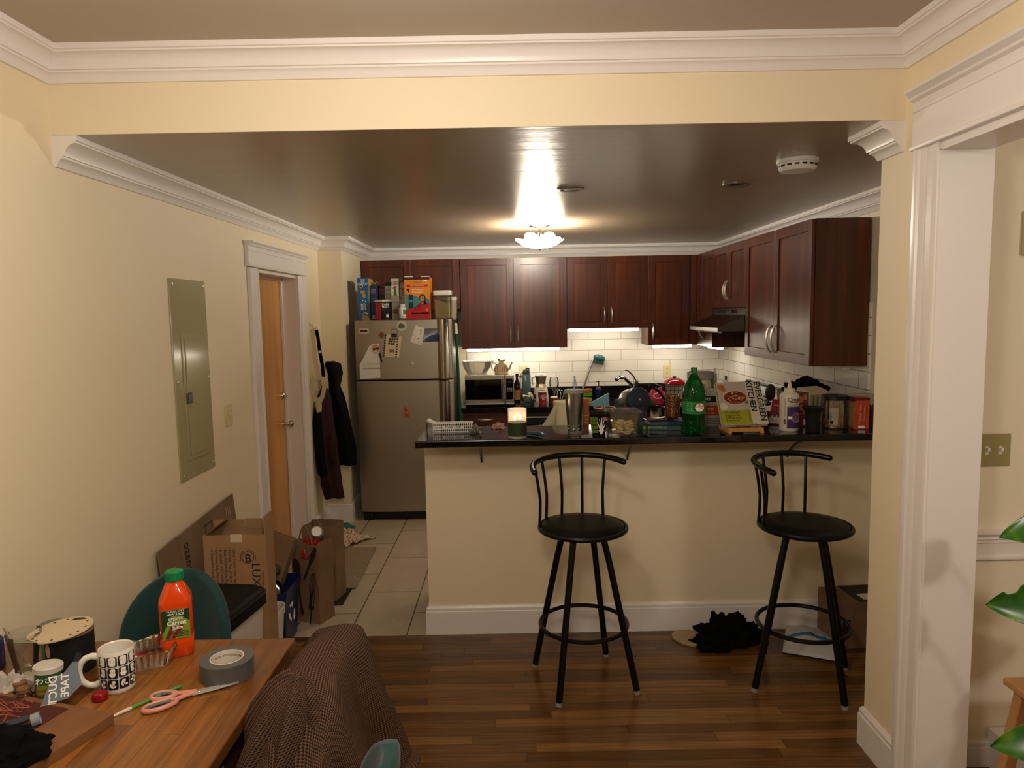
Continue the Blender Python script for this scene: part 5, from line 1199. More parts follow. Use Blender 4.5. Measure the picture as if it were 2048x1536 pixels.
b = B(); b.box(.354, W_-.010, -.002, 0, .055, H_-.028); part(o, 'keypad', b, BLACKG, smooth=0)
b = B(); [b.box(.362+.017*i, .374+.017*i, -.0026, -.002, .125+.012*j, .132+.012*j) for i in range(3) for j in range(3)]; part(o, 'buttons', b, C('8f8f8a'), smooth=0)
text(o, '12:40', .014, TR(.384, -.0026, .205) @ FRONT, C('707a78')); text(t, 'EMERSON', .014, TR(.155, -.0006, .036) @ FRONT, C('4a4640'))
b = B(); [b.cyl((x, y, 0), (x, y, .014), .014, n=12) for x, y in ((.03, .05), (.39, .05), (.03, .33), (.39, .33))]; part(t, 'feet', b, BLACKP)
t = thing('plastic_bowl', 'large cloudy plastic bowl on top of the microwave', 'bowl', (-.312, 6.31, ZQ+.2685))
b = B(); b.lathe([(0, 0), (.075, 0), (.085, .004), (.118, .055), (.132, .108), (.137, .112), (.133, .115), (.127, .108), (.113, .056), (.082, .007), (0, .005)], 40); part(t, 'bowl', b, clear('cloudy_plastic', 'f4f2ec', 'd8d5cc', .13, .2))
t = thing('teapot', 'small striped ceramic teapot with black ball knobs on the microwave', 'teapot', (-.098, 6.30, ZQ+.2685))
b = B(); b.lathe([(0, 0), (.058, 0), (.060, .006), (.060, .012), (.056, .016), (.060, .03), (.056, .06), (.045, .085), (.028, .10), (0, .104)], 36); part(t, 'pot_body', b, C('cdbf9c', .3))
b = B()
for i in range(18):
    a = 2*pi*i/18; hh = .055+.028*abs(sin(a*2))
    b.tube([((.0612-.0)*cos(a), .0612*sin(a), .02), (.0605*cos(a), .0605*sin(a), .035), ((.0605-(hh-.04)*.25)*cos(a), (.0605-(hh-.04)*.25)*sin(a), hh)], .0032, 5)
part(t, 'red_stripes', b, mat('terracotta_glaze', '9a4a34', .35))
b = B(); b.tube([(.05, 0, .03), (.075, 0, .045), (.085, 0, .075), (.098, 0, .098)], [.014, .011, .008, .007], 10); part(t, 'spout', b, C('cdbf9c', .3))
b = B(); b.tube([(-.045, 0, .085), (-.075, 0, .095), (-.088, 0, .07), (-.08, 0, .04), (-.055, 0, .025)], .006, 8); b.ell((-.075, 0, .105), (.012, .006, .010), 8, 6); part(t, 'handle', b, C('d8d0bc', .3))
b = B(); b.ell((0, 0, .108), (.022, .018, .012)); part(t, 'lid', b, C('b9a67c', .3))
for x in (-.02, .026):
    b = B(); b.ell((x, 0, .122-.006*(x > 0)), .009); b.ell((x, -.0, .114), .005); part(t, 'ball_knob', b, BLACKG)
t = thing('oil_bottle', 'dark glass bottle with black cap right beside the microwave', 'bottle', (.040, 6.42, ZQ))
b = B(); b.lathe([(0, 0), (.03, 0), (.032, .004), (.032, .13), (.026, .17), (.012, .20), (.011, .235), (0, .235)], 24); part(t, 'bottle_body', b, mat('dark_amber', '2a1a0c', .08))
b = B(); b.lathe([(0, .255), (.014, .255), (.014, .23), (.012, .23)], 18); part(t, 'cap', b, BLACKP); b = B(); b.lathe([(.0325, .02), (.0325, .11)], 24); part(t, 'label', b, C('a8794a', .5))
t = thing('oil_bottle', 'pale red labelled bottle between the dark bottle and the teal water bottle', 'bottle', (.075, 6.56, ZQ))
b = B(); b.lathe([(0, 0), (.03, 0), (.03, .15), (.014, .19), (.013, .21), (0, .21)], 24); part(t, 'bottle_body', b, C('b8a58e', .2)); b = B(); b.lathe([(.0305, .04), (.0305, .11)], 24); part(t, 'label', b, C('8a3a30')); b = B(); b.cyl((0, 0, .205), (0, 0, .225), .015); part(t, 'cap', b, C('8a3a30'))
t = thing('water_bottle', 'teal translucent water bottle on the back counter', 'bottle', (.125, 6.45, ZQ))
b = B(); b.rbox(.078, .07, [(0, .92, .92), (.006, 1, 1), (.235, 1, 1), (.245, .9, .9)], .02, 6); part(t, 'bottle_body', b, mat('teal_translucent', '4e7d80', .15, alpha=.8), smooth=40)
b = B(); b.rbox(.062, .058, [(.243, 1, 1), (.275, 1, 1), (.288, .8, .8)], .018, 6); b.tube([(-.01, 0, .28), (.005, 0, .298), (.03, 0, .293)], .008, 8); part(t, 'flip_lid', b, C('173a38', .4))
b = B(); b.tube([(-.03, 0, .265), (-.045, 0, .25), (-.05, 0, .235)], .004, 6); b.lathe([(.012, -.003), (.018, -.003), (.018, .003), (.012, .003), (.012, -.003)], 18, TR(-.018, -.031, .262) @ RX(90)); part(t, 'carry_loop', b, C('2a6a60', .4))
t = thing('moka_pot', 'steel moka pot on a white electric base on the back counter', 'coffee maker', (.255, 6.45, ZQ))
b = B(); b.rbox(.135, .12, [(0, 1, 1), (.01, 1.02, 1.02), (.115, .88, .88), (.128, .80, .80)], .045, 7); part(t, 'electric_base', b, WHITEP, smooth=40)
b = B(); b.prism(rrect(.075, .085, .025, 6), 0, .003, TR(.01, -.056, .062) @ RX(84)); part(t, 'black_handle_recess', b, BLACKP, smooth=0)
def octa(zs, n=8): return [[(r*cos(2*pi*i/n+.39), r*sin(2*pi*i/n+.39), z) for i in range(n)] for r, z in zs]
b = B(); b.loft(octa([(.055, .128), (.044, .155), (.044, .165), (.056, .225), (.056, .23)])); part(t, 'pot', b, STEEL, smooth=0)
b = B(); b.loft(octa([(.058, .23), (.05, .245), (.015, .252)])); b.ell((0, 0, .262), .011); part(t, 'lid', b, WHITEP, smooth=0)
b = B(); b.tube([(-.05, 0, .22), (-.075, 0, .215), (-.078, 0, .17), (-.07, 0, .15)], .008, 8); part(t, 'handle', b, WHITEP)
t = thing('wine_glass', 'clear wine glass on the back counter', 'wine glass', (.377, 6.50, ZQ))
b = B(); b.lathe([(0, 0), (.034, 0), (.034, .002), (.006, .006), (.004, .02), (.004, .075), (.012, .088), (.034, .108), (.045, .140), (.044, .175), (.036, .207), (.0345, .207), (.0425, .174), (.0435, .14), (.033, .111), (.01, .091), (0, .088)], 36); part(t, 'glass', b, GLASS)
t = thing('glass_bowl', 'clear glass bowl holding crumpled papers on the back counter', 'bowl', (.134, 6.20, ZQ))
b = B(); b.lathe([(0, 0), (.04, 0), (.045, .012), (.062, .03), (.07, .085), (.067, .085), (.058, .032), (.04, .016), (0, .014)], 36); part(t, 'bowl', b, GLASS)
for i, (x, rz, lb) in enumerate(((-.02, 25, 'folded pale paper strip lying left in the glass bowl'), (.03, -40, 'folded pale paper strip lying right in the glass bowl'))):
    b = B(); b.grid([[(u*.013-.013*3.5, v*.005-.0125, .016*sin(u*.8)) for v in range(6)] for u in range(8)]); single('paper_slip', b, C('d2c8a4', .8), lb, 'paper', (.134+x, 6.20, ZQ+.075), rot=(radians(25), radians(-20+50*i), radians(rz)), solid=.0015)
t = thing('red_tin', 'red paper canister with white lettering on the back counter', 'tin', (.258, 6.16, ZQ))
b = B(); b.lathe([(0, 0), (.033, 0), (.033, .115), (0, .115)], 30); part(t, 'can_body', b, mat('tin_red', '8f1a20', .4)); b = B(); b.lathe([(.033, .112), (.0345, .112), (.0345, .122), (0, .122)], 30); part(t, 'rim', b, WHITEP)
text(t, 'HOT\nCOCOA\nMIX', .018, RZ(15) @ TR(0, 0, .07) @ FRONT @ TR(0, 0, .0335), INKW, bend=.0336, bold=.01, line=.8); text(t, 'G', .03, RZ(18) @ TR(0, 0, .022) @ FRONT @ TR(0, 0, .0335), mat('orange_print', 'd08a50', .5), bend=.0336)
t = thing('red_tin', 'small red lidded tin near the wire whisk on the back counter', 'tin', (.36, 6.25, ZQ)); b = B(); b.lathe([(0, 0), (.03, 0), (.03, .055), (0, .055)], 24); part(t, 'can_body', b, mat('tin_red', '8f1a20', .4)); b = B(); b.lathe([(.03, .05), (.0315, .05), (.0315, .058), (0, .058)], 24); part(t, 'lid', b, WHITEP)
t = thing('wire_whisk', 'tangle of thin wire whisk loops behind the paper towel roll', 'whisk', (.41, 6.33, ZQ))
b = B()
for k_ in range(5):
    a = pi*k_/5; b.tube([(.05*sin(2*pi*i/20)*cos(a), .05*sin(2*pi*i/20)*sin(a), .065+.05*cos(2*pi*i/20)) for i in range(20)], .0016, 5, True)
part(t, 'wires', b, CHROME); b = B(); b.lathe([(0, 0), (.03, 0), (.02, .012), (.008, .016), (.008, .03), (0, .03)], 16); part(t, 'base', b, BLACKP)
# sink zone
t = thing('scrub_brush', 'long silver dish brush with teal head leaning on the tiled wall', 'brush', (.655, 6.60, ZQ))
b = B(); b.tube([(-.012, 0, .005), (0, .0, .10), (.05, .03, .24), (.098, .055, .355)], [.011, .011, .010, .013], 10); part(t, 'handle', b, mat('grey_brush_handle', '8f8d88', .3, .5))
b = B(); M_ = TR(.155, .045, .368) @ RY(14); b.ell((0, 0, 0), (.058, .022, .032), 20, 10, M_); part(t, 'head', b, C('245a62', .35))
b = B(); M2 = M_
for i in range(9):
    for j in (-1, 0, 1): b.cyl((-.045+.0112*i, j*.008, -.012), (-.048+.012*i, j*.009, -.058), .0038, .0042, 6, M2)
part(t, 'bristles', b, C('123c42', .7))
for nm, x, z, cc, lb in (('sponge', .660, 0, 'a8b82a', 'yellow green sponge at the bottom behind the tumbler'), ('sponge', .662, .046, '5aa02a', 'bright green scrub sponge stacked on the yellow one'), ('sponge', .665, .080, 'b5652a', 'orange brown sponge on top of the green sponge')):
    b = B(); b.rbox(.085, .05, [(0, .95, .95), (.004, 1, 1), (.028, 1, 1), (.032, .95, .95)], .01, 4); single(nm, b, mat('sponge_'+cc, cc, .9, bump=.4, bscale=150), lb, 'sponge', (x, 6.36, ZQ+z+(.0 if z else 0)), radians(10*z*50), group='sponges by the sink')
t = thing('soap_bottle', 'dark blue dish soap bottle with pump by the sink', 'soap bottle', (.787, 6.52, ZQ))
b = B(); b.lathe([(0, 0), (.028, 0), (.03, .005), (.03, .09), (.014, .11), (0, .11)], 24); part(t, 'bottle_body', b, C('1a1f4a', .2)); b = B(); b.cyl((0, 0, .11), (0, 0, .165), .006); b.cyl((0, 0, .155), (0, 0, .168), .012); b.tube([(0, 0, .16), (-.03, 0, .158)], .004); part(t, 'pump', b, CHROME)
t = thing('faucet', 'chrome kitchen faucet with single lever at the sink', 'faucet', (1.135, 6.56, ZQ))
b = B(); b.lathe([(0, 0), (.032, 0), (.032, .008), (.024, .02), (.022, .10), (.026, .13), (.024, .16), (0, .17)], 24); part(t, 'base', b, CHROME)
b = B(); b.tube([(-.01, 0, .07), (-.06, -.04, .14), (-.12, -.09, .195), (-.17, -.12, .205), (-.205, -.14, .185)], [.018, .017, .016, .019, .02], 14); part(t, 'spout', b, CHROME)
b = B(); b.tube([(0, 0, .16), (-.03, -.01, .21), (-.08, -.03, .255), (-.115, -.05, .265)], [.016, .010, .007, .006], 10); part(t, 'lever', b, CHROME)
# lower counter things seen over the bar
ZL = .8605
t = thing('scoop', 'pale blue plastic dustpan shaped scraper standing behind the square cup', 'scraper', (.50, 4.20, ZL))
b = B(); L = [[(-.068, 0, .25), (.066, .0, .315), (.072, 0, .225), (.0, 0, .235)], [(-.068, .008, .25), (.066, .03, .315), (.072, .035, .225), (.0, .02, .235)]]; b.loft(L); part(t, 'blade', b, C('6fa3b5', .45), smooth=0)
b = B(); b.tube([(-.005, .01, .24), (-.02, .02, .1), (-.03, .02, .0)], .010, 8); part(t, 'handle', b, BLACKP)
t = thing('saucepan', 'brown red glazed pot behind the square cup', 'pot', (.522, 4.06, ZL))
b = B(); b.lathe([(0, 0), (.05, 0), (.056, .01), (.058, .25), (.055, .252), (.052, .24), (.05, .012), (0, .012)], 32); part(t, 'pot_body', b, C('5a2414', .2)); b = B(); b.tube([(.0575*cos(2*pi*i/32), .0575*sin(2*pi*i/32), .252) for i in range(32)], .004, 8, True); part(t, 'rim', b, C('a8917a', .3))
t = boxthing('orange_carton', 'narrow orange carton behind the tall tumbler', 'box', (.392, 4.09, ZL), .045, .06, .30, C('a8561f', .5))
fd(t, 'printed_lines', C('d8a060'), *[(.006, .038, .1+.02*i, .104+.02*i) for i in range(6)])
b = B(); b.lathe([(0, 0), (.025, 0), (.029, .265), (.026, .265), (.022, .01), (0, .01)], 24); single('grey_cup', b, mat('smoky_plastic', '4a4c50', .3), 'smoky grey cup beside the navy appliance', 'cup', (.645, 4.29, ZL))
t = thing('hand_blender', 'navy and silver handheld appliance standing upside down behind the snack tub', 'appliance', (.728, 4.03, ZL))
b = B(); M_ = TR(-.012, 0, .298) @ RZ(18) @ RX(78) @ Matrix.Diagonal((1.32, 1.32, 1.2, 1))
b.lathe([(0, .006), (.03, .005), (.052, 0), (.056, -.008), (.056, -.02), (.052, -.022)], 36, M_); part(t, 'navy_end_cap', b, C('232b40', .35))
b = B(); b.lathe([(.054, -.02), (.056, -.04), (.054, -.10), (.045, -.125), (0, -.13)], 36, M_); part(t, 'silver_body', b, STEELH)
b = B()
for i in range(7):
    for j in range(3): b.box(-.027+.008*i, -.0235+.008*i, -.028-.007*j, -.024-.007*j, .0035, .0062, M_)
part(t, 'vent_slots', b, INKB)
b = B(); b.disc((0, 0, .006), .005, 14, M_); part(t, 'silver_dot', b, CHROME)
b = B(); b.tube([(-.005, .01, .26), (.008, .02, .14), (.012, .02, 0)], [.03, .024, .034], 14); part(t, 'handle', b, C('2a3a58', .4))
t = thing('steel_pot', 'small steel saucepan behind the snack tub', 'pot', (.815, 4.12, ZL))
b = B(); b.lathe([(0, 0), (.058, 0), (.06, .24), (.063, .243), (.058, .243), (.056, .01), (0, .01)], 32); part(t, 'pot_body', b, CHROME)
t = thing('frying_pan', 'black frying pan propped behind the flat books', 'pan', (.90, 4.13, ZL), rot=(radians(0), radians(26), radians(14)))
b = B(); b.lathe([(0, .20), (.10, .20), (.13, .24), (.126, .24), (.098, .206), (0, .206)], 36); part(t, 'pan_body', b, mat('nonstick_black', '0d0c0c', .35)); b = B(); b.lathe([(.03, 0), (.03, .2)], 12); part(t, 'stand_under', b, BLACKP)
b = B(); b.tube([(-.12, 0, .235), (-.20, 0, .275), (-.27, 0, .282)], [.009, .011, .009], 10, flat=.7); part(t, 'handle', b, BLACKP)
for x, y, lb in ((.800, 4.17, 'green lime among the pans behind the snack tub'),):
    b = B(); b.ell((0, 0, .0), (.026, .024, .024)); single('lime', b, C('5a7a22', .4), lb, 'lime', (x, y, ZL+.262))
t = thing('dish_rack', 'black wire dish rack by the back wall', 'dish rack', (1.45, 6.38, ZQ))
b = B()
for z in (.02, .10, .135): b.tube([(x, y, z) for x, y in rrect(.30, .28, .03, 4)], .0025, 6, True)
for i in range(9): b.tube([(-.14+.035*i, -.14, .02), (-.14+.035*i, -.14, .135)], .0018, 5); b.tube([(-.14+.035*i, .14, .02), (-.14+.035*i, .14, .135)], .0018, 5)
part(t, 'wire_frame', b, BLACKM)
t = thing('stock_pot', 'grey pot with shiny red lid in the dish rack', 'pot', (1.452, 6.40, ZQ+.012))
b = B(); b.lathe([(0, 0), (.085, 0), (.09, .13), (0, .13)], 32); part(t, 'pot_body', b, C('8a8478', .35)); b = B(); b.lathe([(.10, .128), (.102, .134), (.085, .155), (.045, .178), (0, .182)], 36); part(t, 'red_lid', b, mat('red_lid_enamel', '7a0f18', .12)); b = B(); b.ell((0, 0, .188), (.016, .016, .012)); part(t, 'lid_knob', b, BLACKP)
t = thing('bag_of_greens', 'pink and white printed bag in front of the dish rack', 'bag', (1.235, 6.12, ZQ), radians(-10))
b = lump((0, 0, 0), (.085, .05, .135), 7.3, .22, 5); part(t, 'bag_body', b, mat('pink_red_bag', 'b02a44', .35)); b = B(); b.lathe([(.03, 0), (.038, 0), (.038, .001), (.03, .001), (.03, 0)], 24, TR(.01, -.058, .075) @ RX(70) @ Matrix.Diagonal((1, .7, 1, 1))); part(t, 'white_ring_print', b, INKW)
t = thing('black_tray', 'black baking tray lying flat across the back counter by the faucet', 'tray', (1.24, 6.45, ZQ+.0)); b = B(); b.rbox(.26, .16, [(0, .9, .9), (.13, 1, 1), (.136, 1.03, 1.03), (.136, .99, .99), (.01, .88, .88)], .02, 4); part(t, 'tray_body', b, mat('nonstick_black', '0d0c0c', .35))
def spice(x, y, h, r, cc, lb, cap='cfc8ba'):
    t = thing('spice_jar', lb, 'jar', (x, y, ZQ), group='jars in the back corner'); b = B(); b.lathe([(0, 0), (r, 0), (r, h*.78), (r*.7, h*.82), (0, h*.82)], 20); part(t, 'jar_body', b, C(cc, .3)); b = B(); b.cyl((0, 0, h*.8), (0, 0, h), r*.72); part(t, 'cap', b, C(cap, .3))
spice(1.78, 6.50, .20, .026, 'a59a86', 'pale jar at the left of the back corner jars'); spice(1.86, 6.56, .26, .018, '55504a', 'slim dark bottle at the back corner', '8f8a80'); spice(1.92, 6.42, .20, .016, '8f8a7a', 'thin grey bottle nearest the range in the back corner', '2a2826')
t = thing('utensil_crock', 'crock of dark cooking utensils behind the squeeze bottle', 'utensils', (1.50, 4.12, ZL))
b = B(); b.lathe([(0, 0), (.05, 0), (.055, .18), (.05, .18), (.046, .01), (0, .01)], 28); part(t, 'crock', b, C('4a4a30', .5))
b = B(); b.tube([(-.01, 0, .1), (-.012, .0, .26)], .006); b.ell((-.012, -.008, .315), (.03, .010, .05)); part(t, 'black_spoon', b, BLACKP)
b = B(); b.tube([(.02, 0, .1), (.04, .0, .30)], .007); b.ell((.042, 0, .31), (.014, .008, .03)); part(t, 'wooden_spoon', b, C('7a5a38', .6))
b = B(); b.tube([(-.03, 0, .1), (-.05, .0, .25)], .004); b.ell((-.055, -.01, .27), (.028, .02, .03)); part(t, 'steel_ladle', b, CHROME)
t = thing('white_dish', 'white oval dish tilted on the counter behind the cookbook', 'dish', (1.47, 3.98, ZL), rot=(radians(-25), radians(16), 0))
b = B(); b.lathe([(0, .20), (.06, .20), (.085, .245), (.082, .247), (.058, .207), (0, .207)], 32, None, sx=1, sy=.8); part(t, 'dish_body', b, WHITEP); b = B(); b.cyl((0, 0, .02), (0, 0, .2), .045, .03); part(t, 'foot', b, WHITEP)
t = thing('black_carrier', 'heap of black cloth and bags on the right counter below the end cabinet', 'bag', (1.79, 4.40, ZL))
b = lump((0, 0, .0), (.10, .12, .27), 1.9, .25, 4); part(t, 'sack', b, C('2b2a2c', .5)); b = lump((0, -.02, .29), (.12, .10, .075), 5.2, .28, 6, 60, 36); part(t, 'black_cloth', b, CLOTHB)
t = boxthing('grey_carton', 'grey brown carton behind the tall tea box', 'box', (1.66, 3.95, ZL), .10, .10, .32, C('5f5340', .6)); fd(t, 'printed_band', C('4a3a2a'), (.0, .1, .27, .29))
b = B(); b.rbox(.16, .10, [(0, 1, 1), (.33, 1, 1)], .02, 4); single('white_bin', b, C('a9a294', .4), 'pale canister behind the granola jar lid by the wall', 'canister', (1.86, 3.85, ZL))
plate('wall_outlet', 'ivory duplex outlet on the white tiles right of the faucet', 'outlet', TR(1.447, YB-.012, 1.09) @ RX(90), .072, 'outlet')
plate('wall_outlet', 'ivory duplex outlet on the white tiles behind the teal water bottle', 'outlet', TR(.10, YB-.012, 1.11) @ RX(90), .072, 'outlet')
# ================================================================== DINING TABLE AND THINGS ON IT
ZD = .75
TBL = planks('acacia_table_top', .062, .42, [(0, '6e421a'), (.35, '80501f'), (.65, '8c5822'), (1, '98622a')], 'y', .26, .0005, .55, '2a1408', .2)
TWD = wood('dark_table_wood', '3a1c0b', '5b3216', 1, 1, .35)
TX0, TX1, TY0, TY1 = -1.485, -.632, .30, 1.962
t = thing('dining_table', 'brown wooden dining table with things on it in the near left corner', 'table', (0, 0, 0))
b = B(); b.box(TX0, TX1, TY0, TY1, .716, ZD); part(t, 'tabletop', b, TBL, smooth=0, bev=.004)
b = B(); b.box(TX0+.06, TX1-.05, TY1-.07, TY1-.045, .60, .716); b.box(TX0+.06, TX1-.05, TY0+.045, TY0+.07, .60, .716); b.box(TX0+.05, TX0+.075, TY0+.06, TY1-.06, .60, .716); b.box(TX1-.06, TX1-.035, TY0+.06, TY1-.06, .60, .716); part(t, 'apron_rail', b, TWD, smooth=0)
for x in (TX0+.05, TX1-.09):
    for y in (TY0+.05, TY1-.10):
        b = B(); b.box(x, x+.055, y, y+.055, 0, .716); part(t, 'leg', b, TWD, smooth=0, bev=.003)
b = B(); b.box(TX1-.035, TX1-.030, 1.15, 1.70, .625, .70); o = part(t, 'drawer_front', b, TWD, smooth=0, bev=.002)
b = B(); b.box(TX1-.03, TX1-.022, 1.40, 1.50, .645, .672); part(o, 'drawer_pull', b, mat('silver_pull', 'a8a49c', .3, .9), bev=.003)
# teal velvet chairs
TEAL = mat('dark_teal_velvet', '0c3433', .85, sheen=.12); TEAL2 = TEAL
def chair(label, loc, rz, w=.42):
    t = thing('dining_chair', label, 'chair', loc, radians(rz), 'teal velvet dining chairs')
    b = B(); b.rbox(w, .42, [(.40, .9, .9), (.41, .98, .98), (.44, 1, 1), (.462, .97, .97), (.468, .9, .9)], .10, 7); part(t, 'seat', b, TEAL)
    b = B(); rows = []
    for i in range(13):
        z = .44+.42*i/12; u = i/12; row = []
        ww = (w*.5-.0)*(1.0-.04*u)*((1-max(0, (u-.45)/.55)**2.6)**.5 if u < 1 else .0)
        ww = max(ww, .03)
        for j in range(17):
            s = -1+j/8; row.append((ww*s, -.20-.055*u+.085*(s*s)*(ww/(w*.5))**2, z))
        rows.append(row)
    b.grid(rows); part(t, 'backrest', b, TEAL, solid=.035, sub=1)
    for sx in (-1, 1):
        for sy in (-1, 1):
            b = B(); b.tube([(sx*.13, sy*.13, .41), (sx*.20, sy*.19, 0)], [.014, .009], 10); part(t, 'leg', b, BLACKM)
    return t
c0 = chair('dark teal velvet chair at the far end of the dining table', (-1.075, 1.99, 0), 178, .36)
c1 = dup(c0, (-.715, 1.66, 0), radians(91), 'teal velvet chair under the tweed coat at the right side of the table')
c1.scale = (1, 1, .955)
c2 = dup(c0, (-.49, 1.245, 0), radians(90), 'teal velvet chair closest to the camera, only its backrest edge showing')
# tweed coat over the chair back
k = N('brown_tweed'); sp_ = k.n('ShaderNodeSeparateXYZ'); tc = k.n('ShaderNodeTexCoord'); k.l(tc.outputs['UV'], sp_.inputs[0])
U = k.math('MULTIPLY', sp_.outputs[0], 1.); V = sp_.outputs[1]
fu = k.math('FRACT', U); fv = k.math('FRACT', V); fd_ = k.math('FRACT', k.math('MULTIPLY', k.math('ADD', U, V), 2.))
a_ = k.math('GREATER_THAN', fu, .42); c_ = k.math('GREATER_THAN', fv, .5); d_ = k.math('GREATER_THAN', fd_, .5)
eq = k.math('ABSOLUTE', k.math('SUBTRACT', a_, c_)); ht = k.math('ADD', k.math('MULTIPLY', k.math('SUBTRACT', 1., eq), a_), k.math('MULTIPLY', eq, d_))
nz_ = k.noise(k.coord(), 240, 3)
k.col(k.mix(k.math('MULTIPLY', nz_, .35), k.mix(ht, '6c503d', '120c0a'), '3a2a22')); k.set(Roughness=.95, Specular_IOR_Level=.1); k.bump(nz_, .5, .002); TWEED = k.m
t = thing('tweed_coat', 'brown houndstooth tweed coat draped over the chair by the table', 'coat', (0, 0, 0))
ridge = [(-.53, 1.975, .74), (-.495, 1.91, .80), (-.462, 1.82, .846), (-.462, 1.70, .856), (-.466, 1.60, .850), (-.466, 1.51, .815), (-.455, 1.43, .72), (-.45, 1.37, .60), (-.445, 1.33, .46)]
def rp(u):
    x = u*(len(ridge)-1); i = min(int(x), len(ridge)-2); f = x-i; A, B_ = Vector(ridge[i]), Vector(ridge[i+1]); return A.lerp(B_, f*f*(3-2*f) if 0 else f)
rows = []; uvs = []
NU, NV = 64, 60
for i in range(NU+1):
    u = i/NU; P0 = rp(u); row = []
    for j in range(NV+1):
        v = -1+2*j/NV; s = abs(v); sg = -1 if v < 0 else 1
        ln = .50*s; round_ = .055 if sg > 0 else .075
        drop = max(0, ln-.05)
        out = round_*(1-math.exp(-ln/.045)) + (.14 if sg > 0 else .12)*s**1.1*(.8 if sg > 0 else 1.0)
        w1 = sin(u*21+1.2*sg+2.0*s); fold = .034*s**.7*(w1*abs(w1)**-.35 if abs(w1) > 1e-4 else 0)+.014*s*sin(u*41+2*s+sg)
        endr = .10*max(0, .18-u)/.18
        x = P0.x+sg*(out+fold); y = P0.y+(.06*s*max(0, .25-u)/.25)-(.16*s if sg > 0 else .12*s)*u+.012*sin(9*s+u*5); z = P0.z-.012*(1-math.exp(-ln/.03))-drop*(.93)+.010*fbm((u*6, v*4, 2))
        row.append((max(x, -.615), y, max(z, .485+.02*sin(u*30))))
    rows.append(row)
b = B(); b.grid(rows)
uvl = b.bm.loops.layers.uv.new('UVMap'); b.bm.verts.ensure_lookup_table(); idx = {v: n_ for n_, v in enumerate(b.bm.verts)}
for f in b.bm.faces:
    for l in f.loops:
        n_ = idx[l.vert]; i, j = divmod(n_, NV+1); l[uvl].uv = (i/NU*.95/.0062, j/NV*1.0/.0062)
part(t, 'coat_cloth', b, TWEED, solid=.007, smooth=80, sub=1)

A_ = Vector((-.485, 1.545, .868))
Ds = [(-.235, .03, -.46), (-.21, -.09, -.50), (-.15, -.19, -.54), (-.05, -.235, -.55), (.05, -.20, -.52), (.12, -.10, -.46)]
b = B(); rows = []; NA, NR = 60, 40
for i in range(NA+1):
    a = i/NA*(len(Ds)-1); q = min(int(a), len(Ds)-2); f = a-q; D = Vector(Ds[q]).lerp(Vector(Ds[q+1]), f); hd = Vector((D.x, D.y, 0)).normalized(); row = []
    for j in range(NR+1):
        r_ = .02+.98*j/NR; w1 = sin(i/NA*2*pi*3.2+.6+.8*r_); fo = .05*r_**1.0*w1+.010*r_*sin(i/NA*2*pi*8)
        P_ = A_+Vector((D.x*r_**.72, D.y*r_**.72, D.z*r_**1.35))+hd*(fo+.012); row.append((max(P_.x, -.618), P_.y, max(.49, P_.z)+.006*sin(i*.5)*(1-r_)))
    rows.append(row)
b.grid(rows); uvl = b.bm.loops.layers.uv.new('UVMap'); b.bm.verts.ensure_lookup_table(); idx = {v: n_ for n_, v in enumerate(b.bm.verts)}
for f in b.bm.faces:
    for l in f.loops:
        i, j = divmod(idx[l.vert], NR+1); l[uvl].uv = (i/NA*.5/.0062*(.35+.65*j/NR), j/NR*.62/.0062)
part(t, 'front_panel', b, TWEED, solid=.006, smooth=80, sub=1)
# juice bottle
t = thing('juice_bottle', 'orange carrot juice bottle with green cap on the table', 'bottle', (-.93, 1.888, ZD+.0005), radians(22))
JU = mat('carrot_juice', 'd8430c', .12, spec=.6)
b = B(); b.rbox(.082, .082, [(0, .90, .90), (.004, .96, .96), (.05, 1, 1), (.052, .97, .97), (.056, .97, .97), (.058, 1, 1), (.145, 1, 1), (.157, .97, .97), (.192, .60, .60), (.200, .48, .48), (.208, .46, .46)], .018, 5); part(t, 'bottle_body', b, JU, smooth=50)
b = B(); b.lathe([(0, .230), (.020, .230), (.022, .228), (.0225, .206), (.021, .204)], 32)
for i in range(32): b.cb((.0225*cos(2*pi*i/32), .0225*sin(2*pi*i/32), .217), (.002, .0018, .020), 2*pi*i/32)
part(t, 'green_cap', b, mat('green_juice_cap', '128048', .4))
b = B(); b.box(-.034, .034, -.0425, -.041, .055, .135); part(t, 'label', b, C('7c962f', .4), smooth=0)
b = B(); decal(b, -.034, .034, .118, .135, TR(0, -.0425, 0) @ FRONT); b.prism([(-.034, .118), (-.034, .07), (-.01, .118)], 0, .0004, TR(0, -.0425, 0) @ FRONT); b.prism([(.012, .118), (.034, .118), (.034, .10)], 0, .0004, TR(0, -.0425, 0) @ FRONT); part(t, 'dark_green_print', b, C('173d1c', .4), smooth=0)
b = B(); b.prism([(-.028, .058), (-.012, .092), (0, .090), (-.018, .056)], 0, .0005, TR(0, -.0425, 0) @ FRONT); b.prism([(-.014, .058), (.012, .095), (.02, .088), (-.004, .056)], 0, .0005, TR(0, -.0425, 0) @ FRONT); part(t, 'printed_carrots', b, C('7a1f24', .4), smooth=0)
text(t, 'TRADER JOE\'S', .007, TR(.0, -.0432, .1305) @ FRONT, INKW); text(t, 'NEW JUICE', .0085, TR(0, -.0432, .1225) @ FRONT, INKW, bold=.01); text(t, 'organic', .012, TR(.0, -.0432, .111) @ FRONT, INKW, bold=.01); text(t, 'Carrot', .0165, TR(.002, -.0432, .0985) @ FRONT, INKW, bold=.03); text(t, 'Juice', .0135, TR(.004, -.0432, .086) @ FRONT, INKW, bold=.02)
b = B(); [decal(b, -.01, .03, .060+.0045*i, .062+.0045*i, TR(0, -.0425, 0) @ FRONT) for i in range(4)]; part(t, 'fine_print', b, C('2a3a18'), smooth=0)
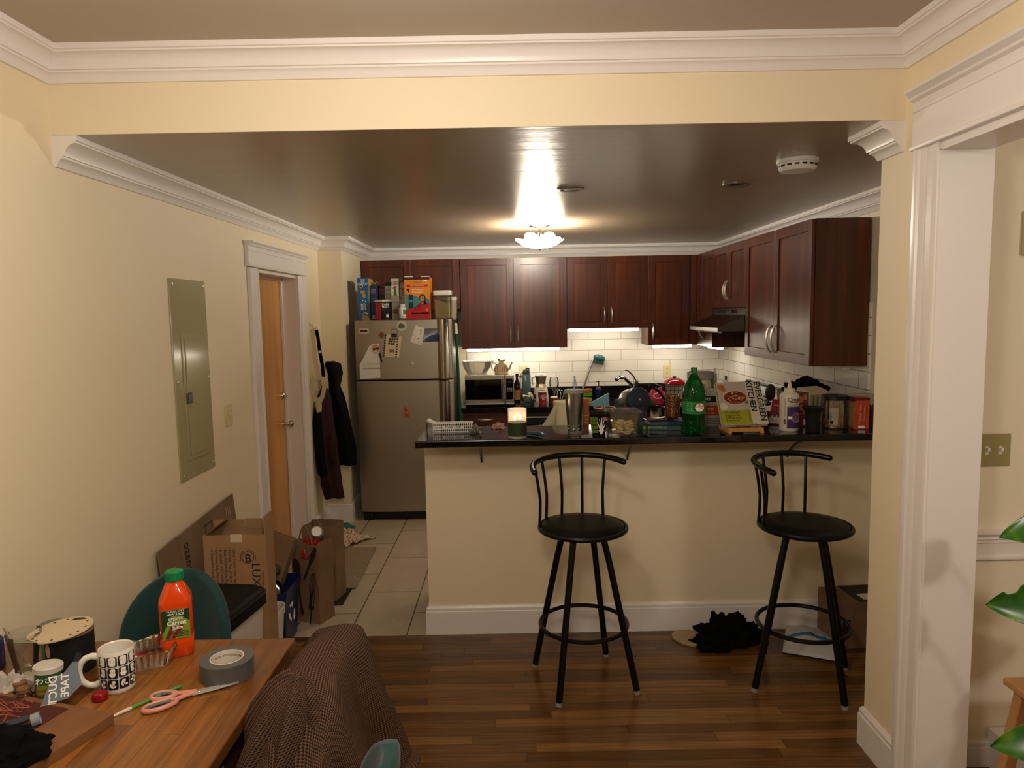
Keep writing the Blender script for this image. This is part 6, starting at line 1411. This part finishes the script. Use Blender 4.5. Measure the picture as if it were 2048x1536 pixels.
# mug with generic black and white panels
t = thing('mug', 'white mug with black and white square panels on the table', 'mug', (-.993, 1.700, ZD+.0005), radians(-30))
b = B(); b.lathe([(0, 0), (.036, 0), (.0385, .003), (.0395, .01), (.0405, .103), (.039, .106), (.0365, .103), (.0355, .012), (.033, .008), (0, .007)], 44); part(t, 'mug_body', b, mat('white_ceramic', 'e0dacd', .15))
b = B(); b.tube([(-.037, 0, .088), (-.052, 0, .0925), (-.066, 0, .090), (-.077, 0, .079), (-.082, 0, .062), (-.081, 0, .045), (-.074, 0, .030), (-.063, 0, .021), (-.050, 0, .018), (-.036, 0, .022)], [.0085, .008, .0075, .0075, .0075, .0075, .0075, .0075, .008, .0085], 14); o = part(t, 'handle', b, mat('white_ceramic', 'e0dacd', .15)); o.rotation_euler = (0, 0, radians(54)); o.scale = (1.0, 1, 1)
MB_ = RZ(62) @ FRONT
rnd = random.Random(11)
for c_ in range(4):
    for r_ in range(3):
        x0, z0 = -.048+.0245*c_, .014+.0285*r_; cx, cz = x0+.011, z0+.0125
        bentdecal(t, 'panel', INKB if (c_+r_) % 3 else C('3a3a3a', .3), [(x0+.011+p, z0+.0125+q) for p, q in rrect(.0225, .026, .004, 3)], .0407, MB_)
        a0 = rnd.uniform(0, 6)
        bentdecal(t, 'swirl', INKW, [(cx+.008*cos(i*.4+a0)*(1-.02*i), cz+.0095*sin(i*.4+a0)*(1-.02*i)) for i in range(9)]+[(cx+.004*cos((8-i)*.4+a0), cz+.005*sin((8-i)*.4+a0)) for i in range(9)], .0411, MB_)
        bentdecal(t, 'dot', INKW, blob(cx+.006*cos(a0+4.6), cz+.007*sin(a0+4.6), .0028, .0026, 10, amp=0), .0411, MB_)
# foil tray
t = thing('foil_tray', 'crimped aluminium foil tray holding wrappers beside the mug', 'tray', (-.985, 1.822, ZD+.0005), radians(28))
FO = mat('aluminium_foil', 'c2bcb0', .22, 1, bump=.3, bscale=60)
b = B(); L = []
base = [(p[0]*(1-f)+q[0]*f, p[1]*(1-f)+q[1]*f) for p, q in zip(rrect(.135, .105, .022, 8), rrect(.135, .105, .022, 8)[1:]+rrect(.135, .105, .022, 8)[:1]) for f in ([i/12 for i in range(12)] if (Vector(p)-Vector(q)).length > .02 else [0])]
for z, s, cr in ((0, .80, 0), (.003, .82, 0), (.044, 1.0, 1), (.045, 1.08, 1), (.048, 1.09, 0), (.0465, 1.08, 1), (.0445, .99, 1), (.006, .81, 0)):
    L.append([(x*s*(1+.034*(cr if i % 2 else -cr)), y*s*(1+.034*(cr if i % 2 else -cr)), z+.004*sin(i*.7)*(s > 1.05)) for i, (x, y) in enumerate(base)])
b.loft(L); part(t, 'foil', b, FO, smooth=20)
for x, y, cc, lb, s_ in ((-1.015, 1.808, 'c9c2b4', 'crumpled white napkin in the foil tray', 2.4), (-.992, 1.822, 'a81a1c', 'crumpled red wrapper in the foil tray', 6.2), (-.967, 1.828, '4a3a2e', 'dark crumpled scrap in the foil tray', 4.4)):
    b = lump((0, 0, 0), (.026, .02, .016), s_, .5, 9, 20, 12); single('crumpled_wrapper', b, C(cc, .6), lb, 'wrapper', (x, y, ZD+.0075), s_, group='scraps in the foil tray')
# duct tape
t = thing('duct_tape', 'grey roll of duct tape lying on the table', 'tape roll', (-.742, 1.752, ZD+.0005), radians(10))
b = B(); b.lathe([(.041, 0), (.0655, 0), (.0655, .048), (.041, .048), (.041, 0)], 64); part(t, 'tape', b, mat('duct_tape_grey', '5c5b58', .35, .15), smooth=40)
b = B(); b.lathe([(.0385, .0), (.041, .0), (.041, .0485), (.0385, .0485), (.0385, .0)], 48); b.lathe([(0, .001), (.0385, .001)], 40); part(t, 'cardboard_core', b, C('d8cdbc', .6))
def curl(s, r, z, a0, a1, size):
    for i, ch in enumerate(s):
        if ch == ' ': continue
        a = radians(a0+(a1-a0)*i/(len(s)-1)); text(t, ch, size, Matrix(((-sin(a), 0, -cos(a), r*cos(a)), (cos(a), 0, -sin(a), r*sin(a)), (0, 1, 0, z), (0, 0, 0, 1))) @ RY(180) @ RY(180), C('77695a'), 'core_print')
curl('STRONG AND FLEXIBLE TAPE', .0382, .036, 150, 40, .006)
# scissors
t = thing('scissors', 'pink and grey handled scissors lying on the table', 'scissors', (-.80, 1.648, ZD+.001), radians(27))
PK = mat('pink_plastic', 'cf8a78', .35); GYP = mat('grey_grip', '6d675f', .5)
def sring(cx, cy, rx, ry, rot, tail):
    b = B(); M_ = TR(cx, cy, .006) @ RZ(rot)
    b.tube([(rx*cos(2*pi*i/28)*(1+.1*cos(2*pi*i/28)), ry*sin(2*pi*i/28), 0) for i in range(28)], .0052, 10, True, M_, flat=1.1)
    b.tube([tail[0], tail[1], tail[2]], [.006, .0065, .006], 10, flat=.8); o = part(t, 'handle', b, PK)
    b = B(); b.tube([((rx-.006)*cos(2*pi*i/28)*(1+.1*cos(2*pi*i/28)), (ry-.006)*sin(2*pi*i/28), .0) for i in range(28)], .0042, 8, True, M_); part(o, 'grip_lining', b, GYP)
sring(-.062, -.024, .036, .017, 8, [(-.034, -.016, .006), (-.01, -.008, .007), (.022, .003, .006)])
sring(-.052, .022, .028, .017, -14, [(-.03, .018, .008), (-.006, .008, .008), (.022, .003, .008)])
b = B(); b.loft([[(x, y, z) for x, y in ((.012, -.009), (.06, -.008), (.118, .0005), (.118, .002), (.012, .006))] for z in (.004, .0055)]); b.loft([[(x, y, z) for x, y in ((.012, -.006), (.118, .001), (.119, .003), (.06, .009), (.012, .009))] for z in (.0062, .0075)]); part(t, 'blades', b, mat('satin_blade', 'c9c6c0', .4, .6), smooth=0)
b = B(); b.lathe([(0, .0095), (.004, .009), (.005, .0075)], 14, TR(.028, 0, 0)); part(t, 'pivot_screw', b, NICKEL)
t = thing('paint_brush', 'green handled brush pen with white tip beside the scissors', 'pen', (-.907, 1.597, ZD+.0042), radians(53))
b = B(); b.tube([(.0, 0, 0), (.12, 0, .0006)], .0042, 12); part(t, 'barrel', b, mat('green_pen_barrel', '4f8a3f', .3))
b = B(); b.tube([(0, 0, 0), (-.012, 0, 0), (-.03, 0, 0), (-.058, 0, -.002)], [.0044, .0042, .0035, .0008], 12); part(t, 'white_tip', b, C('cfc8b6', .5))
b = B(); b.lathe([(0, 0), (.014, 0), (.0165, .003), (.0165, .014), (.014, .018), (0, .019)], 28)
for i in range(20): b.cb((.0165*cos(2*pi*i/20), .0165*sin(2*pi*i/20), .008), (.0015, .002, .012), 2*pi*i/20)
single('bottle_cap', b, mat('red_cap', '8f1016', .25), 'small red bottle cap beside the mug handle', 'cap', (-1.007, 1.644, ZD+.0005))
# black canister with a cardboard lid
t = thing('black_canister', 'black cylinder canister covered by a perforated card disc', 'canister', (-1.170, 1.800, ZD+.0005)); t.scale = (.80, .80, 1)
b = B(); b.lathe([(0, 0), (.070, 0), (.070, .108), (.066, .108), (.066, .01), (0, .01)], 48); part(t, 'can_body', b, mat('matte_black_can', '060606', .7))
b = B(); b.lathe([(.066, .1085), (.0712, .1085), (.0712, .103), (.0705, .103)], 48); part(t, 'rim', b, C('8a7458', .6))
b = B(); b.prism(blob(0, 0, .013, .018, 18, amp=.02), 0, .0006, RZ(-28) @ TR(0, -.0702, .072) @ FRONT); part(t, 'pale_sticker', b, C('b7a08a'), smooth=0)
t = thing('card_disc', 'round beige card with punched holes resting tilted on the black canister', 'card', (-1.182, 1.785, ZD+.112), rot=(radians(3), radians(-5), radians(20))); t.scale = (.78, .78, 1)
b = B(); poly = []
for i in range(48):
    a = 2*pi*i/48; r_ = .092 if not (200 < math.degrees(a) < 235) else .084; poly.append((r_*cos(a)*1.05, r_*sin(a)*.92))
b.prism(poly, 0, .003); part(t, 'card', b, C('c6b292', .8), smooth=0)
b = B(); [b.disc((.08*cos(radians(a)), .07*sin(radians(a)), .003), .0045, 10, th=.0004) for a in (20, 62, 85, 112, 150, 205, 222, 262, 300, 318, 345)]; b.prism([(.02, .055), (.07, .04), (.06, .058), (.03, .07)], .003, .0034); part(t, 'hole_pattern', b, C('2e2419'), smooth=0)
# glass vase with jar and spoon
t = thing('glass_vase', 'flared clear drinking glass at the left edge of the table', 'glass', (-1.265, 1.765, ZD+.0005)); t.scale = (.86, .86, 1)
b = B(); b.lathe([(0, 0), (.034, 0), (.036, .005), (.030, .02), (.034, .05), (.0475, .118), (.046, .118), (.032, .05), (.028, .022), (.0, .018)], 40); part(t, 'glass', b, GLASS)
b = B(); b.tube([(-.043, -.01, .135), (-.03, -.006, .09), (-.006, 0, .04)], [.0035, .003, .0028], 8); b.ell((.004, 0, .028), (.012, .009, .006)); single('teaspoon', b, NICKEL, 'metal spoon standing in the flared glass', 'spoon', (-1.262, 1.765, ZD+.0005))
t = thing('green_jar', 'pale green glass jar with grey lid behind the flared glass', 'jar', (-1.262, 1.872, ZD+.0005))
b = B(); b.lathe([(0, 0), (.027, 0), (.03, .004), (.03, .065), (.026, .08), (0, .08)], 28); part(t, 'jar_body', b, C('6f8a6c', .2)); b = B(); b.lathe([(.026, .078), (.029, .078), (.029, .094), (0, .096)], 28); part(t, 'lid', b, C('7a7a70', .35, metal=.4))
t = thing('purple_bottle', 'purple bottle cut by the left edge of the photo', 'bottle', (-1.392, 1.80, ZD+.0005)); t.scale = (1, 1, .7); b = B(); b.lathe([(0, 0), (.036, 0), (.04, .006), (.04, .11), (.028, .13), (0, .13)], 28); part(t, 'bottle_body', b, C('2f2260', .35)); b = B(); b.cyl((0, 0, .13), (0, 0, .15), .018); part(t, 'cap', b, C('1a1630', .4))
# hardboard panel
t = thing('hardboard_panel', 'thick brown hardboard panel lying on the near left of the table', 'board', (-1.132, 1.490, ZD+.0005), radians(-18))
b = B(); b.box(-.20, .19, -.125, .115, 0, .024); part(t, 'board', b, mat('brown_hardboard', '7a4f2c', .65, var=.12, bscale=50), smooth=0, bev=.001)
b = B(); decal(b, -.18, .075, -.10, .10, TR(0, 0, .024)); part(t, 'dark_red_felt', b, C('4a1a14', .8), smooth=0); b = B(); b.prism([(.095, -.02), (.11, -.02), (.1025, -.008)], .024, .0243); part(t, 'triangle_mark', b, INK, smooth=0)
ZH = ZD+.0252
t = thing('wasabi_cup', 'small white lidded cup with green Japanese label on the table', 'cup', (-1.132, 1.640, ZD+.0005), radians(0), rot=(radians(-3), radians(4), radians(15))); t.scale = (.9, .9, .92)
b = B(); b.lathe([(0, 0), (.027, 0), (.032, .085), (0, .085)], 36); part(t, 'cup_body', b, C('5d564c', .25)); b = B(); b.lathe([(.033, .083), (.0355, .083), (.0355, .096), (.033, .099), (0, .099)], 36); part(t, 'lid', b, C('c6c0b4', .35)); b = B(); b.lathe([(.0316, .055), (.0324, .080)], 20, None, radians(230), radians(350)); part(t, 'green_label', b, C('2a6224', .4))
b = B(); b.lathe([(.0306, .030), (.0317, .055)], 20, None, radians(235), radians(350)); part(t, 'yellow_label', b, C('8a8426', .4))
text(t, '\u308f\u3055\u3073', .019, RZ(18) @ TR(0, -.0328, .067) @ FRONT, INKW, bold=.01); text(t, 'WASABI MIX', .0085, RZ(18) @ TR(0, -.0320, .043) @ FRONT, C('2b2a10'))
t = thing('tape_packaging', 'crumpled grey tape wrapper with white rotated lettering propped on the wasabi cup', 'packaging', (-1.068, 1.590, ZH), rot=(radians(-24), radians(0), radians(22))); t.scale = (.86, .86, .86)
pl = [(-.045, 0), (.018, .006), (.05, .035), (.048, .05), (.042, .075), (.044, .10), (.03, .10), (.005, .07), (-.02, .062), (-.03, .04)]
b = B(); b.prism(pl, 0, .002, FRONT); part(t, 'grey_film', b, C('6f7882', .35), smooth=0)
b = B(); b.prism([(.03, .098), (.044, .098), (.05, .118), (.038, .122)], 0, .003, FRONT); part(t, 'black_end', b, INKB, smooth=0)
text(t, 'DUCT', .027, TR(-.016, -.0026, .034) @ FRONT @ Matrix.Diagonal((1, -1, 1, 1)) @ RZ(90), INKW, bold=.02); text(t, 'TAPE', .027, TR(.012, -.0026, .042) @ FRONT @ Matrix.Diagonal((1, -1, 1, 1)) @ RZ(90), INKW, bold=.02)
b = B(); b.prism([(-.058, -.018), (-.02, -.016), (-.008, .002), (-.045, .001)], 0, .0012, FRONT); part(t, 'barcode_label', b, C('c8c2b6'), smooth=0); b = B(); [b.prism([(-.052+.005*i, -.012), (-.0495+.005*i, -.012), (-.0425+.005*i, -.002), (-.045+.005*i, -.002)], .0012, .0015, FRONT) for i in range(6)]; part(t, 'barcode', b, INK, smooth=0)
for x, y, lb in ((-1.205, 1.655, 'tiny glass jar with cork lid behind the other tiny corked jar'), (-1.178, 1.628, 'tiny corked glass jar in front, beside the wasabi cup')):
    t = thing('tiny_jar', lb, 'jar', (x, y, ZD+.0005), group='tiny corked jars'); b = B(); b.lathe([(0, 0), (.015, 0), (.017, .004), (.017, .026), (.012, .032), (0, .032)], 22); part(t, 'jar_body', b, C('3d2c22', .1)); b = B(); b.lathe([(.0125, .031), (.015, .033), (.015, .042), (0, .043)], 22); part(t, 'cork_lid', b, C('7d5638', .6))
b = lump((0, 0, 0), (.055, .035, .05), 3.3, .4, 7); single('napkin', b, C('b8b0a4', .8), 'crumpled white napkin behind the tiny jars', 'napkin', (-1.245, 1.665, ZD+.0005), .4)
b = B(); rnd = random.Random(2)
for i in range(34):
    x, y = rnd.uniform(-.045, .045), rnd.uniform(-.03, .03); a = rnd.uniform(0, 6.28); l_ = rnd.uniform(.015, .03); b.tube([(x-l_*cos(a), y-l_*sin(a), .004+rnd.uniform(0, .01)), (x, y, .012+rnd.uniform(0, .014)), (x+l_*cos(a), y+l_*sin(a), .004+rnd.uniform(0, .01))], .0009, 4)
single('paper_shreds', b, C('a8523a', .7), 'loose orange paper shreds on the hardboard panel', 'shreds', (-1.175, 1.540, ZH), 0, kind='stuff')
b = B(); b.tube([(-.12, -.02, .012), (-.06, -.01, .016), (0, .0, .014), (.055, .028, .014)], [.016, .017, .013, .009], 12, flat=.6); single('dark_strap', b, C('33343a', .8), 'dark grey padded strap lying across the hardboard panel', 'strap', (-1.13, 1.463, ZH), radians(12))
b = B(); b.lathe([(.011, -.008), (.0135, -.008), (.0135, .008), (.011, .008), (.011, -.008)], 20, RY(80) @ Matrix.Diagonal((1, 1, 1, 1))); single('silver_ring', b, C('8a939a', .35), 'pale grey loop at the end of the dark strap', 'loop', (-1.062, 1.497, ZH+.0137), radians(30))
b = lump((0, 0, 0), (.10, .08, .055), 6.1, .2, 6, 60, 36); single('black_cloth', b, CLOTHB, 'black cloth bunched at the bottom left corner on the hardboard', 'cloth', (-1.075, 1.375, ZD+.0255), .3)
# ================================================================== SIDE ROOM
LEAFM = None
k = N('monstera_leaf'); nz_ = k.noise(k.coord(), 14, 4); k.col(k.ramp(nz_, [(.35, '1f4a12'), (.55, '34661c'), (.75, '6a8a2a')])); k.set(Roughness=.28, Specular_IOR_Level=.5); LEAFM = k.m
def leaf(parent, P0, d, up, ln, w, droop=.2, torn=False, bite=0):
    """heart shaped leaf from stem point P0 along d; up = leaf normal"""
    d = Vector(d).normalized(); n = Vector(up); n = (n-d*n.dot(d)).normalized(); s = d.cross(n)
    rows = []; N_ = 16
    for i in range(N_+1):
        u = i/N_; hw = w*.5*(sin(pi*u**.58)**.72)*(1.08-.25*u) if 0 < u < 1 else .0008
        row = []
        for j in range(9):
            q = -1+j/4; a = ln*(u-.14*abs(q)*(1-u)**2*1.6)
            if torn and q > .3 and .35 < u < .6: q *= .62
            z = -droop*ln*u*u+.10*w*q*q-.0*u; row.append(tuple(Vector(P0)+d*a+s*(hw*q)+n*z))
        rows.append(row)
    b = B(); b.grid(rows); return part(parent, 'leaf', b, LEAFM, solid=.0015, sub=1, smooth=80)
t = thing('potted_plant', 'green heart leaved houseplant on the wooden stool at the right edge', 'plant', (0, 0, 0))
STEM = mat('plant_stem', '4f7a2a', .5)
base = Vector((1.56, 1.86, .60))
def stem(p, m):
    b = B(); P0 = base; pts = []
    for i in range(9):
        u = i/8; pts.append(tuple(P0.lerp(Vector(m), u)*(1-u)+Vector(m).lerp(Vector(p), u)*u))
    b.tube(pts, .004, 6); part(t, 'stem', b, STEM)
for P0, m, d, up, ln, w, torn in (
    ((1.455, 1.86, 1.065), (1.60, 1.88, 1.0), (-1, .08, -.12), (.2, -.7, .7), .15, .11, False),
    ((1.405, 1.885, .845), (1.50, 1.86, .79), (-1, .02, -.03), (.15, -.93, .3), .115, .105, True),
    ((1.405, 1.80, .495), (1.52, 1.81, .60), (-1, .03, -.04), (.1, -.8, .6), .14, .105, False),
    ((1.66, 1.80, 1.0), (1.62, 1.84, .9), (.8, -.3, .2), (0, -.4, .9), .16, .12, False),
    ((1.68, 1.90, .80), (1.62, 1.88, .75), (.9, .2, .1), (0, -.6, .8), .15, .12, False)):
    stem(P0, m); leaf(t, P0, d, up, ln, w, .18, torn)
b = B(); b.lathe([(0, .01), (.065, .01), (.085, .13), (.09, .14), (.08, .14), (.062, .02), (0, .02)], 30, TR(1.60, 1.86, .515)); part(t, 'pot', b, C('7a4a34', .6))
b = B(); b.lathe([(0, .12), (.08, .122)], 24, TR(1.60, 1.86, .515)); part(t, 'soil', b, C('1a120c', .9))
SW = wood('pale_stool_wood', 'a5713e', 'c08c54', 2, 1, .4)
t = thing('wooden_stool', 'small pale wooden stool carrying the plant in the side room', 'stool', (1.665, 1.95, 0))
b = B(); b.box(-.165, .165, -.165, .165, .49, .512); part(t, 'seat', b, wood('pale_stool_seat', 'a5713e', 'c08c54', 0, 1, .4), smooth=0, bev=.004)
for sx in (-1, 1):
    for sy in (-1, 1):
        b = B(); b.loft([[(sx*(.125+.055*(1-z/.49))+x, sy*(.125+.04*(1-z/.49))+y, z) for x, y in ((-.018, -.018), (.018, -.018), (.018, .018), (-.018, .018))] for z in (0, .49)]); part(t, 'leg', b, SW, smooth=0, bev=.003)
for sy in (-1, 1):
    b = B(); b.cyl((-.165, sy*.155, .15), (.165, sy*.155, .15), .011, n=12); part(t, 'rung', b, SW)
t = thing('baseboard_heater', 'white box shaped heater cover on the floor behind the wooden stool', 'heater', (1.69, 2.33, 0))
b = B(); b.prism([(0, 0), (.10, 0), (.10, .10), (.07, .145), (0, .145)], 0, .9, TR(0, .115, 0) @ RZ(0) @ Matrix(((0, 0, 1, 0), (-1, 0, 0, 0), (0, 1, 0, 0), (0, 0, 0, 1)))); part(t, 'cover', b, TRIM, smooth=0, bev=.003)
t = thing('picture_frame', 'edge of a beige wall box high on the side room wall', 'wall box', (1.722, 2.448, 1.825)); b = B(); b.box(0, .24, -.04, 0, 0, .145); part(t, 'case', b, C('c8bda2', .5), smooth=0, bev=.004)
# ================================================================== LIGHT AND CAMERA
lamp('dining_ceiling_light', (-.28, 1.3, 2.33), 20, .10, (1, .92, .82))
lamp('unseen_fill_light', (-.05, .60, 1.97), 27, .13, (1, .90, .78))  # unseen fill light, added to brighten the left wall and table
lamp('kitchen_lamp_bulb', (LX, LY, ZK-.075), 85, .05, (1, .94, .83))
lamp('candle_flame_light', (.02, 3.38, 1.065+.112), .16, .012, (1, .86, .68))
lamp('side_room_light', (1.95, .1, 2.15), 34, .08, (1, .92, .82))
w = bpy.data.worlds.new('world'); SC.world = w; w.use_nodes = True
w.node_tree.nodes['Background'].inputs['Color'].default_value = (.5, .4, .3, 1); w.node_tree.nodes['Background'].inputs['Strength'].default_value = .02
cd = bpy.data.cameras.new('camera'); cam = bpy.data.objects.new('camera', cd); COL.objects.link(cam)
cd.sensor_fit = 'HORIZONTAL'; cd.sensor_width = 36; cd.lens = 36*1433/2048; cd.clip_start = .05
yaw, pit, rol = -8.7e-4, .09903, -.017924
right = Vector((cos(yaw), -sin(yaw), 0)); fw = Vector((sin(yaw)*cos(pit), cos(yaw)*cos(pit), -sin(pit))); up = right.cross(fw)
r2 = right*cos(rol)+up*sin(rol); u2 = -right*sin(rol)+up*cos(rol)
cam.matrix_world = Matrix(((r2.x, u2.x, -fw.x, 0), (r2.y, u2.y, -fw.y, 0), (r2.z, u2.z, -fw.z, 1.66), (0, 0, 0, 1)))
SC.camera = cam
SC.view_settings.view_transform = 'Standard'; SC.view_settings.look = 'None'; SC.view_settings.exposure = .32; SC.view_settings.gamma = 1
SC.view_settings.use_curve_mapping = False
